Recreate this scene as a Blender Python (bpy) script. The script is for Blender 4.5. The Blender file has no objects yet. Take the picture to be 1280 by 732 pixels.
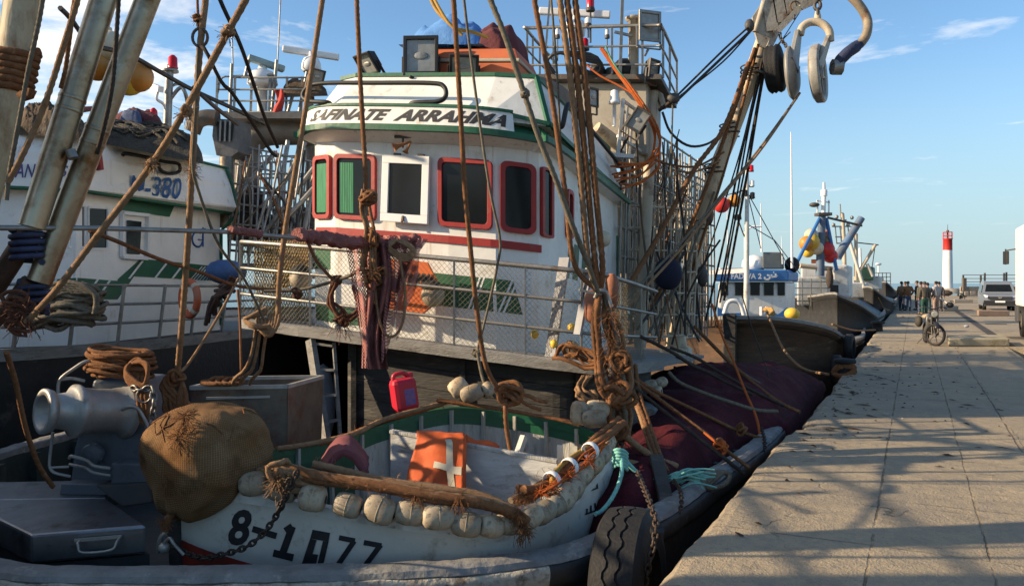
import bpy, bmesh, math, random
from math import sin, cos, pi, radians, sqrt, atan2
from mathutils import Vector, Matrix, noise
from mathutils.bvhtree import BVHTree
random.seed(7)
SC = bpy.context.scene
COL = SC.collection
V = Vector
# ------------------------------------------------------------------ camera, sky, sun, exposure
F, CX, HY, EYE = 995.6, 640.0, 354.0, 1.65        # focal length in photo pixels, principal column, horizon row, eye height
cam_d = bpy.data.cameras.new('camera'); cam = bpy.data.objects.new('camera', cam_d); COL.objects.link(cam)
cam.location = (0, 0, EYE); cam.rotation_euler = (pi/2, 0, 0)
cam_d.sensor_width = 36; cam_d.lens = 36*F/1280; cam_d.shift_y = -(366-HY)/1280
cam_d.clip_start = .05; cam_d.clip_end = 60000
SC.camera = cam
SUN_EL, SUN_AZ = radians(22), radians(-96)         # azimuth clockwise from +Y: the sun stands to the left
wld = bpy.data.worlds.new('World'); SC.world = wld; wld.use_nodes = True
wn, wl = wld.node_tree.nodes, wld.node_tree.links
wn.clear()
wo = wn.new('ShaderNodeOutputWorld'); bg = wn.new('ShaderNodeBackground'); bg.inputs['Strength'].default_value = .118
sky = wn.new('ShaderNodeTexSky'); sky.sky_type = 'NISHITA'; sky.sun_disc = False
sky.sun_elevation = SUN_EL; sky.sun_rotation = SUN_AZ % (2*pi); sky.altitude = 0
sky.air_density = 1.0; sky.dust_density = .25; sky.ozone_density = 4.0
tc = wn.new('ShaderNodeTexCoord'); sep = wn.new('ShaderNodeSeparateXYZ'); wl.new(tc.outputs['Generated'], sep.inputs[0])
# clouds: noise on the plane of a cloud deck (direction divided by height)
add = wn.new('ShaderNodeMath'); add.operation = 'MAXIMUM'; wl.new(sep.outputs['Z'], add.inputs[0]); add.inputs[1].default_value = .03
dvx = wn.new('ShaderNodeMath'); dvx.operation = 'DIVIDE'; wl.new(sep.outputs['X'], dvx.inputs[0]); wl.new(add.outputs[0], dvx.inputs[1])
dvy = wn.new('ShaderNodeMath'); dvy.operation = 'DIVIDE'; wl.new(sep.outputs['Y'], dvy.inputs[0]); wl.new(add.outputs[0], dvy.inputs[1])
cmb = wn.new('ShaderNodeCombineXYZ'); wl.new(dvx.outputs[0], cmb.inputs[0]); wl.new(dvy.outputs[0], cmb.inputs[1])
cn = wn.new('ShaderNodeTexNoise'); cn.inputs['Scale'].default_value = .95; cn.inputs['Detail'].default_value = 9; cn.inputs['Roughness'].default_value = .62; cn.inputs['Distortion'].default_value = .5
wl.new(cmb.outputs[0], cn.inputs['Vector'])
# more cloud towards the left (-X) where the photograph has its cumulus
lx = wn.new('ShaderNodeMapRange'); lx.inputs['From Min'].default_value = -.2; lx.inputs['From Max'].default_value = -.5; lx.inputs['To Min'].default_value = 0; lx.inputs['To Max'].default_value = .18
wl.new(sep.outputs['X'], lx.inputs['Value'])
ad2 = wn.new('ShaderNodeMath'); ad2.operation = 'ADD'; wl.new(cn.outputs['Fac'], ad2.inputs[0]); wl.new(lx.outputs[0], ad2.inputs[1])
cr = wn.new('ShaderNodeMapRange'); cr.inputs['From Min'].default_value = .60; cr.inputs['From Max'].default_value = .78; cr.inputs['To Max'].default_value = .85
wl.new(ad2.outputs[0], cr.inputs['Value'])
fd = wn.new('ShaderNodeMapRange'); fd.inputs['From Min'].default_value = .035; fd.inputs['From Max'].default_value = .16; wl.new(sep.outputs['Z'], fd.inputs['Value'])
fm = wn.new('ShaderNodeMath'); fm.operation = 'MULTIPLY'; wl.new(cr.outputs[0], fm.inputs[0]); wl.new(fd.outputs[0], fm.inputs[1])
mx = wn.new('ShaderNodeMix'); mx.data_type = 'RGBA'; wl.new(fm.outputs[0], mx.inputs['Factor'])
tint = wn.new('ShaderNodeMix'); tint.data_type = 'RGBA'; tint.blend_type = 'MULTIPLY'; tint.inputs['Factor'].default_value = 1; tint.inputs['B'].default_value = (.92, 1.13, 1.24, 1); wl.new(sky.outputs[0], tint.inputs['A'])
hz = wn.new('ShaderNodeMapRange'); hz.interpolation_type = 'SMOOTHSTEP'; hz.inputs['From Min'].default_value = .30; hz.inputs['From Max'].default_value = -.02; hz.inputs['To Max'].default_value = .93; wl.new(sep.outputs['Z'], hz.inputs['Value'])
hm = wn.new('ShaderNodeMix'); hm.data_type = 'RGBA'; wl.new(hz.outputs[0], hm.inputs['Factor']); wl.new(tint.outputs['Result'], hm.inputs['A']); hm.inputs['B'].default_value = (2.35, 3.45, 4.35, 1)   # sea air along the horizon
wl.new(hm.outputs['Result'], mx.inputs['A']); mx.inputs['B'].default_value = (7.2, 7.3, 7.6, 1)
wl.new(mx.outputs['Result'], bg.inputs['Color']); wl.new(bg.outputs[0], wo.inputs[0])
sun_d = bpy.data.lights.new('sun', 'SUN'); sun = bpy.data.objects.new('sun', sun_d); COL.objects.link(sun)
sun_d.energy = 5.0; sun_d.angle = radians(.55); sun_d.color = (1, .85, .66)
sdir = V((sin(SUN_AZ)*cos(SUN_EL), cos(SUN_AZ)*cos(SUN_EL), sin(SUN_EL)))   # towards the sun
sun.rotation_euler = sdir.to_track_quat('Z', 'Y').to_euler(); sun.location = (-20, 0, 20)
SC.view_settings.view_transform = 'Standard'; SC.view_settings.look = 'None'; SC.view_settings.gamma = 1
SC.view_settings.use_curve_mapping = False; SC.view_settings.exposure = 0.66
SC.view_settings.use_white_balance = True; SC.view_settings.white_balance_temperature = 7600; SC.view_settings.white_balance_tint = 10
SC.render.engine = 'CYCLES'; SC.cycles.max_bounces = 5; SC.cycles.transparent_max_bounces = 12
# ------------------------------------------------------------------ coordinates
def P(px, py, d):
    """the point d metres ahead that shows at photo pixel (px, py)"""
    return V(((px-CX)/F*d, d, EYE-(py-HY)/F*d))
def PX(px, d, z):
    return V(((px-CX)/F*d, d, z))
def Ps(*pts): return [P(*p) for p in pts]
QA = atan2(503, F)                                   # direction of the quay, clockwise from +Y
QD, QN = V((sin(QA), cos(QA), 0)), V((cos(QA), -sin(QA), 0))   # along / to the right
QE = -1.216                                          # quay edge, metres right of the eye
def Q(s, t, z=0): return QD*s + QN*t + V((0, 0, z))
# ------------------------------------------------------------------ materials
def nd(t, typ, **kw):
    n = t.nodes.new(typ)
    for k, v in kw.items():
        if hasattr(n, k) and k not in n.inputs: setattr(n, k, v)
        else: n.inputs[k.replace('_', ' ')].default_value = v
    return n
_MATS = {}
def M(name, col, col2=None, scale=3.0, rough=.7, metal=0.0, bump=0.0, bscale=30.0, dirt=None, dscale=1.5, damt=.5, spec=.4, rnd=0.0, stretch=None, dirt2=None, d2scale=6, d2amt=.4, tex='Object', runs=None, runamt=.5):
    """weathered surface: two-tone noise, up to two layers of stains, fine bump"""
    if name in _MATS: return _MATS[name]
    m = bpy.data.materials.new(name); m.use_nodes = True; t = m.node_tree; b = t.nodes['Principled BSDF']
    tcn = t.nodes.new('ShaderNodeTexCoord'); L = t.links.new
    vec = tcn.outputs[tex]
    if stretch:
        mp = t.nodes.new('ShaderNodeMapping'); mp.inputs['Scale'].default_value = stretch; L(vec, mp.inputs[0]); vec = mp.outputs[0]
    def mixc(fac, a, bb):
        x = t.nodes.new('ShaderNodeMix'); x.data_type = 'RGBA'; L(fac, x.inputs['Factor'])
        for s, k in ((a, 'A'), (bb, 'B')):
            if isinstance(s, tuple): x.inputs[k].default_value = (*s, 1) if len(s) == 3 else s
            else: L(s, x.inputs[k])
        return x.outputs['Result']
    def ramp(src, lo, hi):
        r = t.nodes.new('ShaderNodeMapRange'); r.inputs['From Min'].default_value = lo; r.inputs['From Max'].default_value = hi; L(src, r.inputs['Value']); return r.outputs[0]
    n1 = t.nodes.new('ShaderNodeTexNoise'); n1.inputs['Scale'].default_value = scale; n1.inputs['Detail'].default_value = 6; n1.inputs['Roughness'].default_value = .65; L(vec, n1.inputs['Vector'])
    col2 = col2 or tuple(c*.8 for c in col)
    c = mixc(ramp(n1.outputs['Fac'], .35, .65), col, col2)
    for dc, ds, da, w in ((dirt, dscale, damt, 0), (dirt2, d2scale, d2amt, 3.7)):
        if dc is None: continue
        n2 = t.nodes.new('ShaderNodeTexNoise'); n2.noise_dimensions = '4D'; n2.inputs['W'].default_value = w; n2.inputs['Scale'].default_value = ds; n2.inputs['Detail'].default_value = 8; n2.inputs['Roughness'].default_value = .7; L(vec, n2.inputs['Vector'])
        c = mixc(ramp(n2.outputs['Fac'], .68-.3*da, .82-.3*da), c, dc)
    if runs:                                          # rust and dirt that ran down from above
        mpr = t.nodes.new('ShaderNodeMapping'); mpr.inputs['Scale'].default_value = (9, 9, .55); L(tcn.outputs[tex], mpr.inputs[0])
        nr = t.nodes.new('ShaderNodeTexNoise'); nr.inputs['Scale'].default_value = 1.6; nr.inputs['Detail'].default_value = 5; nr.inputs['Roughness'].default_value = .65; L(mpr.outputs[0], nr.inputs['Vector'])
        ng_ = t.nodes.new('ShaderNodeTexNoise'); ng_.inputs['Scale'].default_value = 1.1; L(tcn.outputs[tex], ng_.inputs['Vector'])
        mu = t.nodes.new('ShaderNodeMath'); mu.operation = 'MULTIPLY'; L(ramp(nr.outputs['Fac'], .56, .74), mu.inputs[0]); L(ramp(ng_.outputs['Fac'], .42, .62), mu.inputs[1])
        m2 = t.nodes.new('ShaderNodeMath'); m2.operation = 'MULTIPLY'; L(mu.outputs[0], m2.inputs[0]); m2.inputs[1].default_value = runamt; c = mixc(m2.outputs[0], c, runs)
    if rnd:
        oi = t.nodes.new('ShaderNodeObjectInfo'); hs = t.nodes.new('ShaderNodeHueSaturation')
        r = t.nodes.new('ShaderNodeMapRange'); r.inputs['To Min'].default_value = 1-rnd; r.inputs['To Max'].default_value = 1+rnd; L(oi.outputs['Random'], r.inputs['Value']); L(r.outputs[0], hs.inputs['Value']); L(c, hs.inputs['Color']); c = hs.outputs[0]
    L(c, b.inputs['Base Color'])
    rr = t.nodes.new('ShaderNodeMapRange'); rr.inputs['To Min'].default_value = max(.05, rough-.12); rr.inputs['To Max'].default_value = min(1, rough+.12); L(n1.outputs['Fac'], rr.inputs['Value']); L(rr.outputs[0], b.inputs['Roughness'])
    b.inputs['Metallic'].default_value = metal; b.inputs['Specular IOR Level'].default_value = spec
    if bump:
        n3 = t.nodes.new('ShaderNodeTexNoise'); n3.inputs['Scale'].default_value = bscale; n3.inputs['Detail'].default_value = 6; L(vec, n3.inputs['Vector'])
        bp = t.nodes.new('ShaderNodeBump'); bp.inputs['Strength'].default_value = bump; bp.inputs['Distance'].default_value = .02; L(n3.outputs['Fac'], bp.inputs['Height']); L(bp.outputs[0], b.inputs['Normal'])
    _MATS[name] = m
    return m
RUST = (.16, .065, .025)
white = M('white_boat_paint', (.76, .75, .70), (.66, .65, .60), 2.2, .45, bump=.22, bscale=6, dirt=(.44, .37, .27), dscale=2.2, damt=.36, dirt2=RUST, d2scale=8, d2amt=.18, runs=(.34, .20, .10), runamt=.75)
white_old = M('worn_white_paint', (.66, .65, .60), (.52, .51, .46), 3, .6, bump=.25, bscale=14, dirt=(.30, .26, .20), dscale=2.8, damt=.5, dirt2=RUST, d2scale=9, d2amt=.22, runs=(.30, .18, .09))
green = M('green_paint', (.010, .115, .055), (.014, .085, .045), 3, .45, bump=.15, bscale=12, dirt=(.05, .10, .07), damt=.3)
red = M('red_paint', (.37, .030, .024), (.28, .026, .024), 3, .5, bump=.12, bscale=12, dirt=(.25, .10, .08), damt=.3)
blue = M('blue_paint', (.03, .14, .36), (.04, .17, .40), 2, .5, dirt=(.3, .35, .4), damt=.25)
black = M('black_paint', (.012, .012, .012), (.02, .02, .02), 4, .55)
letter = M('lettering_black', (.015, .015, .018), (.03, .03, .03), 9, .6)
letter_blue = M('lettering_blue', (.02, .09, .27), (.025, .11, .31), 9, .6)
letter_white = M('lettering_white', (.8, .8, .8), None, 5, .6)
steel = M('galvanised_steel', (.31, .295, .27), (.21, .195, .17), 6, .45, .55, .15, 40, dirt=(.18, .12, .08), dscale=4, damt=.42)
steel_dark = M('dark_weathered_steel', (.10, .09, .08), (.06, .055, .05), 5, .6, .3, .2, 40, dirt=RUST, dscale=5, damt=.5)
steel_bright = M('stainless_pole', (.40, .34, .25), (.27, .21, .14), 2.0, .36, .8, .10, 25, dirt=(.15, .075, .03), dscale=2.6, damt=.58, dirt2=(.50, .46, .38), d2scale=5, d2amt=.3)
tan_steel = M('buff_painted_steel', (.50, .42, .31), (.42, .34, .24), 3, .55, .0, .2, 30, dirt=RUST, dscale=3, damt=.42)
buff = M('grey_buff_paint', (.36, .33, .27), (.29, .26, .21), 2, .6, 0, .15, 20, dirt=RUST, dscale=3.2, damt=.33)
winch_grey = M('winch_grey_paint', (.115, .13, .15), (.085, .10, .115), 3, .5, .1, .12, 30, dirt=(.05, .045, .04), dscale=4, damt=.4, dirt2=RUST, d2scale=9, d2amt=.15)
alu = M('worn_drum_metal', (.42, .40, .365), (.30, .285, .255), 4, .48, .5, .12, 40, dirt=(.16, .12, .08), dscale=4, damt=.4)
lid_steel = M('stainless_hatch_lid', (.23, .24, .26), (.17, .17, .18), 3, .33, .8, .08, 20, dirt=(.06, .05, .045), dscale=3, damt=.5)
glass_dark = M('dark_window_glass', (.008, .010, .011), (.012, .014, .014), 2, .10, 0, spec=.25)
glass_lamp = M('floodlight_glass', (.34, .34, .31), (.22, .22, .20), 7, .2, 0, spec=.6)
curtain = M('green_curtain', (.02, .22, .10), (.01, .12, .06), 9, .7, stretch=(9, 9, .3))
wood_grey = M('grey_deck_timber', (.27, .26, .24), (.19, .18, .165), 3, .8, 0, .5, 25, dirt=(.10, .085, .07), dscale=3.5, damt=.5, stretch=(1, 1, 5))
wood_dark = M('dark_tarred_planks', (.060, .056, .05), (.035, .032, .03), 2.5, .8, 0, .5, 18, dirt=(.17, .15, .12), dscale=2.2, damt=.42, stretch=(.6, .6, 3))
cap_mat = M('weathered_bulwark_cap', (.25, .24, .225), (.155, .15, .14), 3.5, .8, 0, .55, 20, dirt=(.42, .39, .33), dscale=6, damt=.42, dirt2=(.12, .09, .07), d2scale=4, d2amt=.36)
flaked = M('flaked_cream_paint', (.50, .45, .35), (.36, .31, .24), 9, .85, 0, .9, 26, dirt=(.13, .09, .06), dscale=9, damt=.62, dirt2=(.07, .06, .05), d2scale=4, d2amt=.40)
hull_dark = M('dark_hull_paint', (.022, .022, .022), (.035, .032, .03), 3, .65, 0, .4, 14, dirt=(.10, .085, .07), dscale=4, damt=.33)
deck_mat = M('dark_deck', (.05, .05, .05), (.035, .04, .042), 2, .5, 0, .3, 12)  # one dark tone for the foredeck and the far decks
hull_wood = M('oiled_wooden_hull', (.115, .062, .034), (.068, .04, .025), 2.2, .7, 0, .5, 14, dirt=(.26, .19, .10), dscale=1.4, damt=.40, dirt2=(.03, .025, .02), d2scale=2.5, d2amt=.4, stretch=(.5, .5, 3.5))
rope_brown = M('brown_rope', (.25, .115, .055), (.165, .075, .036), 30, .95, 0, .5, 160, dirt=(.36, .20, .11), dscale=12, damt=.4, spec=.1)
rope_tan = M('tan_rope', (.34, .205, .115), (.25, .14, .075), 25, .95, 0, .5, 160, dirt=(.17, .085, .04), dscale=10, damt=.4, spec=.1)
rope_grey = M('grey_rope', (.20, .17, .125), (.13, .11, .08), 25, .95, 0, .5, 150, spec=.1)
rope_dark = M('tarred_dark_rope', (.075, .055, .042), (.045, .035, .03), 25, .9, 0, .4, 150, spec=.15)
rope_orange = M('orange_rope', (.50, .12, .03), (.38, .09, .03), 20, .9, 0, .4, 120, spec=.1)
rope_turq = M('turquoise_rope', (.22, .52, .45), (.14, .40, .36), 20, .9, 0, .4, 120, spec=.1)
wire = M('steel_wire', (.060, .055, .05), (.035, .032, .03), 20, .55, .3)
chain_mat = M('rusty_chain', (.085, .055, .04), (.05, .038, .03), 20, .65, .5, .4, 80)
float_mat = M('white_net_float', (.46, .375, .265), (.35, .28, .195), 6, .6, 0, .07, 30, dirt=(.30, .20, .11), dscale=4, damt=.62, dirt2=(.09, .075, .05), d2scale=15, d2amt=.5, rnd=.28)
orange_buoy = M('orange_buoy', (.62, .26, .05), (.55, .20, .03), 4, .5, dirt=(.4, .25, .1), damt=.4, rnd=.2)
yellow_buoy = M('yellow_buoy', (.70, .45, .05), (.62, .38, .05), 4, .5, dirt=(.5, .35, .15), damt=.35, rnd=.15)
red_buoy = M('red_buoy', (.62, .035, .03), (.52, .03, .03), 4, .5)
cream_buoy = M('cream_buoy', (.62, .54, .40), (.52, .42, .28), 4, .5, rnd=.1)
orange_cloth = M('orange_lifejacket_cloth', (.60, .105, .025), (.48, .08, .02), 5, .75, 0, .35, 12)
orange_crate = M('orange_plastic', (.55, .13, .04), (.45, .11, .05), 4, .6, dirt=(.35, .15, .08), damt=.4)
cream_tape = M('webbing_cream', (.55, .50, .38), (.45, .40, .3), 15, .8)
tarp_brown = M('brown_tarpaulin', (.23, .155, .105), (.17, .115, .08), 4, .85, 0, .5, 12)
tarp_blue = M('blue_cloth', (.10, .28, .58), (.06, .19, .45), 5, .8, 0, .4, 20)
cloth_maroon = M('maroon_cloth', (.15, .035, .035), (.10, .025, .028), 5, .9, 0, .4, 25)
net_maroon = M('maroon_net_heap', (.085, .014, .020), (.052, .010, .015), 6, .95, 0, .8, 60, dirt=(.12, .03, .032), dscale=3, damt=.4, spec=.12)
net_brown = M('brown_net_heap', (.13, .095, .065), (.07, .05, .035), 7, .95, 0, .9, 40, dirt=(.22, .17, .12), dscale=4, damt=.4, spec=.1)
net_grey = M('grey_net_heap', (.10, .09, .075), (.055, .05, .042), 7, .95, 0, .9, 40, spec=.1)
rubber = M('worn_tyre_rubber', (.010, .010, .011), (.018, .0175, .017), 5, .75, 0, .35, 40, dirt=(.028, .026, .024), dscale=5, damt=.35)
hose_black = M('black_hose', (.014, .014, .015), (.025, .025, .025), 6, .5)
jerry = M('red_plastic', (.55, .02, .045), (.46, .02, .04), 3, .4, dirt=(.35, .05, .06), damt=.3)
lamp_red = M('red_beacon', (.65, .012, .03), (.5, .01, .02), 4, .2)
lamp_white = M('white_lens', (.75, .75, .72), None, 4, .3)
skin_mat = M('skin', (.30, .17, .11), (.26, .15, .10), 8, .6)
hair_mat = M('dark_hair', (.012, .010, .009), None, 20, .8)
tile_green = M('green_hull_inside', (.014, .085, .04), (.01, .06, .03), 3, .6, 0, .3, 20, dirt=(.05, .05, .035), damt=.45)
white_plain = M('white_plastic', (.78, .78, .77), (.70, .70, .69), 3, .4, dirt=(.5, .45, .38), damt=.2)
grey_plain = M('grey_paint', (.22, .22, .22), (.17, .17, .17), 3, .6)
# ------------------------------------------------------------------ mesh builder
def frame_of(dirv, up=V((0, 0, 1))):
    z = dirv.normalized()
    x = up.cross(z)
    if x.length < 1e-4: x = V((1, 0, 0)).cross(z)
    x.normalize(); return x, z.cross(x), z
def catmull(pts, n=8, closed=False):
    pts = [V(p) for p in pts]
    if len(pts) < 3 and not closed:
        return [pts[0].lerp(pts[-1], i/n) for i in range(n+1)]
    out = []; N = len(pts)
    for i in range(N if closed else N-1):
        if closed: p0, p1, p2, p3 = pts[i-1], pts[i], pts[(i+1) % N], pts[(i+2) % N]
        else: p1, p2 = pts[i], pts[i+1]; p0 = pts[i-1] if i else p1*2-p2; p3 = pts[i+2] if i+2 < N else p2*2-p1
        for k in range(n):
            t = k/n
            out.append(.5*((2*p1)+(p2-p0)*t+(2*p0-5*p1+4*p2-p3)*t*t+(3*p1-p0-3*p2+p3)*t**3))
    if not closed: out.append(pts[-1].copy())
    return out
def resample(pts, step):
    L = [0]
    for a, b in zip(pts, pts[1:]): L.append(L[-1]+(b-a).length)
    n = max(2, int(L[-1]/step)); out = []; j = 0
    for i in range(n+1):
        s = L[-1]*i/n
        while j < len(pts)-2 and L[j+1] < s: j += 1
        seg = L[j+1]-L[j]
        out.append(pts[j].lerp(pts[j+1], (s-L[j])/seg if seg > 1e-9 else 0))
    return out, L[-1]
class MB:
    def __init__(s): s.v, s.f, s.m, s.s, s.uv = [], [], [], [], {}
    def add(s, vs, fs, mi=0, smooth=False):
        o = len(s.v); s.v += [V(p) for p in vs]
        for f in fs: s.f.append([o+i for i in f]); s.m.append(mi); s.s.append(smooth)
        return s
    def box(s, c, size, mi=0, R=None):
        c = V(c); hx, hy, hz = [k/2 for k in size]
        vs = [V((x, y, z)) for z in (-hz, hz) for y in (-hy, hy) for x in (-hx, hx)]
        if R is not None: vs = [R @ p for p in vs]
        return s.add([c+p for p in vs], [(0, 2, 3, 1), (4, 5, 7, 6), (0, 1, 5, 4), (2, 6, 7, 3), (0, 4, 6, 2), (1, 3, 7, 5)], mi)
    def bar(s, p, q, w, h=None, mi=0, up=V((0, 0, 1))):
        p, q = V(p), V(q); h = h or w
        x, y, z = frame_of(q-p, up)
        vs = [e+x*a*w/2+y*b*h/2 for e in (p, q) for a, b in ((-1, -1), (1, -1), (1, 1), (-1, 1))]
        return s.add(vs, [(3, 2, 1, 0), (4, 5, 6, 7)]+[(i, (i+1) % 4, (i+1) % 4+4, i+4) for i in range(4)], mi)
    def rings(s, rings, mi=0, smooth=True, cap=True, closed=False, strip=False):
        n = len(rings[0]); vs = [p for r in rings for p in r]; fs = []
        k = len(rings)
        for i in range(k if closed else k-1):
            a, b = i*n, ((i+1) % k)*n
            for j in range(n-1 if strip else n): fs.append((a+j, a+(j+1) % n, b+(j+1) % n, b+j))
        s.add(vs, fs, mi, smooth)
        if cap and not closed:
            s.add(rings[0], [tuple(range(n))[::-1]], mi); s.add(rings[-1], [tuple(range(n))], mi)
        return s
    def tube(s, pts, r, n=6, mi=0, cap=True, closed=False, smooth=True, shape=None):
        pts = [V(p) for p in pts]; k = len(pts); rr = []
        t0 = (pts[1]-pts[0]).normalized(); x, y, _ = frame_of(t0)
        for i, p in enumerate(pts):
            if closed: t = (pts[(i+1) % k]-pts[i-1])
            else: t = pts[min(i+1, k-1)]-pts[max(i-1, 0)]
            if t.length < 1e-9: t = t0.copy()
            t.normalize()
            x = (x-t*x.dot(t))
            if x.length < 1e-6: x = frame_of(t)[0]
            x.normalize(); y = t.cross(x)
            R = r[i] if isinstance(r, (list, tuple)) else r
            if shape: rr.append([p+(x*cos(2*pi*j/n)+y*sin(2*pi*j/n))*R*shape(i, 2*pi*j/n) for j in range(n)])
            else: rr.append([p+(x*cos(2*pi*j/n)+y*sin(2*pi*j/n))*R for j in range(n)])
        return s.rings(rr, mi, smooth, cap, closed)
    def rope(s, pts, r, mi=0, smoothpath=True, n=6, wob=0.0, closed=False, strands=3, fine=True):
        """laid rope: lobed section that turns along its length"""
        pts = catmull(pts, n, closed) if smoothpath else [V(p) for p in pts]
        if closed: pts = pts+[pts[0]]
        pts, L = resample(pts, r*1.3 if fine else r*4)
        if wob:
            o = random.random()*50
            pts = [p+V((noise.noise(p*3+V((o, 0, 0))), noise.noise(p*3+V((0, o, 0))), noise.noise(p*3+V((0, 0, o)))))*wob for p in pts]
        if not fine: return s.tube(pts, r, 6, mi)
        step = L/max(1, len(pts)-1); pitch = r*7.5
        def shape(i, th): return .74+.30*abs(cos(strands/2*(th-2*pi*i*step/pitch)))
        return s.tube(pts, r, 12 if strands == 3 else 12, mi, shape=shape)
    def lathe(s, p, axis, prof, n=16, mi=0, cap=True, smooth=True):
        x, y, z = frame_of(V(axis)); p = V(p)
        return s.rings([[p+z*h+(x*cos(2*pi*j/n)+y*sin(2*pi*j/n))*max(r, 1e-4) for j in range(n)] for h, r in prof], mi, smooth, cap)
    def ball(s, c, r, nu=14, nv=8, mi=0, R=None, dis=None):
        c = V(c); r = (r, r, r) if not isinstance(r, (tuple, list, Vector)) else r
        rings = []
        for i in range(nv+1):
            a = -pi/2+pi*i/nv; ring = []
            for j in range(nu):
                b = 2*pi*j/nu; q = V((cos(a)*cos(b)*r[0], cos(a)*sin(b)*r[1], sin(a)*r[2])) if 0 < i < nv else V((0.001*cos(b), .001*sin(b), sin(a)*r[2]))
                if dis: q = q*(1+dis(q))
                if R is not None: q = R @ q
                ring.append(c+q)
            rings.append(ring)
        return s.rings(rings, mi, True, False)
    def prism(s, poly, ext, mi=0, smooth=False):
        poly = [V(p) for p in poly]; n = len(poly); ext = V(ext)
        s.add(poly+[p+ext for p in poly], [tuple(range(n))[::-1], tuple(range(n, 2*n))]+[(i, (i+1) % n, (i+1) % n+n, i+n) for i in range(n)], mi, smooth)
        return s
    def grid(s, fn, nu, nv, mi=0, smooth=True, uv=True):
        o = len(s.v); fo = len(s.f)
        s.add([fn(i/nu, j/nv) for j in range(nv+1) for i in range(nu+1)], [(j*(nu+1)+i, j*(nu+1)+i+1, (j+1)*(nu+1)+i+1, (j+1)*(nu+1)+i) for j in range(nv) for i in range(nu)], mi, smooth)
        if uv:
            for j in range(nv):
                for i in range(nu):
                    s.uv[fo+j*nu+i] = [(i/nu, j/nv), ((i+1)/nu, j/nv), ((i+1)/nu, (j+1)/nv), (i/nu, (j+1)/nv)]
        return s
    def bvh(s): return BVHTree.FromPolygons([tuple(p) for p in s.v], s.f)
    def build(s, name, mats, parent=None, bevel=0.0, origin=None, solid=0.0, sub=0):
        if not isinstance(mats, (list, tuple)): mats = [mats]
        off = V((0, 0, 0)); q = parent
        while q is not None: off = off+q.location; q = q.parent
        if parent is None:
            if origin is None:
                xs = [p.x for p in s.v]; ys = [p.y for p in s.v]; zs = [p.z for p in s.v]
                origin = V(((min(xs)+max(xs))/2, (min(ys)+max(ys))/2, min(zs)))
            off = V(origin)
        me = bpy.data.meshes.new(name); me.from_pydata([p-off for p in s.v], [], s.f)
        for m in mats: me.materials.append(m)
        me.polygons.foreach_set('material_index', s.m); me.polygons.foreach_set('use_smooth', s.s)
        if s.uv:
            lay = me.uv_layers.new(name='uv')
            for fi, uvs in s.uv.items():
                st = me.polygons[fi].loop_start
                for k, c in enumerate(uvs): lay.data[st+k].uv = c
        me.update()
        o = bpy.data.objects.new(name, me); COL.objects.link(o)
        if parent is None: o.location = off
        else: o.parent = parent
        if bevel:
            bv = o.modifiers.new('bevel', 'BEVEL'); bv.width = bevel; bv.segments = 2; bv.limit_method = 'ANGLE'; bv.angle_limit = radians(40)
        if solid:
            sm = o.modifiers.new('solid', 'SOLIDIFY'); sm.thickness = solid; sm.offset = 0
        if sub:
            sb = o.modifiers.new('sub', 'SUBSURF'); sb.levels = sub; sb.render_levels = sub
        return o
def tag(o, label, cat, group=None, kind=None):
    o['label'] = label; o['category'] = cat
    if group: o['group'] = group
    if kind: o['kind'] = kind
    return o
def thing(name, label, cat, loc=(0, 0, 0), group=None):
    o = bpy.data.objects.new(name, None); COL.objects.link(o); o.location = loc; o.empty_display_size = .2
    return tag(o, label, cat, group)
def structure(o, label=None):
    o['kind'] = 'structure'
    if label: o['label'] = label; o['category'] = o.name.split('.')[0].replace('_', ' ')
    return o
def dup(root, loc=None, rot=None, label=None, group=None, scale=None):
    r = root.copy(); COL.objects.link(r)
    if loc is not None: r.location = loc
    if rot is not None: r.rotation_euler = rot
    if scale is not None: r.scale = (scale,)*3 if not isinstance(scale, (tuple, list)) else scale
    if label: r['label'] = label
    if group: r['group'] = group
    for ch in [c for c in COL.objects if c.parent == root]:
        c = ch.copy(); COL.objects.link(c); c.parent = r
        for g in [x for x in COL.objects if x.parent == ch]:
            d = g.copy(); COL.objects.link(d); d.parent = c
    return r
def text_shape(body, bold=0.0, shear=0.0):
    """outline of a word as (vertices 2d scaled to cap height 1, faces)"""
    cu = bpy.data.curves.new('lettering', 'FONT'); cu.body = body; cu.size = 1; cu.offset = bold; cu.shear = shear; cu.resolution_u = 3
    ob = bpy.data.objects.new('lettering', cu); COL.objects.link(ob)
    dg = bpy.context.evaluated_depsgraph_get(); dg.update()
    me = bpy.data.meshes.new_from_object(ob.evaluated_get(dg))
    vs = [(v.co.x, v.co.y) for v in me.vertices]; fs = [tuple(p.vertices) for p in me.polygons]
    bpy.data.objects.remove(ob); bpy.data.curves.remove(cu); bpy.data.meshes.remove(me)
    x0 = min(a for a, b in vs); x1 = max(a for a, b in vs); y0 = min(b for a, b in vs); y1 = max(b for a, b in vs)
    return [((a-x0)/(x1-x0), (b-y0)/(y1-y0)) for a, b in vs], fs
def wrap_text(mb, body, fn, mi=0, bold=0.0, shear=0.0):
    vs, fs = text_shape(body, bold, shear)
    mb.add([fn(a, b) for a, b in vs], fs, mi)
EYEV = V((0, 0, EYE))
def hit(bvh, px, py, lift=.006):
    d = (P(px, py, 1)-EYEV).normalized()
    h = bvh.ray_cast(EYEV, d)
    if h[0] is None: return None
    nrm = h[1] if h[1].dot(d) < 0 else -h[1]
    return h[0]+nrm*lift
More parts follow.
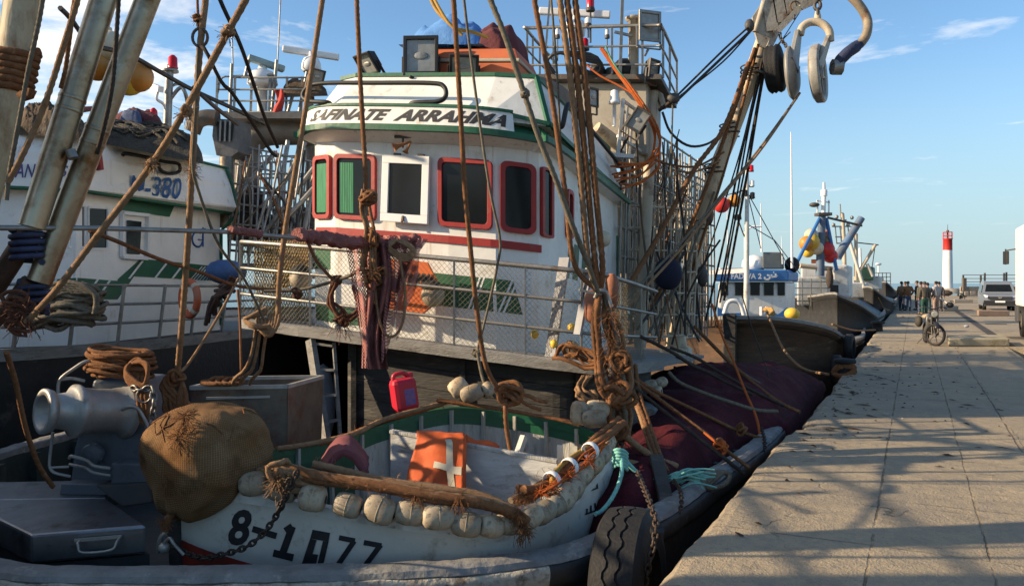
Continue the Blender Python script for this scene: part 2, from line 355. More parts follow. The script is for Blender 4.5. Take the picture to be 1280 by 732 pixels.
def tangle(mb, c, r, rr, n=5, mi=0, flat=1.0, fine=True):
    """a knot: several irregular loops of rope"""
    c = V(c)
    for k in range(n):
        ax = V((random.gauss(0, 1), random.gauss(0, 1), random.gauss(0, 1))).normalized(); x, y, z = frame_of(ax)
        R = r*random.uniform(.45, .95); o = V((random.uniform(-1, 1), random.uniform(-1, 1), random.uniform(-1, 1)))*r*.3
        pts = []
        for i in range(7):
            a = 2*pi*i/7; q = (x*cos(a)+y*sin(a))*R*random.uniform(.75, 1.2)+z*random.uniform(-.3, .3)*r; q.z *= flat; pts.append(c+o+q)
        mb.rope(pts, rr, mi, closed=True, n=4, fine=fine)
def fray(mb, c, r, n=40, mi=0, w=.0022, down=.3):
    """loose fibres sticking out of a worn rope"""
    c = V(c)
    for k in range(n):
        a = V((random.gauss(0, 1), random.gauss(0, 1), random.gauss(0, 1))).normalized()
        p = c+a*r*random.uniform(.1, .5); q = c+a*r*random.uniform(.8, 1.7)+V((0, 0, -r*down*random.random()*2))
        mb.tube([p, p.lerp(q, .5)+V((random.uniform(-1, 1), random.uniform(-1, 1), random.uniform(-1, 1)))*r*.25, q], w, 3, mi, cap=False)
def chain(mb, pts, link=.05, w=.008, mi=0):
    pts, L = resample(catmull(pts, 8), link*.72)
    for i, (a, b) in enumerate(zip(pts, pts[1:])):
        t = (b-a).normalized(); x, y, _ = frame_of(t); c = (a+b)/2; s = x if i % 2 else y
        loop = [c+t*cos(2*pi*k/10)*link*.5*(1.0)+s*sin(2*pi*k/10)*link*.30 for k in range(10)]
        mb.tube(loop, w, 5, mi, closed=True)
# ------------------------------------------------------------------ the sea
sea_m = bpy.data.materials.new('sea_water'); sea_m.use_nodes = True
_t = sea_m.node_tree; _b = _t.nodes['Principled BSDF']; _b.inputs['Base Color'].default_value = (.018, .055, .075, 1); _b.inputs['Roughness'].default_value = .18
_tc = _t.nodes.new('ShaderNodeTexCoord'); _n = _t.nodes.new('ShaderNodeTexNoise'); _n.inputs['Scale'].default_value = .8; _n.inputs['Detail'].default_value = 6
_bp = _t.nodes.new('ShaderNodeBump'); _bp.inputs['Strength'].default_value = .6; _bp.inputs['Distance'].default_value = .3
_t.links.new(_tc.outputs['Object'], _n.inputs['Vector']); _t.links.new(_n.outputs['Fac'], _bp.inputs['Height']); _t.links.new(_bp.outputs[0], _b.inputs['Normal'])
mb = MB(); R_ = 30000
mb.add([(-R_, -R_, -2.1), (R_, -R_, -2.1), (R_, R_, -2.1), (-R_, R_, -2.1)], [(0, 1, 2, 3)])
structure(mb.build('sea', sea_m))
# ------------------------------------------------------------------ the quay
qm = bpy.data.materials.new('quay_concrete'); qm.use_nodes = True
t = qm.node_tree; b = t.nodes['Principled BSDF']; L = t.links.new
tcq = t.nodes.new('ShaderNodeTexCoord'); sx = t.nodes.new('ShaderNodeSeparateXYZ'); L(tcq.outputs['Object'], sx.inputs[0])
def mth(op, a, bb=None, c=None):
    n = t.nodes.new('ShaderNodeMath'); n.operation = op
    for i, s in enumerate((a, bb, c)):
        if s is None: continue
        if isinstance(s, (int, float)): n.inputs[i].default_value = s
        else: L(s, n.inputs[i])
    return n.outputs[0]
def nz(scale, w=0, det=7, vec=None, rough=.6):
    n = t.nodes.new('ShaderNodeTexNoise'); n.noise_dimensions = '4D'; n.inputs['W'].default_value = w; n.inputs['Scale'].default_value = scale; n.inputs['Detail'].default_value = det; n.inputs['Roughness'].default_value = rough; L(vec or tcq.outputs['Object'], n.inputs['Vector']); return n.outputs['Fac']
def mr(src, a, bb, lo=0, hi=1):
    n = t.nodes.new('ShaderNodeMapRange'); n.inputs['From Min'].default_value = a; n.inputs['From Max'].default_value = bb; n.inputs['To Min'].default_value = lo; n.inputs['To Max'].default_value = hi; L(src, n.inputs['Value']); return n.outputs[0]
def mixc(fac, a, bb):
    x = t.nodes.new('ShaderNodeMix'); x.data_type = 'RGBA'; L(fac, x.inputs['Factor'])
    for s, k in ((a, 'A'), (bb, 'B')):
        if isinstance(s, tuple): x.inputs[k].default_value = (*s, 1)
        else: L(s, x.inputs[k])
    return x.outputs['Result']
X, Y = sx.outputs['X'], sx.outputs['Y']              # X across the quay (right), Y along it
wobx = mth('MULTIPLY_ADD', nz(1.0, 5), .05, -.025)
wobf = mth('MULTIPLY_ADD', nz(14, 6), .03, -.015)
Xw = mth('ADD', mth('ADD', X, wobx), wobf); Yw = mth('ADD', mth('ADD', Y, mth('MULTIPLY', wobx, 1.2)), wobf)
def line(coord, at, w): return mth('SUBTRACT', 1, mr(mth('ABSOLUTE', mth('SUBTRACT', coord, at)), w*.5, w))
ln = line(Xw, -.24, .009)
for at, w in ((.40, .007), (.95, .011), (2.05, .008)): ln = mth('MAXIMUM', ln, line(Xw, at, w))
for per, ph, w, lo, hi in ((1.2, .3, .0065, -1.6, .95), (2.4, 1.1, .008, .95, 6)):
    cyc = mth('MODULO', mth('ADD', Yw, ph+500), per)
    c2 = mth('SUBTRACT', 1, mr(mth('ABSOLUTE', mth('SUBTRACT', cyc, per/2)), w*.5, w))
    inn = mth('MULTIPLY', mth('GREATER_THAN', X, lo), mth('LESS_THAN', X, hi)); ln = mth('MAXIMUM', ln, mth('MULTIPLY', c2, inn))
crk = t.nodes.new('ShaderNodeTexVoronoi'); crk.feature = 'DISTANCE_TO_EDGE'; crk.inputs['Scale'].default_value = .62
wv = t.nodes.new('ShaderNodeVectorMath'); wv.operation = 'MULTIPLY_ADD'
nv = t.nodes.new('ShaderNodeTexNoise'); nv.inputs['Scale'].default_value = 2.5; nv.inputs['Detail'].default_value = 6; L(tcq.outputs['Object'], nv.inputs['Vector'])
L(nv.outputs['Color'], wv.inputs[0]); wv.inputs[1].default_value = (.5, .5, .5); L(tcq.outputs['Object'], wv.inputs[2]); L(wv.outputs[0], crk.inputs['Vector'])
crack = mth('MULTIPLY', mth('SUBTRACT', 1, mr(crk.outputs['Distance'], .002, .008)), mr(nz(.5, 9), .46, .56))
ln = mth('MULTIPLY', mth('MAXIMUM', ln, mth('MULTIPLY', crack, .55)), mr(nz(3, 2), .40, .58))
base = mixc(mr(nz(1.1, 1), .3, .7), (.39, .31, .21), (.30, .243, .17))
base = mixc(mr(nz(9, 3), .45, .75), base, (.24, .205, .165))
base = mixc(mr(nz(.55, 4), .52, .68, 0, .55), base, (.22, .19, .155))
base = mixc(mr(nz(42, 8, 3), .56, .70, 0, .6), base, (.15, .125, .10)); base = mixc(mr(nz(2.2, 21, 9, None, .72), .55, .66, 0, .5), base, (.19, .155, .115)); base = mixc(mr(nz(85, 22, 3), .55, .7, 0, .45), base, (.50, .43, .33))
base = mixc(mr(nz(36, 12, 2), .66, .72, 0, .6), base, (.50, .46, .38))
# the left strip along the edge is rougher and stained darker; streaks of dried dirt across the joints
mp = t.nodes.new('ShaderNodeMapping'); mp.inputs['Scale'].default_value = (1.2, 5.5, 1); L(tcq.outputs['Object'], mp.inputs[0])
streak = mth('MULTIPLY', mr(nz(1.6, 11, 9, mp.outputs[0], .72), .60, .66), mth('MULTIPLY', mth('LESS_THAN', X, .95), mth('MULTIPLY', mr(Y, 5.5, 8), mr(Y, 26, 15))))
base = mixc(mth('MULTIPLY', streak, .85), base, (.075, .052, .035))
col = mixc(mth('MULTIPLY', ln, .72), base, (.085, .068, .05))
L(col, b.inputs['Base Color']); b.inputs['Roughness'].default_value = .9; b.inputs['Specular IOR Level'].default_value = .2
hgt = mth('ADD', mth('ADD', mth('MULTIPLY', nz(26, 14, 8), .6), mth('MULTIPLY', nz(75, 15, 4), .42)), mth('MULTIPLY', nz(4, 15, 5), 1.1)); hgt = mth('SUBTRACT', hgt, mth('MULTIPLY', ln, 1.4))
bp = t.nodes.new('ShaderNodeBump'); bp.inputs['Strength'].default_value = .9; bp.inputs['Distance'].default_value = .026; L(hgt, bp.inputs['Height']); L(bp.outputs[0], b.inputs['Normal'])
QROT = -QA
def quay_obj(mb, name, mats, **k):
    """meshes in quay coordinates (x across, y along)"""
    o = mb.build(name, mats, origin=V((0, 0, 0)), **k); o.rotation_euler = (0, 0, QROT); return o
mb = MB()
S0, S1 = -6.0, 128.0
ys = [S0+i*.12 for i in range(int((40-S0)/.12))]
while ys[-1] < S1: ys.append(ys[-1]+1.0)
def nib(y, k):
    e = noise.noise(V((y*1.7, k*.7, 3)))*.035+noise.noise(V((y*6, k, 1)))*.022
    return e
prof_t = [(0, -2.6), (0, -.7), (0, -.22), (.02, -.07), (.07, -.012), (.16, 0), (.4, 0), (1.0, 0), (2.2, 0)]
rows = []
for y in ys:
    row = []
    near = 0.10 if y < 9.75 else 0.0                  # the nearest slab stands a hand further out and a touch higher
    chip = max(0, noise.noise(V((y*.9, 7.7, 0)))-.25)*.22*min(1, max(0, (y-6.2)/2))
    if 9.5 < y < 10.0: chip += .12
    for k, (dt, z) in enumerate(prof_t):
        amp = 1 if k < 6 else 0
        tt = QE-near*(1 if k < 7 else 0)+dt+amp*(nib(y, k)+chip*(1 if 2 <= k <= 5 else .2))
        zz = z+(noise.noise(V((y*2.5, tt*2.5, 5)))*.010+noise.noise(V((y*7, tt*7, 2)))*.005 if z > -.1 else 0)
        row.append(V((tt, y, zz)))
    rows.append(row)
nk = len(prof_t)
mb.add([p for r in rows for p in r], [(i*nk+k, i*nk+k+1, (i+1)*nk+k+1, (i+1)*nk+k) for i in range(len(rows)-1) for k in range(nk-1)], 0, False)
xr = QE+2.2
mb.add([(xr, S0, 0), (14.0, S0, 0), (14.0, 20.4, 0), (2.15, 20.4, 0), (2.15, 24.2, 0), (14.0, 24.2, 0), (14, S1, 0), (xr, S1, 0)], [(0, 1, 2, 3), (0, 3, 4, 7), (4, 5, 6, 7)])
mb.add([(14, S0, 0), (90, S0, 0), (90, S1, 0), (14, S1, 0)], [(0, 1, 2, 3)])
# the pit in the paving beside the concrete kerb, and the far end of the quay
mb.add([(2.15, 20.4, 0), (14, 20.4, 0), (14, 24.2, 0), (2.15, 24.2, 0), (2.15, 20.4, -1.2), (14, 20.4, -1.2), (14, 24.2, -1.2), (2.15, 24.2, -1.2)], [(0, 4, 5, 1), (3, 2, 6, 7), (0, 3, 7, 4), (1, 5, 6, 2), (4, 7, 6, 5)])
mb.add([(QE, S1, 0), (90, S1, 0), (90, S1, -2.6), (QE, S1, -2.6)], [(0, 1, 2, 3)])
structure(quay_obj(mb, 'quay', qm))
# dark strip of broken asphalt along the old rail groove
gm = M('groove_dirt', (.075, .06, .048), (.045, .038, .03), 4, .95, 0, .6, 20)
mb = MB()
for i in range(13):
    y0 = 24.6+i*3.0; a = 2.1+.0*i+noise.noise(V((i, 1, 1)))*.12; w = .28+.10*noise.noise(V((i, 2, 2)))
    mb.add([(a, y0, .004), (a+w, y0, .004), (a+w, y0+3.0, .004), (a, y0+3.0, .004)], [(0, 1, 2, 3)])
    if i % 3 == 1: mb.add([(a+w+.2, y0+.5, .004), (a+w+.9, y0+.7, .004), (a+w+1.0, y0+1.5, .004), (a+w+.15, y0+1.3, .004)], [(0, 1, 2, 3)])
structure(quay_obj(mb, 'rail_groove', gm))
# dried weed and dirt scattered over the old slabs: nobody could count it
mb = MB(); dm = M('dried_weed', (.060, .038, .022), (.035, .022, .014), 9, .95, 0, .5, 60); dm2 = M('pale_chips', (.42, .38, .31), None, 9, .9)
for i in range(230):
    y = random.choice((random.uniform(8.0, 16), random.uniform(9, 24), random.uniform(4.2, 22))); tt = QE+.12+abs(random.gauss(0, .35)) if random.random() < .45 else random.uniform(QE+.15, 1.0)
    if y < 8 and random.random() < .6: continue
    l = random.uniform(.01, .05) if random.random() < .75 else random.uniform(.05, .16); w = random.uniform(.006, .022)
    a = random.gauss(-.42, .35); c = V((tt, y, .007)); ux = V((cos(a), sin(a), 0)); uy = V((-sin(a), cos(a), 0)); n = 7
    ring = [c+ux*cos(2*pi*k/n)*l*random.uniform(.5, 1.2)+uy*sin(2*pi*k/n)*w*random.uniform(.5, 1.3) for k in range(n)]
    mi = 0 if random.random() < .93 else 1
    mb.add(ring+[c+V((0, 0, random.uniform(.006, .016)))], [(k, (k+1) % n, n) for k in range(n)], mi)
o = quay_obj(mb, 'dried_weed', [dm, dm2]); tag(o, 'dried dark weed and dirt scattered over the old quay slabs', 'weed', kind='stuff')
# ------------------------------------------------------------------ the big fishing boat
BA = radians(20); BU, BV = V((cos(BA), -sin(BA), 0)), V((sin(BA), cos(BA), 0)); BC = V((-1.21, 9.6, 0))
SA, SB = -.09, -.07                                   # heel and sheer of the boat
def W(u, v, z): return BC+BU*u+BV*v+V((0, 0, z+SA*u+SB*v))
boat = thing('fishing_boat', 'large white and green fishing boat with red framed wheelhouse windows, moored along the quay', 'fishing boat', BC+V((0, 0, -2.1)))
GUN = [(6.3, 17.9, -.5), (6.55, 17.0, -.5), (5.95, 15.4, -.45), (4.42, 12.2, -.2), (3.0, 9.2, -.13), (1.86, 7.3, -.14), (1.33, 6.45, -.15), (.93, 5.95, -.17), (.56, 5.58, -.19), (.19, 5.36, -.20), (-.42, 5.17, -.20), (-1.22, 5.06, -.19), (-2.2, 5.0, -.18), (-3.17, 5.02, -.17), (-3.85, 5.25, -.1), (-4.55, 5.8, -.05), (-5.1, 6.8, 0), (-5.1, 8.6, 0), (-4.4, 11.2, 0), (-3.3, 14, 0), (-1.5, 16.5, -.3), (2, 18.4, -.5), (5.2, 18.6, -.5)]
gl = catmull([V(p) for p in GUN], 10, closed=True); ng = len(gl)
gn = []
for i in range(ng):
    tg = gl[(i+1) % ng]-gl[i-1]; tg.z = 0; tg.normalize(); gn.append(V((tg.y, -tg.x, 0)))
# outward is to the right of the travel direction or its opposite: make it point away from the middle
ctr = V((.5, 11, 0)); sgn = 1 if sum((p-ctr).dot(n) for p, n in zip(gl, gn)) > 0 else -1
gn = [n*sgn for n in gn]
def off(i, o, z): return gl[i]+gn[i]*o+V((0, 0, z))
def jit(p, a, f=3.0, k=0.0): return V((noise.noise(V((p.x*f+k, p.y*f, p.z*f)))*a, noise.noise(V((p.x*f, p.y*f+9+k, p.z*f)))*a, noise.noise(V((p.x*f, p.y*f, p.z*f+17+k)))*a))
gd, _ = resample(gl+[gl[0]], .06) if False else (None, None)
fl = catmull([V(p) for p in GUN], 40, closed=True); nf = len(fl); fnn = []
for i in range(nf):
    tg = fl[(i+1) % nf]-fl[i-1]; tg.z = 0; tg.normalize(); fnn.append(V((tg.y, -tg.x, 0))*sgn)
mb = MB()                                              # capping timber: worn flat top, rounded flaking outer edge
rg = []
for i in range(nf):
    p, n = fl[i], fnn[i]
    row = [(-.19, -.075), (-.19, -.012), (-.172, 0), (-.11, .004), (-.06, 0), (-.022, -.016), (0, -.05)]
    rg.append([(p+n*a+V((0, 0, z)))+jit(p+n*a, .010, 4, z*9)+jit(p+n*a, .006, 11) for a, z in row]+[p+n*(-.02)+V((0, 0, -.075))])
mb.rings(rg, 0, False, False, closed=True)
mb.build('bulwark_cap', cap_mat, boat)
mb = MB(); rg = []
for i in range(nf):
    p, n = fl[i], fnn[i]
    rg.append([p+n*a+V((0, 0, z))+jit(p+n*a+V((0, 0, z)), .012, 6) for a, z in ((-.02, -.055), (.018, -.062), (.030, -.10), (.026, -.17), (.0, -.23), (-.05, -.24))])
iL = [i for i in range(nf) if fl[i].x < .25 and fl[i].y < 7]; iR = [i for i in range(nf) if not (fl[i].x < .25 and fl[i].y < 7)]
k0 = max(range(len(iR)-1), key=lambda k: iR[k+1]-iR[k]) if len(iR) > 1 else 0
iR = (iR[k0+1:]+iR[:k0+1]) if iR[k0+1]-iR[k0] > 1 else iR
mb.rings([rg[i] for i in iL], 0, True, False); mb.build('rubbing_strake', flaked, boat)
mb = MB(); mb.rings([rg[i] for i in [iL[-1]]+iR+[iL[0]]], 0, True, False); mb.build('rubbing_strake', hull_dark, boat)
mb = MB()
prof = [(-.03, -.20), (-.05, -.5), (-.10, -.9), (-.22, -1.5), (-.45, -2.3)]
mb.rings([[off(i, a, z) for a, z in prof] for i in range(ng)], 0, True, False, closed=True, strip=True)
mb.build('hull', hull_dark, boat)
mb = MB(); mb.rings([[off(i, a, z) for a, z in ((-.185, -.07), (-.25, -.5), (-.29, -.96))] for i in range(ng)], 0, True, False, closed=True, strip=True)
for i in range(0, ng, 3): mb.bar(off(i, -.285, -.08), off(i, -.30, -.85), .09, .07)
mb.build('bulwark_lining', M('bulwark_inside_paint', (.022, .036, .030), (.015, .024, .02), 3, .7, 0, .3, 15, dirt=(.08, .07, .06), damt=.4), boat)
mb = MB(); mb.add([V((p.x, p.y, -.95)) for p in [off(i, -.2, 0) for i in range(0, ng, 2)]], [tuple(range(len(range(0, ng, 2))))]); mb.build('foredeck', deck_mat, boat)
# raised deck, its edge timber and the planked bulkhead below
dk = [(-2.25, 7.5), (-2.15, 1.0), (-2.05, -.5), (-1.2, -.72), (0, -.78), (1.2, -.75), (2.45, -.62), (2.62, -.3), (2.7, 2), (2.6, 7.5)]
mb = MB(); n = len(dk)
mb.add([W(u, v, .99) for u, v in dk]+[W(u, v, .93) for u, v in dk], [tuple(range(n))[::-1], tuple(range(n, 2*n))]+[(i, (i+1) % n, (i+1) % n+n, i+n) for i in range(n)])
mb.build('raised_deck', wood_grey, boat)
mb = MB()
ed = catmull([W(u, v-.02, .945) for u, v in dk[1:9]], 8)
mb.rings([[p+BV*a+V((0, 0, z))+jit(p, .008, 5) for a, z in ((-.035, .05), (.05, .062), (.05, -.062), (-.03, -.055))] for p in ed], 0, False); mb.build('deck_edge_timber', wood_grey, boat)
mb = MB()
bh = [(-.72, 2.6), (-.74, .2), (-.70, -.30), (-.4, -.42), (.4, -.45), (1.5, -.42), (2.1, -.3), (2.3, .4), (2.35, 3)]
bhp = catmull([V((u, v, 0)) for u, v in bh], 7); rows = []
levels = [.93-.235*k for k in range(9)]
for z0, z1 in zip(levels, levels[1:]):
    mb.rings([[W(p.x, p.y+o, z) for o, z in ((.012, z0), (0, z0-.008), (0, z1+.008), (.012, z1))] for p in bhp], 0, False, False)
for f in (.12, .34, .56, .78, .95):
    p = bhp[int(f*(len(bhp)-1))]; mb.bar(W(p.x, p.y-.035, .93), W(p.x, p.y-.035, -.9), .07, .06)
mb.build('bulkhead', wood_dark, boat)
# deck knees and the ladder in the dark opening to port
LR = (P(388, 424, 9.25), P(410, 566, 8.9), P(417, 428, 9.2), P(426, 560, 8.95))
mb = MB(); mb.bar(LR[0], LR[1], .06, .15); mb.bar(LR[2], LR[3], .035, .06)
for k in range(4):
    f = .03+k*.235; mb.bar(LR[0].lerp(LR[1], f), LR[2].lerp(LR[3], f), .09, .025)
mb.build('ladder', wood_grey, boat)
mb = MB(); mb.bar(W(-2.3, 2.4, .0), W(-.6, 2.4, .0), .08, 1.9); mb.bar(W(-2.2, -.1, .05), W(-2.2, 2.4, .0), .06, 1.8); mb.build('shade_backing', M('shade_black', (.012, .012, .013), (.02, .019, .018), 3, .8), boat)  # added black boards keep the opening dark in place of shade
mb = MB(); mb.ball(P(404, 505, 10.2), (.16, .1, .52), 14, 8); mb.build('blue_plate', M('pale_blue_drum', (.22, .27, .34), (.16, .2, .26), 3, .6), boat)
# ------------------------------------------------------------------ wheelhouse
wp = [(-1.6, 4.2), (-1.6, .42), (-1.53, .25), (-1.08, .02), (-.5, -.03), (.5, -.03), (1.08, .02), (1.53, .25), (1.6, .42), (1.6, 4.2)]
mb = MB(); n = len(wp); zs = [.97, 1.6, 2.3, 3.0, 3.6]
mb.rings([[W(u, v, z) for u, v in wp] for z in zs], 0, False, True)
wheel = mb.build('wheelhouse', white, boat)
def wall_at(s):
    """point on the wheelhouse plan by u across the front, or by length round the corner (s>1.53: starboard side)"""
    if s > 1.6: return V((1.6, .42+(s-1.6), 0)), V((1, 0, 0))
    if s < -1.6: return V((-1.6, .42+(-1.6-s), 0)), V((-1, 0, 0))
    for (a, b), (c, d) in zip(wp[1:-1], wp[2:-1]):
        if a <= s <= c+1e-6:
            f = (s-a)/(c-a) if c > a else 0; t = V((c-a, d-b, 0)).normalized(); return V((s, b+(d-b)*f, 0)), V((t.y, -t.x, 0))
    return V((s, .42, 0)), V((0, -1, 0))
def wall_pt(s, z, o=.0):
    p, nn = wall_at(s); return W(p.x+nn.x*o, p.y+nn.y*o, z)
def rrect(a0, a1, z0, z1, r, k=4):
    out = []
    for cx, cz, st in ((a1-r, z1-r, 0), (a0+r, z1-r, 90), (a0+r, z0+r, 180), (a1-r, z0+r, 270)):
        for i in range(k+1):
            t = radians(st+90*i/k); out.append((cx+r*cos(t), cz+r*sin(t)))
    return out
def flat_facet(a0, a1):
    """plane of a window: straight between its two edges"""
    p0, n0 = wall_at(a0); p1, n1 = wall_at(a1)
    def fn(a, z, o):
        f = (a-a0)/(a1-a0); p = p0.lerp(p1, f); t = (p1-p0).normalized(); nn = V((t.y, -t.x, 0))
        if nn.dot(n0+n1) < 0: nn = -nn
        return W(p.x+nn.x*o, p.y+nn.y*o, z)
    return fn
def window(a0, a1, z0, z1, fm, cur=None, fw=.055, r=.07, name='window', out=.05):
    fn = flat_facet(a0, a1); mb = MB()
    o_, i_ = rrect(a0, a1, z0, z1, r), rrect(a0+fw, a1-fw, z0+fw, z1-fw, max(.015, r-fw*.4))
    n = len(o_)
    mb.rings([[fn(a, z, -.01) for a, z in o_], [fn(a, z, out) for a, z in o_], [fn(a, z, out) for a, z in i_], [fn(a, z, -.005) for a, z in i_]], 0, False, False)
    w = mb.build(name, fm, wheel, bevel=.004)
    g = MB(); g.add([fn(a, z, .024) for a, z in i_], [tuple(range(n))], 0)
    if cur:
        c0, c1 = cur; m_ = 16
        for i in range(m_):
            x0 = a0+fw+(a1-a0-2*fw)*(c0+(c1-c0)*i/m_); x1 = a0+fw+(a1-a0-2*fw)*(c0+(c1-c0)*(i+1)/m_)
            g.add([fn(x0, z0+fw+.03, .0265+.003*(i % 2)), fn(x1, z0+fw+.03, .0265+.003*((i+1) % 2)), fn(x1, z1-fw-.05, .0265+.003*((i+1) % 2)), fn(x0, z1-fw-.05, .0265+.003*(i % 2))], [(0, 1, 2, 3)], 1, True)
    g.build('window_pane', [glass_dark, curtain], wheel)
window(-1.515, -1.14, 2.36, 3.17, red, (0.05, .95))
window(-1.075, -.455, 2.36, 3.17, red, (.06, .46))
window(.375, 1.045, 2.36, 3.17, red)
window(1.12, 1.50, 2.36, 3.18, red, r=.08)
window(1.535, 1.69, 2.36, 3.18, red, fw=.032, r=.034)
window(2.28, 2.55, 2.46, 3.08, red, r=.07)
# the white hinged middle sash, ajar at the foot
mb = MB(); fn = lambda a, z, o: W(a, -.045-o-(3.17-z)*.07, z)
for a0, a1, z0, z1 in ((-.35, .28, 3.07, 3.17), (-.35, .28, 2.36, 2.46), (-.35, -.255, 2.46, 3.07), (.185, .28, 2.46, 3.07)):
    mb.add([fn(a, z, o) for o in (0, .045) for a, z in ((a0, z0), (a1, z0), (a1, z1), (a0, z1))], [(0, 1, 2, 3), (7, 6, 5, 4), (0, 4, 5, 1), (1, 5, 6, 2), (2, 6, 7, 3), (3, 7, 4, 0)])
mb.bar(fn(-.04, 2.44, .05), fn(-.04, 2.36, .07), .03, .02, 1)
for a in (-.2, .12): mb.bar(fn(a, 3.18, .03), fn(a+.09, 3.18, .03), .03, .03, 1)
s_ = mb.build('hinged_sash', [white_plain, steel_dark], wheel, bevel=.006)
mb = MB(); mb.add([fn(a, z, .02) for a, z in ((-.27, 2.45), (.2, 2.45), (.2, 3.08), (-.27, 3.08))], [(0, 1, 2, 3)]); mb.build('window_pane', glass_dark, wheel)
# red belt
def belt(s0, s1, z0, z1, o, m, name, n=30):
    mb = MB(); mb.rings([[wall_pt(s0+(s1-s0)*i/n, z, oo) for oo, z in ((-.01, z0), (o, z0), (o, z1), (-.01, z1))] for i in range(n+1)], 0, False); return mb.build(name, m, wheel)
belt(-1.56, 1.54, 2.165, 2.255, .022, red, 'red_belt')
def stripe(s0, s1, z0, z1, sl, mi_m, name, o=.004):
    """slanted painted band: sl metres of lean"""
    mb = MB(); n = 14
    pts = [(s0+(s1-s0)*i/n) for i in range(n+1)]
    mb.rings([[wall_pt(s+sl*0, z0, o), wall_pt(s+sl, z1, o)] for s in pts], 0, False, False, strip=True); return mb.build(name, mi_m, wheel)
stripe(.16, 1.36, 1.42, 1.80, -.1, green, 'painted_band')
stripe(-1.52, -1.18, 1.72, 2.02, 0, green, 'painted_band')
stripe(-1.50, -.5, 1.06, 1.26, 0, green, 'painted_band')
for s in (.26, .31, .74, .79, 1.10, 1.15): stripe(s, s+.022, 1.42, 1.80, -.14 if s < .4 else .14, letter_white, 'painted_stripe', .007)
# starboard side: green slanted bars
for k, (s, w) in enumerate(((2.35, .12), (2.62, .26), (3.05, .3), (3.55, .35))): stripe(s, s+w, 1.95, 2.42, .10, green, 'painted_bar')
belt(5.25, 5.34, 1.0, 2.85, .02, green, 'corner_stripe', 2)
# visor with the name board
vp = [(-1.72, 4.25), (-1.76, .55), (-1.66, .12), (-1.22, -.26), (-.6, -.37), (.6, -.37), (1.12, -.28), (1.58, .0), (1.76, .35), (1.78, 4.25)]
vs = catmull([V((u, v, 0)) for u, v in vp], 6); cxy = V((0, 1.9, 0))
def vout(p, o): d = (p-cxy); d.z = 0; return p+d.normalized()*o
mb = MB()                                              # soffit
mb.rings([[W(p.x, p.y, 3.405) for p in vs], [W(*(p*1.0).lerp(cxy, .12).xy, 3.33) for p in vs], [W(*(p*1.0).lerp(cxy, .30).xy, 3.30) for p in vs]], 0, True, True); vis = mb.build('visor', white, wheel)
mb = MB(); mb.rings([[W(*vout(p, o).xy, z) for o, z in ((-.06, 3.395), (.03, 3.395), (.03, 3.465), (-.06, 3.465))] for p in vs], 0, False); mb.build('visor_trim', green, vis) if False else mb.build('visor_trim', green, wheel)
fr = [p for p in vs if p.y < .1 and -1.62 < p.x < 1.42]
mb = MB(); mb.rings([[W(*vout(p, o).xy, z) for o, z in ((.005, 3.46), (-.07, 3.70), (-.30, 3.72), (-.3, 3.46))] for p in fr], 0, False); nb = mb.build('name_board', white, wheel)
side = [p for p in vs if p.x > 1.36 and p.y < 4.3]
mb = MB(); mb.rings([[W(*vout(p, o).xy, z) for o, z in ((.0, 3.46), (-.25, 3.62), (-.45, 3.62), (-.45, 3.44))] for p in side], 0, False); mb.build('side_eave', green, wheel)
mb = MB(); mb.rings([[W(*vout(p, o).xy, z) for o, z in ((-.12, 3.695), (-.05, 3.695), (-.05, 3.725), (-.12, 3.725))] for p in fr], 0, False); mb.build('board_trim', green, wheel)
frp = [V((a.x, a.y, 0)) for a in fr]; frl = [0]
for a, b in zip(frp, frp[1:]): frl.append(frl[-1]+(b-a).length)
def on_board(s, h):
    s = max(0, min(1, s))*frl[-1]; j = 0
    while j < len(frl)-2 and frl[j+1] < s: j += 1
    p = frp[j].lerp(frp[j+1], (s-frl[j])/(frl[j+1]-frl[j])); z = 3.46+.24*h
    return W(*vout(p, .005-.075*h+.004).xy, z)
mb = MB()
wrap_text(mb, 'SAFINATE', lambda a, b: on_board(.135+a*.375+.022*(b-.5), .20+.62*b), bold=.045, shear=.22)
wrap_text(mb, 'ARRAHMA', lambda a, b: on_board(.545+a*.435+.022*(b-.5), .20+.62*b), bold=.045, shear=.22)
mb.build('name_lettering', letter, wheel)
# upper stage
lo = [(-1.42, .0), (-1.0, -.2), (1.0, -.2), (1.70, .08), (1.70, 4.25), (-1.45, 4.25)]; hi = [(-1.22, .40), (-.9, .25), (1.0, .22), (1.48, .30), (1.5, 4.0), (-1.25, 4.0)]
mb = MB(); mb.rings([[W(u, v, 3.60) for u, v in lo], [W(u, v, 4.22) for u, v in hi]], 0, False); up = mb.build('upper_stage', white, wheel)
mb = MB()
for a, b in ((0, 1), (1, 2), (2, 3), (3, 4)): mb.bar(W(*hi[a], 4.235), W(*hi[b], 4.235), .05, .045)
mb.bar(W(hi[3][0]+.01, hi[3][1]-.01, 4.22), W(lo[3][0]+.01, lo[3][1]-.01, 3.6), .05, .05); mb.bar(W(lo[2][0], lo[2][1], 3.72), W(lo[3][0]+.02, lo[3][1]-.03, 3.62), .04, .04)
mb.bar(W(lo[3][0]+.01, lo[3][1], 3.63), W(1.71, 4.2, 3.50), .04, .05)
mb.build('stage_trim', green, wheel)
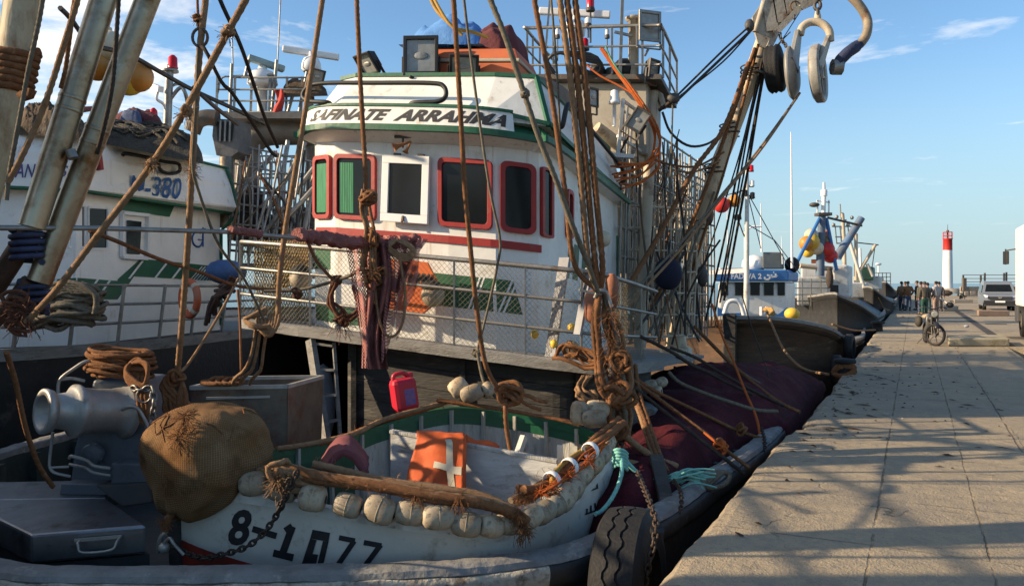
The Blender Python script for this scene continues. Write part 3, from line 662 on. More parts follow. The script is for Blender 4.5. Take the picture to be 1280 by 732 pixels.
# brass horn under the visor
mb = MB(); h0 = W(.0, -.22, 3.33)
mb.bar(h0+V((-.10, 0, .03)), h0+V((.12, 0, .03)), .05, .03, 1)
mb.tube([h0+V((0, 0, .02)), h0+V((0, -.02, -.10))], .012, 6, 1)
mb.lathe(h0+V((.10, -.02, -.03)), V((-.9, -.25, -.35)), [(0, .012), (.08, .016), (.16, .028), (.22, .055)], 10, 0, cap=False)
mb.lathe(h0+V((.09, -.04, -.05)), V((-.4, -.2, -.9)), [(0, .01), (.05, .015), (.10, .02), (.13, .04)], 10, 0, cap=False)
mb.build('horn', [M('faded_orange_horn', (.42, .17, .06), (.30, .12, .05), 9, .5), steel_dark], wheel)
# bulkhead lamp on the starboard wall
mb = MB(); p = wall_pt(4.05, 2.65, 0); mb.lathe(p, BU, [(0, .12), (.06, .13), (.10, .12), (.16, .09), (.18, .03)], 14); mb.build('wall_lamp', M('yellowed_lamp', (.60, .53, .40), (.5, .43, .3), 5, .5), wheel)
# black tubular rails on the upper stage
mb = MB()
def rail_loop(pts, r=.028): mb.tube(catmull(pts, 6), r, 8)
rail_loop([W(-1.05, -.12, 3.72), W(-1.0, -.26, 3.74), W(-1.28, -.24, 3.76), W(-1.42, -.18, 3.84), W(-1.35, -.16, 3.96), W(-1.1, -.18, 4.0), W(-.4, -.2, 4.0), W(.35, -.2, 4.0), W(.52, -.2, 3.96), W(.55, -.22, 3.84), W(.45, -.25, 3.77), W(.15, -.26, 3.75), W(.08, -.16, 3.72)])
rail_loop([W(1.72, .35, 3.70), W(1.80, .3, 3.66), W(1.84, .35, 3.90), W(1.82, .6, 3.98), W(1.8, 1.2, 3.98), W(1.8, 2.4, 3.92), W(1.8, 3.6, 3.84), W(1.8, 3.75, 3.70), W(1.74, 3.7, 3.62)], .03)
for u in (-1.05, .08): mb.ball(W(u, -.16, 3.71), .05, 8, 6)
mb.build('tube_rail', black, wheel)
# floodlights ------------------------------------------------------------------------------------
def floodlight(parent, c, w, h, dirv, up=V((0, 0, 1)), body=black, dpt=.12, post=None):
    x, y, z = frame_of(V(dirv), up); c = V(c); mb = MB()
    f = [c+x*a*w/2+y*b*h/2 for a, b in ((-1, -1), (1, -1), (1, 1), (-1, 1))]; k = [c-z*dpt+x*a*w*.32+y*b*h*.32 for a, b in ((-1, -1), (1, -1), (1, 1), (-1, 1))]
    i_ = [c+x*a*w*.40+y*b*h*.40 for a, b in ((-1, -1), (1, -1), (1, 1), (-1, 1))]; fo = [p+z*.03 for p in f]; io = [p+z*.03 for p in i_]
    mb.rings([k, f, fo, io, i_], 0, False, False); mb.add(k, [(3, 2, 1, 0)])
    for s in (-1, 1): mb.bar(c+x*s*(w/2+.012)-z*.03, c+x*s*(w/2+.012)-y*(h*.5+.10)-z*.03, .02, .035)
    mb.bar(c-x*(w/2+.02)-y*(h*.5+.10)-z*.03, c+x*(w/2+.02)-y*(h*.5+.10)-z*.03, .035, .02)
    if post is not None: mb.bar(c-y*(h*.5+.10)-z*.03, V(post), .035)
    o = mb.build('floodlight', body, parent, bevel=.006)
    g = MB(); g.add([p+z*.004 for p in i_], [(0, 1, 2, 3)])
    g.ball(c+z*.006, (w*.22, h*.10, .01), 10, 6, 1, R=Matrix((x, y, z)).transposed())
    return o, g.build('floodlight_glass', [glass_lamp, alu], parent)
floodlight(wheel, P(526, 70, 9.9), .44, .50, (-.05, -1, .05), dpt=.16, post=W(-.12, .18, 4.2))
floodlight(wheel, P(459, 80, 10.25), .34, .30, (-.55, -.55, -.62), dpt=.12, post=W(-.85, .25, 4.2))
floodlight(wheel, P(580, 83, 9.75), .36, .30, (.1, -1, -.75), dpt=.10, post=W(.45, .25, 4.2))
# cargo on the roof -------------------------------------------------------------------------------
def heap(name, cx, cy, w, d, h, z, mat, label, cat, seed, nu=26, nv=20, group=None, rough=.18, fr=2.2, rot=BA, power=2.4, parent=None, W_=W, top=None):
    mb = MB()
    def fn(a, b):
        x, y = (a*2-1), (b*2-1); e = max(0.0, 1-(abs(x)**power+abs(y)**power))
        u, v = cx+x*w/2, cy+y*d/2; k = e**.45
        nz_ = noise.noise(V((u*fr+seed, v*fr, seed)))*.7+noise.noise(V((u*fr*2.6, v*fr*2.6+seed, 4)))*.4
        p = W_(u+.05*nz_, v+.05*nz_, z+h*k*(1+rough*3*nz_*.6)+(top(u, v) if top else 0)*k)
        return p
    mb.grid(fn, nu, nv, 0)
    o = mb.build(name, mat, parent)
    if parent is None: tag(o, label, cat, group)
    return o
# orange life-raft case: lidded box with a seam, on the roof
rt = thing('raft_case', 'orange plastic case lying under the blue cloth on the wheelhouse roof', 'life raft case', W(.35, .95, 4.22))
def obox(mb, c, s, mi=0, tap=0.0, R=None):
    hx, hy, hz = [k/2 for k in s]; vs = []
    for z, t in ((-hz, 0), (hz, tap)):
        for x, y in ((-1, -1), (1, -1), (1, 1), (-1, 1)): vs.append(W(c[0]+x*(hx-t), c[1]+y*(hy-t), c[2]+z))
    mb.add(vs, [(3, 2, 1, 0), (4, 5, 6, 7)]+[(i, (i+1) % 4, (i+1) % 4+4, i+4) for i in range(4)], mi)
mb = MB(); obox(mb, (.40, .95, 4.36), (1.5, .8, .24), tap=-.03); mb.build('case_body', orange_crate, rt, bevel=.02)
mb = MB(); obox(mb, (.40, .95, 4.60), (1.56, .86, .16), tap=.07); mb.build('case_lid', orange_crate, rt, bevel=.03)
mb = MB(); obox(mb, (.40, .95, 4.505), (1.60, .90, .04)); mb.build('case_seam', M('pale_seam', (.42, .36, .28), None, 6, .7), rt, bevel=.01)
heap('tarpaulin', .30, 1.05, 1.25, .8, .07, 4.68, tarp_brown, 'crumpled tan sheet laid over the orange case on the roof', 'sheet', 3)
heap('tarpaulin', 1.02, 2.2, 1.0, 2.4, .48, 4.22, tarp_brown, 'brown tarpaulin draped along the roof behind the orange case', 'tarpaulin', 8, rough=.10)
heap('blue_cloth', .12, .95, 1.15, .8, .40, 4.72, tarp_blue, 'bundled blue cloth on top of the orange roof case', 'cloth', 13, rough=.34, fr=4)
heap('maroon_cloth', .75, 1.05, .62, .8, .46, 4.66, cloth_maroon, 'dark maroon crumpled cloth beside the blue bundle on the roof', 'cloth', 21, rough=.28, fr=3.2)
mb = MB(); mb.rope([P(536, -6, 9.6), P(545, 12, 9.55), P(556, 24, 9.5), P(570, 36, 9.5), P(590, 40, 9.5), P(610, 47, 9.5)], .022, 0); mb.rope([P(540, -6, 9.6), P(551, 14, 9.5), P(562, 30, 9.45), P(578, 44, 9.45)], .02, 0)
tag(mb.build('yellow_strap', M('yellow_webbing', (.48, .27, .05), (.36, .2, .05), 9, .8)), 'yellow brown strap rising from the blue cloth on the roof', 'strap')
# ------------------------------------------------------------------ guard rail with chain-link netting
gr = [(-2.15, 2.2), (-2.2, .3), (-2.15, -.5), (-1.1, -.68), (0, -.73), (1.2, -.71), (2.30, -.60), (2.45, -.35), (2.5, 1.0), (2.5, 2.6)]
gp = []
for (a, b), (c, d) in zip(gr, gr[1:]):
    for k in range(8): gp.append(V((a+(c-a)*k/8, b+(d-b)*k/8, 0)))
gp.append(V((*gr[-1], 0)))
gL = [0]
for a, b in zip(gp, gp[1:]): gL.append(gL[-1]+(b-a).length)
def gat(s, h):
    s = max(0, min(gL[-1]-1e-5, s)); j = 0
    while gL[j+1] < s: j += 1
    p = gp[j].lerp(gp[j+1], (s-gL[j])/(gL[j+1]-gL[j])); return W(p.x, p.y, .99+h)
mb = MB()
for h, r in ((.95, .028), (.63, .019), (.31, .019)): mb.tube([gat(gL[-1]*i/60, h) for i in range(61)], r, 7)
for s in (.9, 1.9, 2.75, 3.9, 4.75, 5.75, 6.55, 7.15, 8.2, 9.3): mb.bar(gat(s, 0), gat(s, .96), .045, .02)
mb.build('guard_rail', steel, boat)
mb = MB(); mb.bar(P(706, 322, 8.55), P(688, 446, 8.35), .13, .03); mb.bar(P(737, 335, 8.3), P(722, 418, 8.2), .10, .03); mb.build('rail_board', M('grey_board', (.30, .30, .31), (.22, .22, .23), 5, .7, 0, .2, 20), boat)
netm = M('chain_link_wire', (.22, .185, .12), (.14, .12, .08), 8, .7, .1)
mb = MB(); c = .062
for sgn_ in (1, -1):
    s = 1.2
    while s < 10.0:
        pts = [(s+sgn_*h+noise.noise(V((s*3, h*4, sgn_)))*.012, h) for h in (.02, .25, .48, .71, .94)]
        pts = [q for q in pts if 1.0 < q[0] < 9.6]
        if len(pts) > 1: mb.tube([gat(a, h) for a, h in pts], (.0022), 3, cap=False, smooth=False)
        s += c
mb.build('rail_netting', netm, boat)
# orange board hung on the front of the wheelhouse behind the rail
mb = MB(); mb.add([W(u, v, z) for v in (-.36, -.33) for u, z in ((.0, 1.30), (.30, 1.28), (.47, 1.42), (.51, 1.70), (.39, 1.90), (.0, 1.92))], [(0, 1, 2, 3, 4, 5), (11, 10, 9, 8, 7, 6)]+[(i, i+6, (i+1) % 6+6, (i+1) % 6) for i in range(6)])
ob = mb.build('orange_board', M('orange_board_paint', (.68, .13, .015), (.58, .10, .02), 5, .6, dirt=(.3, .08, .03), damt=.35), boat, bevel=.008)
mb = MB(); wrap_text(mb, 'ARRAHMA', lambda a, b: W(.0+.48*a, -.366, 1.63+.14*b), bold=.05, shear=.1); mb.build('board_lettering', letter, boat)
mb = MB(); mb.add([W(u, -.40, z) for u, z in ((-.30, 1.34), (-.01, 1.31), (-.01, 1.90), (-.30, 1.92))], [(0, 1, 2, 3)]); mb.build('orange_panel', M('orange_board_paint', (.6, .1, .02)), boat, solid=.03)
# ------------------------------------------------------------------ mast house and its platform behind the wheelhouse
mb = MB()
mb.add([W(u, v, z) for z in (4.25, 5.42) for u, v in ((.25, 4.4), (2.05, 4.4), (2.05, 5.7), (.25, 5.7))], [(3, 2, 1, 0), (4, 5, 6, 7)]+[(i, (i+1) % 4, (i+1) % 4+4, i+4) for i in range(4)])
mb.build('mast_house', buff, boat, bevel=.03)
mb = MB(); mb.add([W(u, v, z) for z in (5.42, 5.50) for u, v in ((-.0, 4.2), (2.3, 4.2), (2.3, 5.9), (-.0, 5.9))], [(3, 2, 1, 0), (4, 5, 6, 7)]+[(i, (i+1) % 4, (i+1) % 4+4, i+4) for i in range(4)]); mb.build('platform', steel_dark, boat)
mb = MB(); pc = [(-.0, 5.9), (-.0, 4.2), (2.3, 4.2), (2.3, 5.9)]
for h, r in ((.78, .028), (.45, .018), (.15, .018)): mb.tube(catmull([W(pc[0][0], pc[0][1], 5.5+h), W(pc[1][0], pc[1][1]+.12, 5.5+h), W(pc[1][0]+.12, pc[1][1], 5.5+h), W(1.2, 4.2, 5.5+h), W(2.18, 4.2, 5.5+h), W(2.3, 4.32, 5.5+h), W(2.3, 5.9, 5.5+h)], 5), r, 6)
for u, v in ((0, 5.9), (0, 5), (.0, 4.3), (.5, 4.2), (1.0, 4.2), (1.5, 4.2), (2.0, 4.2), (2.3, 4.4), (2.3, 5.1), (2.3, 5.9), (-.0, 4.6)): mb.bar(W(u, v, 5.5), W(u, v, 6.28), .035, .035)
mb.build('platform_rail', steel, boat)
mb = MB(); a, b_ = P(674, 14, 13.7), P(763, 19, 13.5); mb.bar(a, b_, .10, .12); mb.build('radar_scanner', white_plain, boat, bevel=.02)
mb = MB(); mb.lathe(P(719, 62, 13.6), (0, 0, 1), [(0, .08), (.2, .07), (.22, .16), (.38, .19), (.46, .16), (.52, .06), (.60, .05)], 14); mb.build('radar_pedestal', white_plain, boat)
def beacon(c, r, h, col, post):
    mb = MB(); c = V(c); mb.lathe(c, (0, 0, 1), [(-.03, r*1.15), (.0, r*1.2), (.03, r*1.05)], 12, 0); mb.lathe(c+V((0, 0, .03)), (0, 0, 1), [(0, r), (h*.8, r*.95), (h, r*.6)], 12, 1)
    mb.tube([c-V((0, 0, post)), c-V((0, 0, .02))], r*.3, 6, 0); return mb.build('beacon_light', [steel_dark, col], boat)
beacon(P(738, 12, 13.2), .065, .22, lamp_red, .55); beacon(P(735, 32, 13.2), .055, .10, lamp_white, .2); beacon(P(731, 61, 13.3), .065, .14, lamp_red, .3)
for px in (697, 759): beacon(P(px, 46, 13.1), .035, .10, lamp_white, .4)
mb = MB()
mb.bar(P(775, 95, 13.0), P(779, -40, 13.0), .05, .05); mb.bar(P(768, 40, 13.0), P(790, 45, 13.0), .04); mb.build('antenna_post', steel, boat); mb = MB(); mb.bar(P(681, 75, 13.4), P(689, -20, 13.4), .035)
mb.bar(P(689, -2, 13.4), P(695, -2, 13.4), .03); mb.build('antenna_post', steel, boat)
mb = MB(); mb.lathe(P(792, 98, 13.1), (0, 0, 1), [(0, .085), (.95, .085), (.96, .14), (1.0, .14)], 12); mb.build('vent_pipe', tan_steel, boat)
mb = MB()
for k in range(4): mb.rope([P(690+random.uniform(-8, 8), 92, 13.1), P(684, 75, 13.1), P(700, 66, 13.0), P(738, 68+k*3, 13.0), P(752, 80, 13.0), P(745, 93, 13.1), P(715, 90-k*3, 13.0)], .03, fine=False)
for q, s in (((780, 88), .20), ((747, 90), .14), ((763, 93), .12)): mb.ball(P(*q, 13.2), s, 10, 6)
mb.build('black_hose_coil', hose_black, boat)
floodlight(boat, P(812, 33, 12.9), .40, .50, (.35, -1, .0), body=steel, dpt=.16, post=P(806, 70, 12.9))
floodlight(boat, P(817, 86, 12.9), .28, .30, (.8, -.8, -.15), body=steel_dark, dpt=.12, post=P(800, 95, 12.9))
floodlight(boat, P(798, 150, 12.2), .26, .36, (-.25, -1, -.15), up=V((.55, 0, .8)), body=steel_dark, dpt=.14, post=P(775, 190, 12.6))
floodlight(boat, P(741, 122, 12.4), .22, .30, (.7, -.8, 0), body=steel_dark, dpt=.1, post=P(735, 160, 12.6))
mb = MB(); mb.lathe(P(768, 130, 12.4), (0, 0, 1), [(-.35, .03), (0, .03), (.0, .09), (.04, .09), (.06, .07), (.20, .055), (.22, .02)], 12); mb.build('gps_antenna', white_plain, boat)
mb = MB(); mb.tube([P(816, 115, 13.3), P(800, 436, 13.0)], .095, 14); mb.tube([P(806, 105, 13.5), P(826, 120, 13.3), P(830, 135, 13.2)], .05, 8)
mb.tube([P(745, 160, 12.9), P(806, 205, 13.3)], .11, 12); mb.build('corner_mast', tan_steel, boat)
mb = MB(); mb.bar(P(779, 124, 12.4), P(772, 196, 12.4), .11, .05); mb.bar(P(779, 126, 12.4), P(812, 150, 13.2), .04); mb.bar(P(772, 170, 12.4), P(806, 192, 13.2), .04)
mb.bar(P(764, 194, 12.3), P(792, 196, 12.3), .12, .06)
for k in range(4): mb.bar(P(785+k*7, 130+k*5, 12.6+k*.2), P(780+k*7, 190+k*3, 12.6+k*.2), .035)
mb.build('ladder_frame', M('pale_aluminium', (.55, .53, .49), (.45, .43, .39), 5, .5, .3, .1, 30, dirt=(.2, .16, .12), damt=.4), boat)
# steel cages: upright bars between rails, on the quay side and across
def cage(name, A, B, C, D, nv, nh, r=.022, mat=steel, parent=boat, skew=0.0, seed=0, depth=None):
    """A-B top edge, C-D bottom edge (A above C)"""
    random.seed(seed); mb = MB()
    for i in range(nv+1):
        f = i/nv; p, q = A.lerp(B, f), C.lerp(D, min(1, max(0, f+skew)))
        p = p+V((random.gauss(0, .015), 0, random.gauss(0, .05))); k = r*random.uniform(.7, 1.25)
        mb.tube([p, p.lerp(q, .5)+V((random.gauss(0, .015),)*3), q], k, 5)
    for j in range(nh+1):
        g = j/nh; mb.tube([A.lerp(C, g), B.lerp(D, g)], r*1.1, 5)
    for k in range(max(1, nv//9)):
        f = random.random()*.7; mb.tube([A.lerp(B, f), C.lerp(D, f+.3)], r*.8, 5)
    return mb.build(name, mat, parent)
cage('net_cage_panel', P(778, 138, 12.7), P(888, 213, 17.4), P(772, 430, 12.6), P(884, 420, 17.4), 26, 8, .019, steel, seed=1)
cage('net_cage_panel', P(790, 185, 14.5), P(893, 232, 18.5), P(782, 418, 14.5), P(893, 408, 18.5), 22, 7, .021, M('rusty_bar', (.14, .095, .06), (.09, .06, .04), 5, .7, .2, .2, 30), seed=2)
cage('net_cage_panel', P(764, 255, 12.9), P(872, 262, 14.2), P(766, 425, 12.9), P(866, 418, 14.2), 15, 6, .020, tan_steel, seed=3)
cage('net_cage_panel', P(780, 170, 16), P(880, 215, 19), P(775, 400, 16), P(885, 402, 19), 20, 8, .02, tan_steel, seed=4)
cage('net_cage_panel', P(740, 205, 15.5), P(800, 200, 17), P(738, 330, 15.5), P(800, 400, 17), 9, 6, .022, steel_dark, seed=6)
mb = MB(); random.seed(5)                              # chain-link behind the ladder frame
A, B, C_, D_ = P(776, 178, 13.2), P(868, 228, 16.5), P(775, 250, 13.2), P(866, 285, 16.5)
for sg in (0, 1):
    for i in range(-9, 46):
        f0 = i/45; f1 = (i+9)/45
        if sg: f0, f1 = f1, f0
        if 0 <= f0 <= 1 and 0 <= f1 <= 1: mb.tube([A.lerp(B, f0), C_.lerp(D_, f1)], .006, 3, cap=False)
mb.build('cage_netting', wire, boat)
# casing and gear standing inside the cages
for (px, py, d, w, h) in ((800, 330, 15, .5, 1.6), (770, 300, 14.5, .35, 1.2), (845, 390, 17, .9, .7), (825, 300, 17.5, .5, .9), (790, 250, 14.2, .3, .5)):
    mb = MB(); mb.box(P(px, py, d), (w, .5, h)); mb.build('deck_casing', M('dark_casing', (.12, .105, .085), (.08, .07, .06), 4, .7, 0, .2, 20, dirt=RUST, damt=.4), boat, bevel=.03)
mb = MB(); mb.tube(catmull([W(2.3, 3.2, .55), W(2.2, 5, .6), W(2.3, 7.5, .6)], 4), .0, 4) if False else None
mb.add([W(u, v, z) for z in (-.95, .62) for u, v in ((2.35, 2.9), (3.2, 3.0), (3.25, 7.5), (2.35, 7.5))], [(3, 2, 1, 0), (4, 5, 6, 7)]+[(i, (i+1) % 4, (i+1) % 4+4, i+4) for i in range(4)])
mb.add([W(u, v, z) for z in (-.95, .45) for u, v in ((2.4, .9), (2.75, 1.0), (2.8, 2.8), (2.4, 2.8))], [(3, 2, 1, 0), (4, 5, 6, 7)]+[(i, (i+1) % 4, (i+1) % 4+4, i+4) for i in range(4)])
mb.build('side_casing', M('grey_casing', (.28, .26, .23), (.20, .19, .17), 3, .7, 0, .25, 15, dirt=(.12, .08, .05), dscale=4, damt=.45), boat, bevel=.02)
# ------------------------------------------------------------------ derrick boom with its bracket and net hauling blocks
bt, bb = P(957, 44, 13.7), P(845, 418, 14.6)
mb = MB(); mb.tube(catmull([bb, P(869, 310, 14.4), P(893, 220, 14.1), P(921, 147, 13.9), bt], 4), .135, 14); mb.lathe(bb-V((0, 0, .5)), (0, 0, 1), [(0, .3), (.25, .3), (.3, .2), (.55, .18)], 12)
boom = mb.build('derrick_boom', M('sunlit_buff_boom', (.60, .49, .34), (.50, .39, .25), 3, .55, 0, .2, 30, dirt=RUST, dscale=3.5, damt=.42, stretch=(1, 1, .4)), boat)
D0 = V((0, .10, 0))
def plate(pts, d, th, mb, mi=0): mb.prism([P(x, y, d)-V((0, th/2, 0)) for x, y in pts], V((0, th, 0)), mi)
mb = MB(); plate([(940, 22), (952, 4), (972, -8), (1002, -26), (1022, -20), (1026, -4), (996, 12), (978, 30), (968, 48), (960, 62), (948, 58), (943, 40)], 13.6, .05, mb)
for off_ in (-.14, .14):
    mb.tube([P(944, 40, 13.6+off_*.2), P(955, 2, 13.6+off_*.2), P(985, -20, 13.6+off_*.2), P(1024, -26, 13.6)], .05, 6)
    mb.bar(P(960, 62, 13.6+off_), P(971, 40, 13.6+off_), .05, .1); mb.bar(P(971, 40, 13.6+off_), P(1000, 10, 13.6+off_), .05, .1); mb.bar(P(1000, 10, 13.6+off_), P(1026, -2, 13.6+off_), .05, .1)
for x in (960, 972, 984, 996, 1008): mb.bar(P(x, -20+(1000-x)*.5, 13.55), P(x+6, 16+(985-x)*.9, 13.55), .03, .2)
mb.build('boom_bracket', M('flaking_buff_bracket', (.44, .39, .31), (.34, .29, .22), 4, .6, 0, .3, 15, dirt=RUST, dscale=4, damt=.55), boat)
mb = MB(); mb.tube(catmull(Ps((1022, -26, 13.4), (1048, -16, 13.3), (1070, 2, 13.2), (1083, 22, 13.2), (1084, 40, 13.1), (1076, 54, 13.1), (1062, 64, 13.0), (1050, 76, 13.0), (1044, 86, 13.0)), 5), .075, 10)
mb.build('hydraulic_arm', M('rusty_buff_arm', (.30, .24, .17), (.20, .15, .10), 5, .6, .1, .2, 20, dirt=RUST, dscale=5, damt=.5), boat)
mb = MB(); mb.rope(Ps((1073, 57, 13.08), (1062, 64, 12.98), (1050, 76, 12.98), (1045, 84, 12.98)), .098, fine=True); mb.build('arm_wrap', M('blue_black_tape', (.03, .04, .09), (.02, .025, .05), 8, .7, 0, .5, 30), boat)
alum = M('grey_block_cheek', (.30, .29, .27), (.22, .21, .19), 3, .5, .3, .15, 20, dirt=(.14, .12, .10), dscale=3, damt=.45)
mb = MB(); mb.tube(catmull(Ps((1000, 44, 13.2), (1003, 34, 13.2), (1013, 28, 13.2), (1026, 29, 13.15), (1036, 38, 13.1), (1038, 52, 13.1)), 5), .065, 10, 0)
mb.lathe(P(1022, 22, 13.2), (0, 0, 1), [(-.12, .05), (0, .06), (.1, .04)], 8); mb.build('block_yoke', tan_steel, boat)
ax = V((.86, -.5, .06)).normalized()
def block(c, r, neck, mats, name='hauling_block', tilt=0):
    """sheave between cheeks, with the neck that rises to the yoke"""
    mb = MB(); c = V(c)
    mb.lathe(c-ax*.10, ax, [(-.02, r*.35), (0, r*.9), (.02, r), (.05, r), (.09, r*.80), (.13, r*.80), (.17, r), (.20, r), (.22, r*.9), (.25, r*.35)], 26, 0)
    mb.bar(c+V((0, 0, r*.3)), neck, .26, .10, 0, up=ax)
    for k in range(6):
        a = 2*pi*k/6; x, y, z = frame_of(ax); mb.bar(c+ax*.155, c+ax*.155+(x*cos(a)+y*sin(a))*r*.8, .03, .03, 1)
    mb.lathe(c+ax*.14, ax, [(0, r*.25), (.04, r*.22)], 12, 1)
    o = mb.build(name, mats, boat, bevel=.008); return o
def cheek(c, prof, neck, w, mats, spokes=0):
    mb = MB(); c = V(c); mb.lathe(c, ax, prof, 34, 0); x, y, z = frame_of(ax)
    n0 = c+(V(neck)-c)*.42; mb.rings([[p+ax*o+x*s*k for o, s in ((-.035, -1), (.035, -1), (.035, 1), (-.035, 1))] for p, k in ((c+(V(neck)-c)*.2, w*1.25), (n0, w), (V(neck), w*.55))], 0, False)
    if spokes:
        mb.lathe(c+ax*.05, ax, [(0, .02), (0, .34), (.004, .345)], 24, 1)
        for k in range(spokes): a = 2*pi*k/spokes; mb.bar(c+ax*.07, c+ax*.07+(x*cos(a)+y*sin(a))*.36, .045, .03, 0)
        mb.lathe(c+ax*.05, ax, [(0, .1), (.06, .09), (.07, .03)], 12, 0)
    else:
        for a0 in (.5, 2.6): mb.bar(c+ax*.085, c+ax*.06+(x*cos(a0)+y*sin(a0))*.36, .05, .02, 0)
    return mb.build('hauling_block', mats, boat, bevel=.008)
cheek(P(990, 92, 13.2), [(-.05, .05), (-.05, .40), (-.01, .45), (.03, .44), (.05, .37), (.085, .28), (.09, .02)], P(998, 40, 13.2), .24, [alum, steel])
cheek(P(1020, 93, 13.15), [(-.06, .02), (-.06, .40), (-.02, .47), (.09, .48), (.12, .45), (.10, .37), (.045, .35), (.04, .02)], P(1036, 46, 13.1), .18, [M('pale_block', (.36, .34, .30), (.26, .245, .22), 3, .5, .15, .15, 20, dirt=(.16, .10, .06), dscale=4, damt=.5), black], spokes=5)
mb = MB(); mb.lathe(P(971, 86, 13.3)-ax*.16, ax, [(0, .15), (.01, .36), (.05, .40), (.08, .37), (.11, .40), (.15, .37), (.19, .40), (.24, .38), (.26, .15)], 24); mb.build('rubber_sheave', rubber, boat)
for q0, q1, r_ in (((946, 71, 13.3), (968, 71, 13.3), .022), ((946, 88, 13.3), (968, 95, 13.3), .022), ((1040, 84, 13.0), (1052, 84, 13.0), .13)):
    mb = MB(); mb.tube([P(*q0), P(*q1)], r_, 8); mb.build('block_pin', steel, boat)
mb = MB(); chain(mb, [P(973, 36, 13.5), P(976, 48, 13.4), P(983, 58, 13.2)], .09, .014); chain(mb, [P(1022, -8, 13.3), P(1022, 22, 13.2)], .16, .03)
mb.tube([P(994, 8, 13.5)+V((cos(2*pi*k/14)*.085, 0, sin(2*pi*k/14)*.085)) for k in range(14)], .014, 5, closed=True); mb.tube(Ps((993, 24, 13.4), (992, 14, 13.5)), .02, 6); mb.build('shackle', steel_dark, boat)
# running rigging on the boom: one part per line
def line_part(name, pts, r, m, parent=boom, fine=False, sag=0.0):
    pts = [P(*p) for p in pts]
    if sag: pts = [pts[0], pts[0].lerp(pts[1], .5)-V((0, 0, sag)), pts[1]]
    mb = MB(); mb.rope(pts, r, 0, fine=fine); return mb.build(name, m, parent)
for pts, r, m in (
    (((948, 55, 13.4), (905, 215, 14.0), (868, 330, 14.3), (845, 420, 14.5)), .024, rope_brown), (((944, 60, 13.4), (890, 215, 13.6), (842, 330, 13.6), (795, 420, 13.4)), .034, rope_brown),
    (((936, 78, 13.4), (905, 160, 13.4), (866, 215, 13.2), (820, 300, 12.6), (768, 385, 11.5)), .042, rope_brown), 
    (((954, 70, 13.5), (925, 200, 14.5), (905, 300, 15.0), (882, 400, 15.4)), .022, rope_dark), (((958, 66, 13.5), (936, 160, 14.2), (915, 280, 15), (893, 395, 15.6)), .018, rope_dark),
    (((953, 72, 13.6), (928, 180, 14), (905, 255, 14.5), (880, 330, 15)), .014, wire), (((960, 64, 13.6), (948, 130, 14), (930, 240, 15), (905, 375, 16)), .026, rope_dark),
    (((957, 72, 13.6), (940, 165, 14.3), (922, 258, 15), (900, 378, 16)), .018, wire), 
    (((996, 122, 13.1), (950, 185, 13.0), (905, 240, 12.4), (845, 310, 11.5), (758, 398, 10)), .020, rope_grey), (((1000, 116, 13.1), (955, 182, 13.0), (908, 240, 12.4), (850, 312, 11.5), (766, 402, 10)), .020, rope_tan),
    (((940, 30, 13.4), (905, 62, 13.2), (845, 121, 13.0)), .018, rope_dark), (((941, 36, 13.4), (905, 70, 13.2), (848, 124, 13.0)), .024, rope_dark), (((938, 40, 13.4), (903, 78, 13.2), (850, 120, 13.0)), .014, rope_dark),
    (((842, 125, 13.0), (832, 132, 13.1), (824, 138, 13.2)), .03, rope_dark), (((841, 122, 13.0), (839, 200, 13.0), (837, 255, 12.9)), .016, rope_grey),
    (((828, 140, 13.2), (838, 165, 13.3), (860, 182, 13.4), (884, 180, 13.6), (905, 165, 13.9)), .022, wire),
    (((905, 190, 13.6), (870, 208, 13.4), (835, 205, 13.2), (815, 198, 13.1)), .02, rope_brown), (((900, 200, 13.6), (868, 215, 13.4), (838, 212, 13.2)), .018, rope_tan),
    (((968, 60, 13.6), (988, 40, 13.4)), .01, wire), (((965, 70, 13.8), (1000, 15, 13.6)), .008, wire), (((900, 300, 14.2), (880, 330, 14), (855, 380, 13.6), (840, 430, 13.2)), .018, rope_dark), (((893, 240, 14), (870, 300, 13.6), (850, 350, 13.2), (812, 415, 12.5)), .022, rope_grey)):
    line_part('rigging_line', pts, r, m, fine=r > .03)
mb = MB(); mb.ball(P(842, 123, 13.0), (.11, .07, .09), 10, 6); mb.ball(P(937, 32, 13.4), (.085, .06, .11), 10, 6); mb.ball(P(886, 268, 14.2), (.09, .07, .2), 10, 6); mb.ball(P(878, 345, 14.4), (.1, .08, .2), 10, 6); mb.build('pulley_block', steel_dark, boom)
random.seed(77)
for k in range(22):                                    # loose rusty lines and stays among the cages
    x0, x1 = random.uniform(775, 880), random.uniform(745, 880); y0 = random.uniform(150, 300) if x0 < 850 else random.uniform(210, 320); d0 = random.uniform(12.6, 14.6)
    line_part('cage_line', ((x0, y0, d0), ((x0+x1)/2+random.uniform(-8, 8), (y0+425)/2+random.uniform(0, 18), d0), (x1, random.uniform(395, 440), d0-.4)), random.uniform(.010, .024), (rope_brown, rope_dark, wire, rope_grey, M('rusty_bar', (.14, .095, .06)))[k % 5], boat)
for k in range(5):                                     # lashings along the boom
    f = .12+.19*k; p = catmull([bb, P(869, 310, 14.4), P(893, 220, 14.1), P(921, 147, 13.9), bt], 10)[int(f*40)]; mb = MB(); mb.rope([p+V((cos(a)*.17, sin(a)*.17, a*.012)) for a in [i*.7 for i in range(27)]], .014, fine=False); mb.build('lashing', rope_dark, boom)
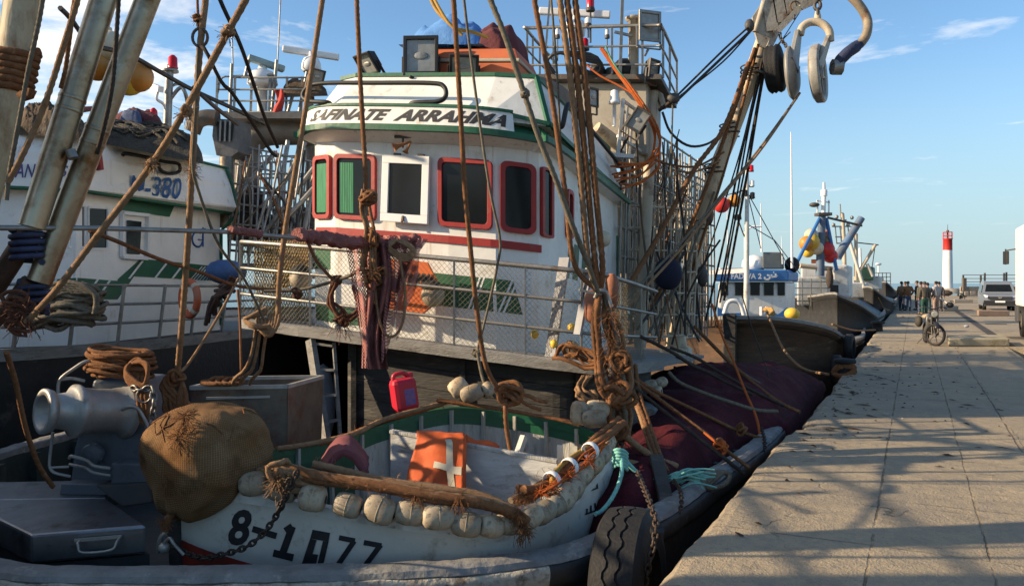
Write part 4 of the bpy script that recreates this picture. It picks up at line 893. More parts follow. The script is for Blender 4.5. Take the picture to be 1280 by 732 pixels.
# orange hoses from the platform to the cage
for k in range(5):
    o = V((random.uniform(-.05, .05), random.uniform(-.05, .05), random.uniform(-.07, .07)))
    pts = [P(752, 62, 12.9), P(770, 88, 12.8), P(792, 118, 12.6), P(812, 148, 12.5), P(821, 170, 12.5), P(820, 190, 12.5)]
    tail = [P(812, 203, 12.4), P(792, 209, 12.2), P(768, 212-k*2, 12.0)] if k < 3 else [P(818, 205, 12.4), P(800, 218, 12.2), P(772, 228, 12.0)]
    if k == 4: pts = [P(728, 76, 12.9), P(748, 92, 12.8), P(775, 106, 12.7)]+pts[2:]
    mb = MB(); mb.tube(catmull([p+o*(.4+i*.12) for i, p in enumerate(pts+tail)], 6), .017, 6); mb.build('orange_hose', rope_orange, boat)
for k in range(4):
    mb = MB(); mb.tube(catmull([P(822+k, 185+k*7, 12.4), P(800, 212+k*5+random.uniform(-4, 4), 12.2), P(765+k*3, 218+k*4, 12.0)], 6), .015, 5); mb.build('orange_hose', rope_orange, boat)
mb = MB(); mb.tube(catmull(Ps((757, 58, 12.9), (764, 74, 12.8), (776, 92, 12.7), (788, 104, 12.7)), 5), .014, 5); mb.build('green_hose', M('green_hose', (.05, .25, .16), None, 5, .6), boat)
mb = MB(); mb.ball(P(835, 342, 12.6), (.23, .22, .26), 16, 10); mb.tube([P(835, 322, 12.6), P(838, 300, 12.7)], .012, 5)
tag(mb.build('dark_fender', M('navy_fender_cover', (.010, .012, .030), (.015, .016, .035), 6, .9, 0, .2, 40)), 'navy cloth covered ball fender hanging among the steel cages', 'fender')
random.seed(11)
# ------------------------------------------------------------------ the white skiff stowed on the foredeck
NEAR = [(212, 588, 5.80), (245, 603, 5.68), (285, 615, 5.60), (340, 624, 5.55), (440, 642, 5.5), (540, 657, 5.5), (610, 667, 5.6), (660, 657, 5.8), (700, 637, 6.05), (735, 607, 6.45), (757, 580, 6.85), (769, 560, 7.3)]
FAR = [(212, 588, 5.80), (255, 578, 6.1), (300, 570, 6.4), (345, 562, 6.75), (430, 548, 7.2), (480, 530, 7.5), (560, 511, 7.85), (640, 518, 7.95), (715, 533, 7.8), (745, 543, 7.65), (762, 552, 7.5), (769, 560, 7.3)]
NT = 60
def along(pts, n):
    c = catmull([P(*p) for p in pts], 12); return resample(c, sum((b-a).length for a, b in zip(c, c[1:]))/n)[0][:n+1]
nl, flr = along(NEAR, NT), along(FAR, NT)
while len(nl) < NT+1: nl.append(nl[-1].copy())
while len(flr) < NT+1: flr.append(flr[-1].copy())
skiff = thing('skiff', 'small white wooden skiff with black number and red bottom, stowed on the foredeck', 'skiff', V((-.6, 6.4, -.94)))
def sect(i, inset=0.0, floor=-.92, n=9):
    N_, F_ = nl[i], flr[i]; t = i/NT; mid = N_.lerp(F_, .5); rise = (abs(t-.5)*2)**4*.35
    K = V((mid.x, mid.y, floor+rise)); out = []
    for side, A in ((0, N_), (1, F_)):
        seq = []
        for k in range(n+1):
            a = pi/2*k/n; h = 1-cos(a)**.62 if k < n else 1; zf = sin(a)**.92
            p = V((A.x+(K.x-A.x)*h, A.y+(K.y-A.y)*h, A.z+(K.z-A.z)*zf)); seq.append(p)
        out.append(seq)
    ring = out[0]+out[1][::-1][1:]
    if inset:
        ring = [p+((mid-p)*V((1, 1, 0))).normalized()*min(inset, ((mid-p)*V((1, 1, 0))).length*.6)+V((0, 0, inset*.5 if p.z < floor+.3 else 0)) for p in ring]
    return ring
hullp = MB(); hullp.rings([sect(i) for i in range(NT+1)], 0, True, False, strip=True)
hm_ = bpy.data.materials.new('skiff_hull_paint'); hm_.use_nodes = True; t = hm_.node_tree; b = t.nodes['Principled BSDF']; L = t.links.new
_c = t.nodes.new('ShaderNodeTexCoord'); _s = t.nodes.new('ShaderNodeSeparateXYZ'); L(_c.outputs['Object'], _s.inputs[0])
tcq = _c                                              # nz / mr / mixc / mth build in this tree now
wbase = mixc(mr(nz(2.5, 1), .3, .7), (.66, .63, .56), (.52, .49, .42)); wbase = mixc(mr(nz(4, 2, 8, None, .7), .56, .66, 0, .7), wbase, (.33, .26, .18)); wbase = mixc(mr(nz(14, 3, 6, None, .7), .64, .70, 0, .8), wbase, (.16, .11, .07))
zz = mth('ADD', _s.outputs['Z'], mth('MULTIPLY', nz(6, 4), .02))
xl = mth('ADD', mth('MULTIPLY', _s.outputs['X'], -.22), -.0)          # the boot-top line climbs towards the bow
redf = mth('LESS_THAN', zz, mth('ADD', .36, xl))
rcol = mixc(mr(nz(5, 6), .4, .65), (.36, .035, .02), (.20, .03, .02))
L(mixc(redf, wbase, rcol), b.inputs['Base Color']); b.inputs['Roughness'].default_value = .62
bp = t.nodes.new('ShaderNodeBump'); bp.inputs['Strength'].default_value = .3; bp.inputs['Distance'].default_value = .02; L(nz(9, 7), bp.inputs['Height']); L(bp.outputs[0], b.inputs['Normal'])
hullp.build('hull', hm_, skiff)
plank_in = M('grey_white_planks', (.50, .49, .45), (.36, .35, .31), 3, .75, 0, .45, 18, dirt=(.22, .19, .14), dscale=3, damt=.5, stretch=(5, 1, 1), dirt2=(.10, .10, .07), d2scale=6, d2amt=.35)
mb = MB(); mb.rings([sect(i, .05, -.80) for i in range(1, NT)], 0, True, False, strip=True); mb.build('hull_lining', plank_in, skiff)
mb = MB(); mb.rings([[p for p in sect(i, .056, -.80)][:7] for i in range(3, 26)], 0, True, False, strip=True); mb.rings([[p for p in sect(i, .056, -.80)][-7:] for i in range(3, 24)], 0, True, False, strip=True); mb.build('painted_lining', tile_green, skiff)
for nm, line_, m in (('gunwale', nl, white_old), ('gunwale', flr, green)):
    mb = MB(); mb.rings([[p+V((0, 0, z))+((nl[i].lerp(flr[i], .5)-p)*V((1, 1, 0))).normalized()*o if 0 < i < NT else p+V((0, 0, z)) for o, z in ((-.025, -.05), (-.025, .02), (.075, .02), (.075, -.05))] for i, p in enumerate(line_)], 0, False); mb.build(nm, m, skiff, bevel=.006)
mb = MB(); mb.rings([[p+V((0, 0, z))+((nl[i].lerp(flr[i], .5)-p)*V((1, 1, 0))).normalized()*o for o, z in ((.05, -.04), (.058, -.02), (.062, -.14), (.05, -.14))] for i, p in enumerate(flr) if 2 < i < NT-3], 0, False); mb.build('green_inner_band', green, skiff)
# stem post, ribs, thwart boards
mb = MB(); mb.bar(P(216, 588, 5.74)+V((0, 0, .05)), V((P(225, 690, 5.78).x, 5.82, -.75)), .10, .10); mb.build('stem_post', wood_dark, skiff, bevel=.01)
mb = MB()
for i in range(8, NT-4, 4):
    s_ = sect(i, .075, -.80); mb.tube([s_[k] for k in range(len(s_)-1, len(s_)-9, -1)], .022, 4, smooth=False)
mb.build('rib', M('rib_timber', (.42, .41, .36), (.30, .29, .25), 4, .8, 0, .3, 20, dirt=(.15, .14, .10), damt=.45), skiff)
tA, tB = P(488, 541, 7.05), P(697, 579, 6.55)
mb = MB(); mb.add([tA, tB, tB+V((0, 0, -.75)), tA+V((0, 0, -.75))]+[p+V((.015, .04, 0)) for p in (tA, tB, tB+V((0, 0, -.75)), tA+V((0, 0, -.75)))], [(3, 2, 1, 0), (4, 5, 6, 7), (0, 1, 5, 4), (1, 2, 6, 5), (2, 3, 7, 6), (3, 0, 4, 7)]); mb.build('thwart_board', M('white_thwart', (.58, .58, .56), (.44, .44, .42), 3, .65, 0, .3, 15, dirt=(.25, .22, .17), dscale=4, damt=.48, stretch=(1, 1, 3)), skiff, bevel=.006)
for p, q, w_, h_ in ((P(497, 541, 7.1)-V((0, 0, .02)), P(497, 541, 7.1)-V((0, 0, .7)), .05, .05), (P(700, 556, 7.0), P(700, 600, 7.0), .05, .05), (P(655, 545, 7.4), P(636, 600, 7.2), .05, .06)):
    mb = MB(); mb.bar(p, q, w_, h_); mb.build('board_post', white_old, skiff)
mb = MB(); mb.bar(tA+V((.0, .02, .015)), tB+V((0, .02, .015)), .06, .03); mb.build('board_rail', plank_in, skiff, bevel=.005)
# the number on the near side, laid on the hull surface, worn black paint
hb = hullp.bvh()
def on_hull(mb, quadfn, vs, fs, lift=.005):
    pts = [hit(hb, *quadfn(a, b_), lift) for a, b_ in vs]
    if any(p is None for p in pts): return
    mb.add(pts, fs, 0)
def sub_poly(poly, n=1): return poly
mb = MB()
def glyph(ch, x0, x1, y0, y1, lean=.0, rise=0.0, bold=.03):
    """one character in a leaning pixel box; y0 top, y1 bottom"""
    vs, fs = text_shape(ch, bold)
    on_hull(mb, lambda a, b_: (x0+(x1-x0)*a+lean*b_, y1-(y1-y0)*b_+rise*a), vs, fs)
glyph('8', 283, 309, 636, 681, 9, 0)
def strokes(pl, w):
    for (x0, y0), (x1, y1) in pl:
        dx, dy = x1-x0, y1-y0; l = sqrt(dx*dx+dy*dy); nx, ny = -dy/l*w/2, dx/l*w/2
        q = [(x0+nx, y0+ny), (x1+nx, y1+ny), (x1-nx, y1-ny), (x0-nx, y0-ny)]; pts = [hit(hb, *c, .006) for c in q]
        if all(p is not None for p in pts): mb.add(pts, [(0, 1, 2, 3)])
strokes([((316, 660), (346, 669))], 8)
strokes([((366, 657), (353, 692)), ((366, 657), (357, 663)), ((342, 690), (367, 696))], 9)
def poly(pts2):
    pts = [hit(hb, *c, .006) for c in pts2]
    if all(p is not None for p in pts): mb.add(pts, [tuple(range(len(pts)))])
poly([(391, 661), (412, 665), (403, 704), (376, 704)][:4]) if False else None
for q in ([(391, 661), (413, 665), (411, 676), (388, 672)], [(388, 672), (396, 674), (391, 692), (382, 690)], [(404, 675), (411, 676), (404, 706), (397, 704)], [(382, 690), (398, 692), (394, 710), (376, 708)]): poly(q)
strokes([((424, 671), (444, 675)), ((443, 675), (422, 706))], 6.5); strokes([((455, 677), (477, 681)), ((476, 680), (455, 708))], 6.5)
mb.build('registration_number', letter, skiff)
mb = MB()                                              # small arabic script near the stern: simple pen strokes
for base in ((733, 612), (731, 640)):
    x, y = base
    strokes([((x, y+2), (x+14, y-3)), ((x+2, y-5), (x+2, y+2)), ((x+7, y-9), (x+7, y)), ((x+12, y-12), (x+13, y-3))], 2)
if mb.v: mb.build('script_lettering', letter, skiff)
# ------------------------------------------------------------------ things on and around the skiff
fl0 = None
FLP = [(-.115, .020), (-.118, .05), (-.10, .082), (-.05, .098), (.05, .098), (.10, .082), (.118, .05), (.115, .020)]
def add_float(px, py, d, scale, axis, label, group=None, mat=None, prof=FLP):
    """barrel shaped net float; axis is a direction"""
    global fl0
    if fl0 is None or mat is not None:
        mb = MB(); mb.lathe((0, 0, 0), (1, 0, 0), prof, 18, 0); mb.lathe((0, 0, 0), (1, 0, 0), [(-.1195, .030), (.1195, .030)], 10, 1); mb.lathe((0, 0, 0), (1, 0, 0), [(-.004, .0975), (-.004, .1005), (.004, .1005), (.004, .0975)], 18, 0, cap=False)
        o = mb.build('net_float', [mat or float_mat, black], origin=V((0, 0, 0)))
        if mat is None: fl0 = o
    else: o = fl0.copy(); COL.objects.link(o)
    o.location = P(px, py, d); q = V(axis).to_track_quat('X', 'Z'); o.rotation_euler = q.to_euler(); scale *= .94; o.scale = (scale*random.uniform(.84, 1.06), scale*random.uniform(.86, 1.04), scale*random.uniform(.86, 1.04))
    return tag(o, label, 'net float', group)
row = [(318, 604, 5.50, .95), (352, 612, 5.47, .95), (391, 622, 5.43, .96), (435, 631, 5.4, 1.0), (475, 637, 5.38, 1.0), (514, 641, 5.4, .98), (548, 646, 5.38, 1.0), (583, 655, 5.4, .98), (613, 657, 5.46, .9), (634, 655, 5.54, .85), (661, 647, 5.62, .97), (679, 640, 5.74, .92), (694, 632, 5.84, .92), (707, 621, 5.96, .95), (718, 608, 6.14, .98), (728, 592, 6.36, 1.0), (742, 579, 6.55, 1.0), (752, 568, 6.75, .98), (757, 553, 6.95, .95)]
lab = ['brown stained net float half under the net bag at the skiff bow', 'brown stained net float beside the knot of the net bag', 'amber net float, first fully clear one right of the rusty chain', 'pale worn net float above the gap between the two sevens and the chain', 'pale net float with a dark end, above the first seven', 'dusky net float with an orange tuft above the last seven', 'cream net float just right of the last painted seven', 'whitest net float at the lowest dip of the skiff rail', 'grey white net float right of the lowest dip of the rail', 'small grey net float under the frayed end of the brown rope bundle', 'yellowed net float at the frayed end of the brown rope bundle', 'narrow pale net float tucked right of the yellowed one', 'narrow grey net float below the knotted end of the right rope bundle', 'greenish net float under the orange twine of the right rope bundle', 'grey net float under the middle of the right rope bundle', 'pale net float under the white lashings of the right rope bundle', 'grey net float above the small script on the skiff', 'pale net float near the skiff stern above the script', 'last net float of the string, at the skiff stern']
for k, (px, py, d, s) in enumerate(row):
    a, b_ = row[max(0, k-1)], row[min(len(row)-1, k+1)]; ax_ = P(b_[0], b_[1], b_[2])-P(a[0], a[1], a[2])
    ax_ = ax_+V((random.uniform(-.05, .05), random.uniform(-.1, .1), random.uniform(-.08, .08)))
    add_float(px, py, d, s, ax_, lab[k], 'floats strung along the skiff rail')
for px, py, d, s, axv, l in ((573, 484, 7.7, .95, (.8, .2, .6), 'white net float at the left of the three behind the skiff'), (590, 491, 7.6, 1.0, (.9, -.2, .35), 'long white net float in the middle of the three behind the skiff'), (609, 487, 7.75, .8, (.4, .5, .5), 'yellowish net float at the right of the three behind the skiff'),
    (724, 516, 7.3, .98, (.1, .2, 1), 'upright white net float with a grey band, left of the rope bundle'), (747, 511, 7.4, 1.0, (1, .1, -.1), 'pale net float lying behind the upright white one'), (743, 523, 7.2, .98, (1, -.1, .08), 'pale net float lying in front, right of the upright one'),
    (812, 482, 9.4, .8, (1, .3, .2), 'small white net float left on the maroon net'), (826, 478, 9.5, .75, (.7, .5, .3), 'small white net float right on the maroon net'), (820, 489, 9.2, .75, (.6, -.4, .1), 'small white net float lowest on the maroon net'), (714, 436, 8.4, .9, (.3, .2, .9), 'white net float hanging at the corner of the rail')):
    add_float(px, py, d, s, axv, l, 'loose white floats')
for px, py, d, l in ((541, 369, 9.0, 'pale ball float tied to the rail right of the red net'), (376, 348, 9.5, 'grey ball float with dark cap on the rail left of the red net')):
    t_ = thing('ball_float', l, 'ball float', P(px, py, d), 'ball floats on the rail'); mb = MB(); mb.ball(P(px, py, d), .135, 18, 12); mb.build('ball', cream_buoy if False else float_mat, t_)
    mb = MB(); mb.ball(P(px, py, d)+V((0, .0, .035)), .137, 18, 12); mb.v = [V((v.x, v.y, max(v.z, P(px, py, d).z+.075))) for v in mb.v]; mb.build('dark_cap', rubber, t_)
for px, py, d, l in ((671, 418, 8.45, 'yellow small float hanging under the right part of the rail netting'), (695, 430, 8.35, 'yellow small float lying at the foot of the rail'), (717, 410, 8.35, 'yellow small float at the slanting rail board')):
    mb = MB(); mb.lathe(P(px, py, d)-V((.05, 0, 0)), (1, .2, .1), [(-.01, .01), (-.005, .035), (.02, .05), (.05, .045), (.07, .015)], 12); tag(mb.build('yellow_float', yellow_buoy), l, 'net float', 'yellow floats at the rail')
# net bag lashed on the bow
burl = bpy.data.materials.new('net_bag_mesh'); burl.use_nodes = True; t = burl.node_tree; b = t.nodes['Principled BSDF']; L = t.links.new
tcq = t.nodes.new('ShaderNodeTexCoord'); uvs = t.nodes.new('ShaderNodeSeparateXYZ'); L(tcq.outputs['UV'], uvs.inputs[0])
def tri(c, n): return mth('ABSOLUTE', mth('SUBTRACT', mth('FRACT', mth('ADD', mth('MULTIPLY', c, n), mth('MULTIPLY', nz(7, n), .35))), .5))
cell = mth('MULTIPLY', mr(tri(uvs.outputs[0], 165), .04, .16), mr(tri(uvs.outputs[1], 84), .04, .16))
cb = mixc(mr(nz(4, 1), .36, .62), (.38, .185, .08), (.48, .29, .15)); cb = mixc(mr(nz(3, 2), .52, .66, 0, .85), cb, (.09, .045, .018)); cb = mixc(mr(nz(9, 3, 8, None, .75), .60, .68, 0, .7), cb, (.42, .33, .20))
L(mixc(mth('MULTIPLY', cell, .62), cb, (.035, .018, .008)), b.inputs['Base Color']); b.inputs['Roughness'].default_value = .95; b.inputs['Specular IOR Level'].default_value = .1
bp = t.nodes.new('ShaderNodeBump'); bp.inputs['Strength'].default_value = .9; bp.inputs['Distance'].default_value = .012; L(mth('SUBTRACT', mth('MULTIPLY', nz(11, 5), 1.2), cell), bp.inputs['Height']); L(bp.outputs[0], b.inputs['Normal'])
bag = thing('net_bag', 'big brown net bag stuffed round and lashed over the bow of the skiff', 'net bag', P(262, 640, 5.7))
mb = MB(); bc = P(262, 569, 5.75)
def bagfn(u, v):
    a, e = 2*pi*u, -pi/2+pi*v
    q = V((cos(e)*cos(a), cos(e)*sin(a), sin(e)))
    d_ = noise.noise(q*1.3+V((3, 1, 2)))*.12+noise.noise(q*3.5)*.045+.04
    fold = (.016+.030*max(0, -q.z+.25))*sin(a*11+5*q.z+5*noise.noise(q*2))*(1-abs(q.z)**2)+.03*abs(noise.noise(q*2.6+V((5, 2, 1))))
    p = V((q.x*.405, q.y*.42, q.z*.385))*(1+d_+fold)
    if q.z < 0: p.x *= 1+.10*q.z; p.z *= 1.15; p.x -= .12*q.z*q.z*-1 if False else .16*q.z*q.z
    p.z += .05*(q.x > .2)*(q.x-.2)
    return bc+p
mb.grid(bagfn, 72, 44); mb.build('bag', burl, bag)
mb = MB()
for k in range(9):
    a0 = random.uniform(0, 6.28); pts = [bagfn(((a0/6.28)+.02*i+random.uniform(-.01, .01)) % 1, .70+.10*sin(i*.9+k)*random.random()+.02*i*(k % 2)) + V((0, 0, .008)) for i in range(6)]; mb.tube(catmull(pts, 4), .004, 4)
for q in ((232, 520), (224, 545), (238, 610), (215, 600)):
    h_ = bagfn(.62, .7); fray(mb, P(*q, 5.36 if q[1] < 560 else 5.42), .07, 70, w=.0022)
fray(mb, P(208, 650, 5.5), .05, 60); mb.rope([P(222, 630, 5.5), P(212, 645, 5.5), P(206, 662, 5.52)], .03)
mb.build('loose_twine', rope_brown, bag)
mb = MB()
for k in range(7): mb.rope([P(330+random.uniform(-6, 6), 590+random.uniform(-8, 8), 5.55), P(350+random.uniform(-5, 5), 583+k*5, 5.4), P(372, 590+k*4, 5.42), P(395, 598+k*3, 5.45)], .018, fine=False, wob=.02)
tangle(mb, P(350, 592, 5.42), .10, .02, 5); fray(mb, P(346, 600, 5.36), .08, 90); mb.build('lashing', rope_tan, bag)
# rope bundles on the rail
def bundle(name, pts, r, n, spread, mats, label, cat, group=None, ends=(), seed=0, fr=60, fibres=True, step_f=True):
    random.seed(seed); t_ = thing(name, label, cat, P(*pts[len(pts)//2]), group); pp = [P(*p) for p in pts]
    for k in range(n):
        o = V((random.uniform(-1, 1), random.uniform(-1, 1), random.uniform(-1, 1)))*spread; mb = MB()
        mb.rope([p+o+V((random.uniform(-1, 1), random.uniform(-1, 1), random.uniform(-1, 1)))*spread*.35 for p in pp], r*random.uniform(.8, 1.15), 0, wob=spread*.3, fine=step_f)
        mb.build('rope_strand', mats[k % len(mats)], t_)
    if fibres:
        mb = MB()
        for p in resample(catmull(pp, 6), .12)[0]: fray(mb, p, spread*1.2+r, 9, w=.0018)
        for e in ends: fray(mb, P(*e), .055, fr, w=.0019, down=.9)
        mb.build('loose_fibre', mats[0], t_)
    return t_
bundle('rope_bundle', [(345, 585, 5.45), (400, 598, 5.42), (470, 608, 5.4), (540, 622, 5.4), (600, 630, 5.42), (640, 642, 5.48), (655, 655, 5.5)], .036, 3, .022, [rope_brown, rope_brown, rope_tan], 'thick brown rope bundle along the near skiff rail, frayed at its right end', 'rope bundle', ends=[(648, 640, 5.45), (652, 655, 5.45), (658, 663, 5.45), (575, 622, 5.38), (520, 618, 5.38)], seed=3, fr=55)
bundle('rope_bundle', [(395, 578, 5.75), (440, 590, 5.7), (490, 600, 5.65), (545, 607, 5.65), (600, 618, 5.65), (642, 634, 5.6)], .030, 2, .02, [rope_tan, rope_grey], 'tan and grey ropes lying inside the near skiff rail', 'rope bundle', seed=4)
bundle('rope_bundle', [(772, 530, 7.1), (745, 555, 6.75), (718, 576, 6.5), (690, 598, 6.2), (664, 614, 6.0), (645, 618, 5.9)], .036, 4, .05, [rope_brown, rope_grey, rope_tan], 'fat bundle of brown and grey ropes with white lashings on the right skiff rail', 'rope bundle', ends=[(650, 617, 5.85), (690, 612, 5.9), (660, 620, 5.85)], seed=5, fr=40)
random.seed(6)
mb = MB(); mb.rope([P(768, 535, 7.0), P(735, 558, 6.6), P(705, 578, 6.25), P(690, 598, 6.0), P(693, 604, 5.95)], .02); tag(mb.build('yellow_rope', M('yellow_rope', (.45, .27, .06), (.33, .2, .05), 20, .9, 0, .4, 120)), 'yellow rope lying along the fat rope bundle on the right skiff rail', 'rope')
mb = MB()
for k in range(6): mb.rope([P(760-k*2, 545+k*3, 6.6), P(735, 566+k*5, 6.35), P(712, 586+k*4, 6.1), P(692, 606+k*2, 5.9), P(676, 616, 5.85)], .007, wob=.05, fine=False)
for q in ((735, 575, 6.3), (710, 594, 6.05), (692, 606, 5.9), (676, 615, 5.85)): fray(mb, P(*q), .06, 40, w=.0022)
tag(mb.build('orange_twine', rope_orange), 'tangled orange twine over the fat rope bundle on the right skiff rail', 'twine')
for q, l in (((738, 563, 6.45), 'white tape lashing nearest the skiff stern on the fat rope bundle'), ((712, 583, 6.2), 'white tape lashing in the middle of the fat rope bundle'), ((690, 600, 6.0), 'white tape lashing near the loose end of the fat rope bundle')):
    mb = MB(); c = P(*q); ax_ = (P(772, 530, 7.1)-P(645, 618, 5.9)).normalized(); mb.lathe(c-ax_*.025, ax_, [(0, .068), (.005, .074), (.045, .074), (.05, .068)], 14, cap=False); tag(mb.build('tape_lashing', white_plain), l, 'lashing', 'white lashings on the rope bundle')
bundle('rope_bundle', [(345, 560, 6.7), (395, 553, 6.95), (440, 541, 7.15), (475, 526, 7.4), (515, 514, 7.6), (555, 502, 7.75)], .026, 3, .018, [rope_brown, rope_tan, rope_orange], 'brown ropes bound with orange twine along the far skiff rail', 'rope bundle', seed=8)
bundle('rope_bundle', [(545, 498, 7.7), (590, 505, 7.7), (640, 512, 7.65), (695, 522, 7.5), (725, 528, 7.4)], .017, 2, .02, [rope_brown, rope_brown], 'pair of thin brown ropes stretched over the back of the skiff', 'rope pair', seed=9, fibres=False)
random.seed(10)
mb = MB(); mb.grid(lambda u, v: P(405+u*55, 582-28*sin(pi*min(1, u*1.05))-8+v*20, 6.3-.5*v)+V((0, 0, .02*noise.noise(V((u*6, v*6, 1))))), 16, 8); tag(mb.build('maroon_cushion', M('faded_maroon', (.20, .055, .06), (.15, .04, .045), 5, .9, 0, .4, 20), solid=.05), 'faded maroon padded roll inside the skiff behind the rope bundle', 'padding')
# orange lifejacket over the thwart board
lj = thing('lifejacket', 'orange lifejacket with cream straps hung over the board in the skiff', 'lifejacket', P(545, 600, 6.7))
mb = MB()
def ljf(u, v):
    if v < .25: f = v/.25; p = P(523+u*57-(1-u)*2, 545-4*sin(pi*f)+4*u, 7.05-.12*u-.30*f)
    else:
        f = (v-.25)/.75; p = P(523+u*59-f*(1-u)*15+f*u*-2, 546+4*u+f*(55+u*14)+4*sin(u*9)*f, 6.75-.12*u-.18*f)
    return p+V((0, .03*noise.noise(V((u*3, v*4, 2)))+.02*sin(u*7+v*3), .01*noise.noise(V((u*6, v*5, 5)))))
mb.grid(ljf, 22, 24); mb.build('jacket', orange_cloth, lj, solid=.05)
mb = MB(); mb.grid(lambda u, v: P(580+u*42, 545+u*16+8*v+3*sin(u*6), 6.95-.1*v)+V((0, .02*noise.noise(V((u*6, v*3, 1))), 0)), 12, 6); mb.build('jacket_fold', orange_cloth, lj, solid=.06)
sm = cream_tape
mb = MB(); mb.grid(lambda u, v: ljf(.60+.13*u+.12*v*v, .02+v*.9)+V((0, -.034, .0)), 2, 20); mb.build('strap', sm, lj)
mb = MB(); mb.grid(lambda u, v: ljf(.42+.52*u, .60+.10*v)+V((0, -.038, .0)), 10, 2); mb.build('strap', sm, lj)
# red jerrycan
jc = thing('jerrycan', 'red plastic jerrycan with a blue label hanging behind the skiff', 'jerrycan', P(504, 515, 8.0))
jR = Matrix.Rotation(radians(-8), 3, 'Y') @ Matrix.Rotation(radians(25), 3, 'Z'); jo = P(505, 493, 8.0)
mb = MB(); mb.box(jo, (.25, .20, .34), 0, jR); mb.build('can_body', jerry, jc, bevel=.05)
mb = MB(); mb.tube(catmull([jo+jR @ V(p) for p in ((-.09, 0, .16), (-.07, 0, .21), (.02, 0, .215), (.07, 0, .165))], 5), .022, 8); mb.build('handle', jerry, jc)
mb = MB(); mb.lathe(jo+jR @ V((.085, 0, .165)), jR @ V((0, 0, 1)), [(0, .035), (.03, .035), (.045, .03)], 10); mb.build('cap', jerry, jc)
mb = MB(); mb.add([jo+jR @ V(p) for p in ((-.02, -.1015, -.10), (.085, -.1015, -.10), (.085, -.1015, .06), (-.02, -.1015, .06))], [(0, 1, 2, 3)]); mb.build('label', M('blue_label', (.10, .10, .30), (.30, .12, .25), 18, .5), jc)
mb = MB(); mb.tube(catmull(Ps((498, 515, 7.95), (496, 522, 7.9), (500, 530, 7.8)), 4), .008, 5); mb.build('cord', rope_orange, jc)
# rusty bow chain
mb = MB(); chain(mb, [P(372, 588, 5.36), P(362, 612, 5.34), P(348, 640, 5.36), P(330, 665, 5.38), P(308, 683, 5.36), P(280, 692, 5.38), P(255, 697, 5.42), P(232, 690, 5.5), P(210, 678, 5.6)], .055, .009)
chain(mb, [P(362, 598, 5.33), P(356, 618, 5.33), P(346, 640, 5.33)], .055, .009)
tag(mb.build('bow_chain', chain_mat), 'rusty chain looping from the bow bag across the painted number', 'chain')
mb = MB(); mb.tube(catmull(Ps((204, 680, 5.55), (212, 672, 5.5), (218, 680, 5.48), (230, 693, 5.46)), 5), .012, 6); mb.tube(catmull(Ps((198, 690, 5.6), (200, 672, 5.55), (208, 664, 5.55)), 4), .014, 6); mb.ball(P(205, 684, 5.55), .04, 8, 6)
tag(mb.build('shackle', alu), 'steel shackle at the foot of the skiff stem', 'shackle')
random.seed(21)
# ------------------------------------------------------------------ tyre fender on the hull
ty = thing('tyre_fender', 'worn black truck tyre hung over the bulwark as a fender beside the quay', 'tyre', P(790, 760, 5.75))
tc_ = P(787, 737, 5.72); ta = V((.93, -.36, .04)).normalized(); x_, y_, z_ = frame_of(ta); TR = .6
mb = MB(); rg = []
NS = 96
tp = [(-.17, .32), (-.185, .42), (-.17, .52), (-.14, .565), (-.055, .578), (-.050, .562), (-.040, .562), (-.034, .58), (.034, .58), (.040, .562), (.050, .562), (.055, .578), (.14, .565), (.17, .52), (.185, .42), (.17, .32)]
for j in range(NS):
    a = 2*pi*j/NS; zig = .012*(1 if (j//2) % 2 else -1); r_ = []
    for h, r in tp:
        hh = h+zig*(1 if .02 < abs(h) < .06 else 0); r_.append(tc_+z_*hh+(x_*cos(a)+y_*sin(a))*r)
    rg.append(r_)
mb.rings(rg, 0, False, False, closed=True); mb.build('tyre_body', rubber, ty)
mb = MB(); hc = tc_+(V((0, 0, 1))*.86+V((.1, -.40, 0))).normalized()*.579+ta*.095; hd = (V((0, 0, 1))*.86+V((.1, -.4, 0))).normalized(); mb.lathe(hc-hd*.03, hd, [(0, .048), (.036, .048)], 14); mb.build('cut_hole', black, ty)
mb = MB(); chain(mb, [P(797, 590, 6.3), P(806, 612, 5.9), P(814, 632, 5.62), P(820, 655, 5.45), P(817, 680, 5.38), P(812, 700, 5.36), P(806, 730, 5.36)], .06, .009); tag(mb.build('tyre_chain', chain_mat), 'rusty chain that runs down over the tyre fender', 'chain')
# ------------------------------------------------------------------ maroon net heaped along the quay side
def edgeR(d):                                          # inner edge of the bulwark cap at this depth
    for a, b_ in zip(GUN[1:7], GUN[0:6]):
        if GUN[6][1] <= d and a[1] <= d <= b_[1] or a[1] <= d <= b_[1]: return a[0]+(b_[0]-a[0])*(d-a[1])/(b_[1]-a[1])
    return 1.1
def netfn(u, v):
    d = 6.35+(16.2-6.35)*v**1.25; kf = min(1, max(0, (d-9.3)/.8)); xr = edgeR(max(6.5, d))-.30+.42*kf; xl = .55+.30*(d-6.3)*.55+.1*noise.noise(V((d*2, 1, 1)))
    x = xl+(xr-xl)*u; prof = (max(0, 1-abs(u*2-1)**3))**.7
    z = -.62+prof*(.50+.058*(min(d, 12.5)-6.3)-max(0, d-12.5)*.09)*min(1, (d-6.2)*2.2)*min(1, max(0, (16.4-d)*1.5))+.20*u
    if kf > 0 and u < .985: z = max(z, (-.09-.10*max(0, (d-9.2)/3))*1.0+.05*noise.noise(V((x*3, d*2, 5)))-.5*(1-kf))
    z += (noise.noise(V((x*1.6, d*.8, 3)))*.11+noise.noise(V((x*4.5, d*2.4, 7)))*.045+noise.noise(V((x*13, d*8, 2)))*.014)*prof
    return V((x, d, z))
mb = MB(); mb.grid(netfn, 64, 96)
tag(mb.build('net_heap', net_maroon), 'dark maroon net heaped along the quay side of the deck', 'net')
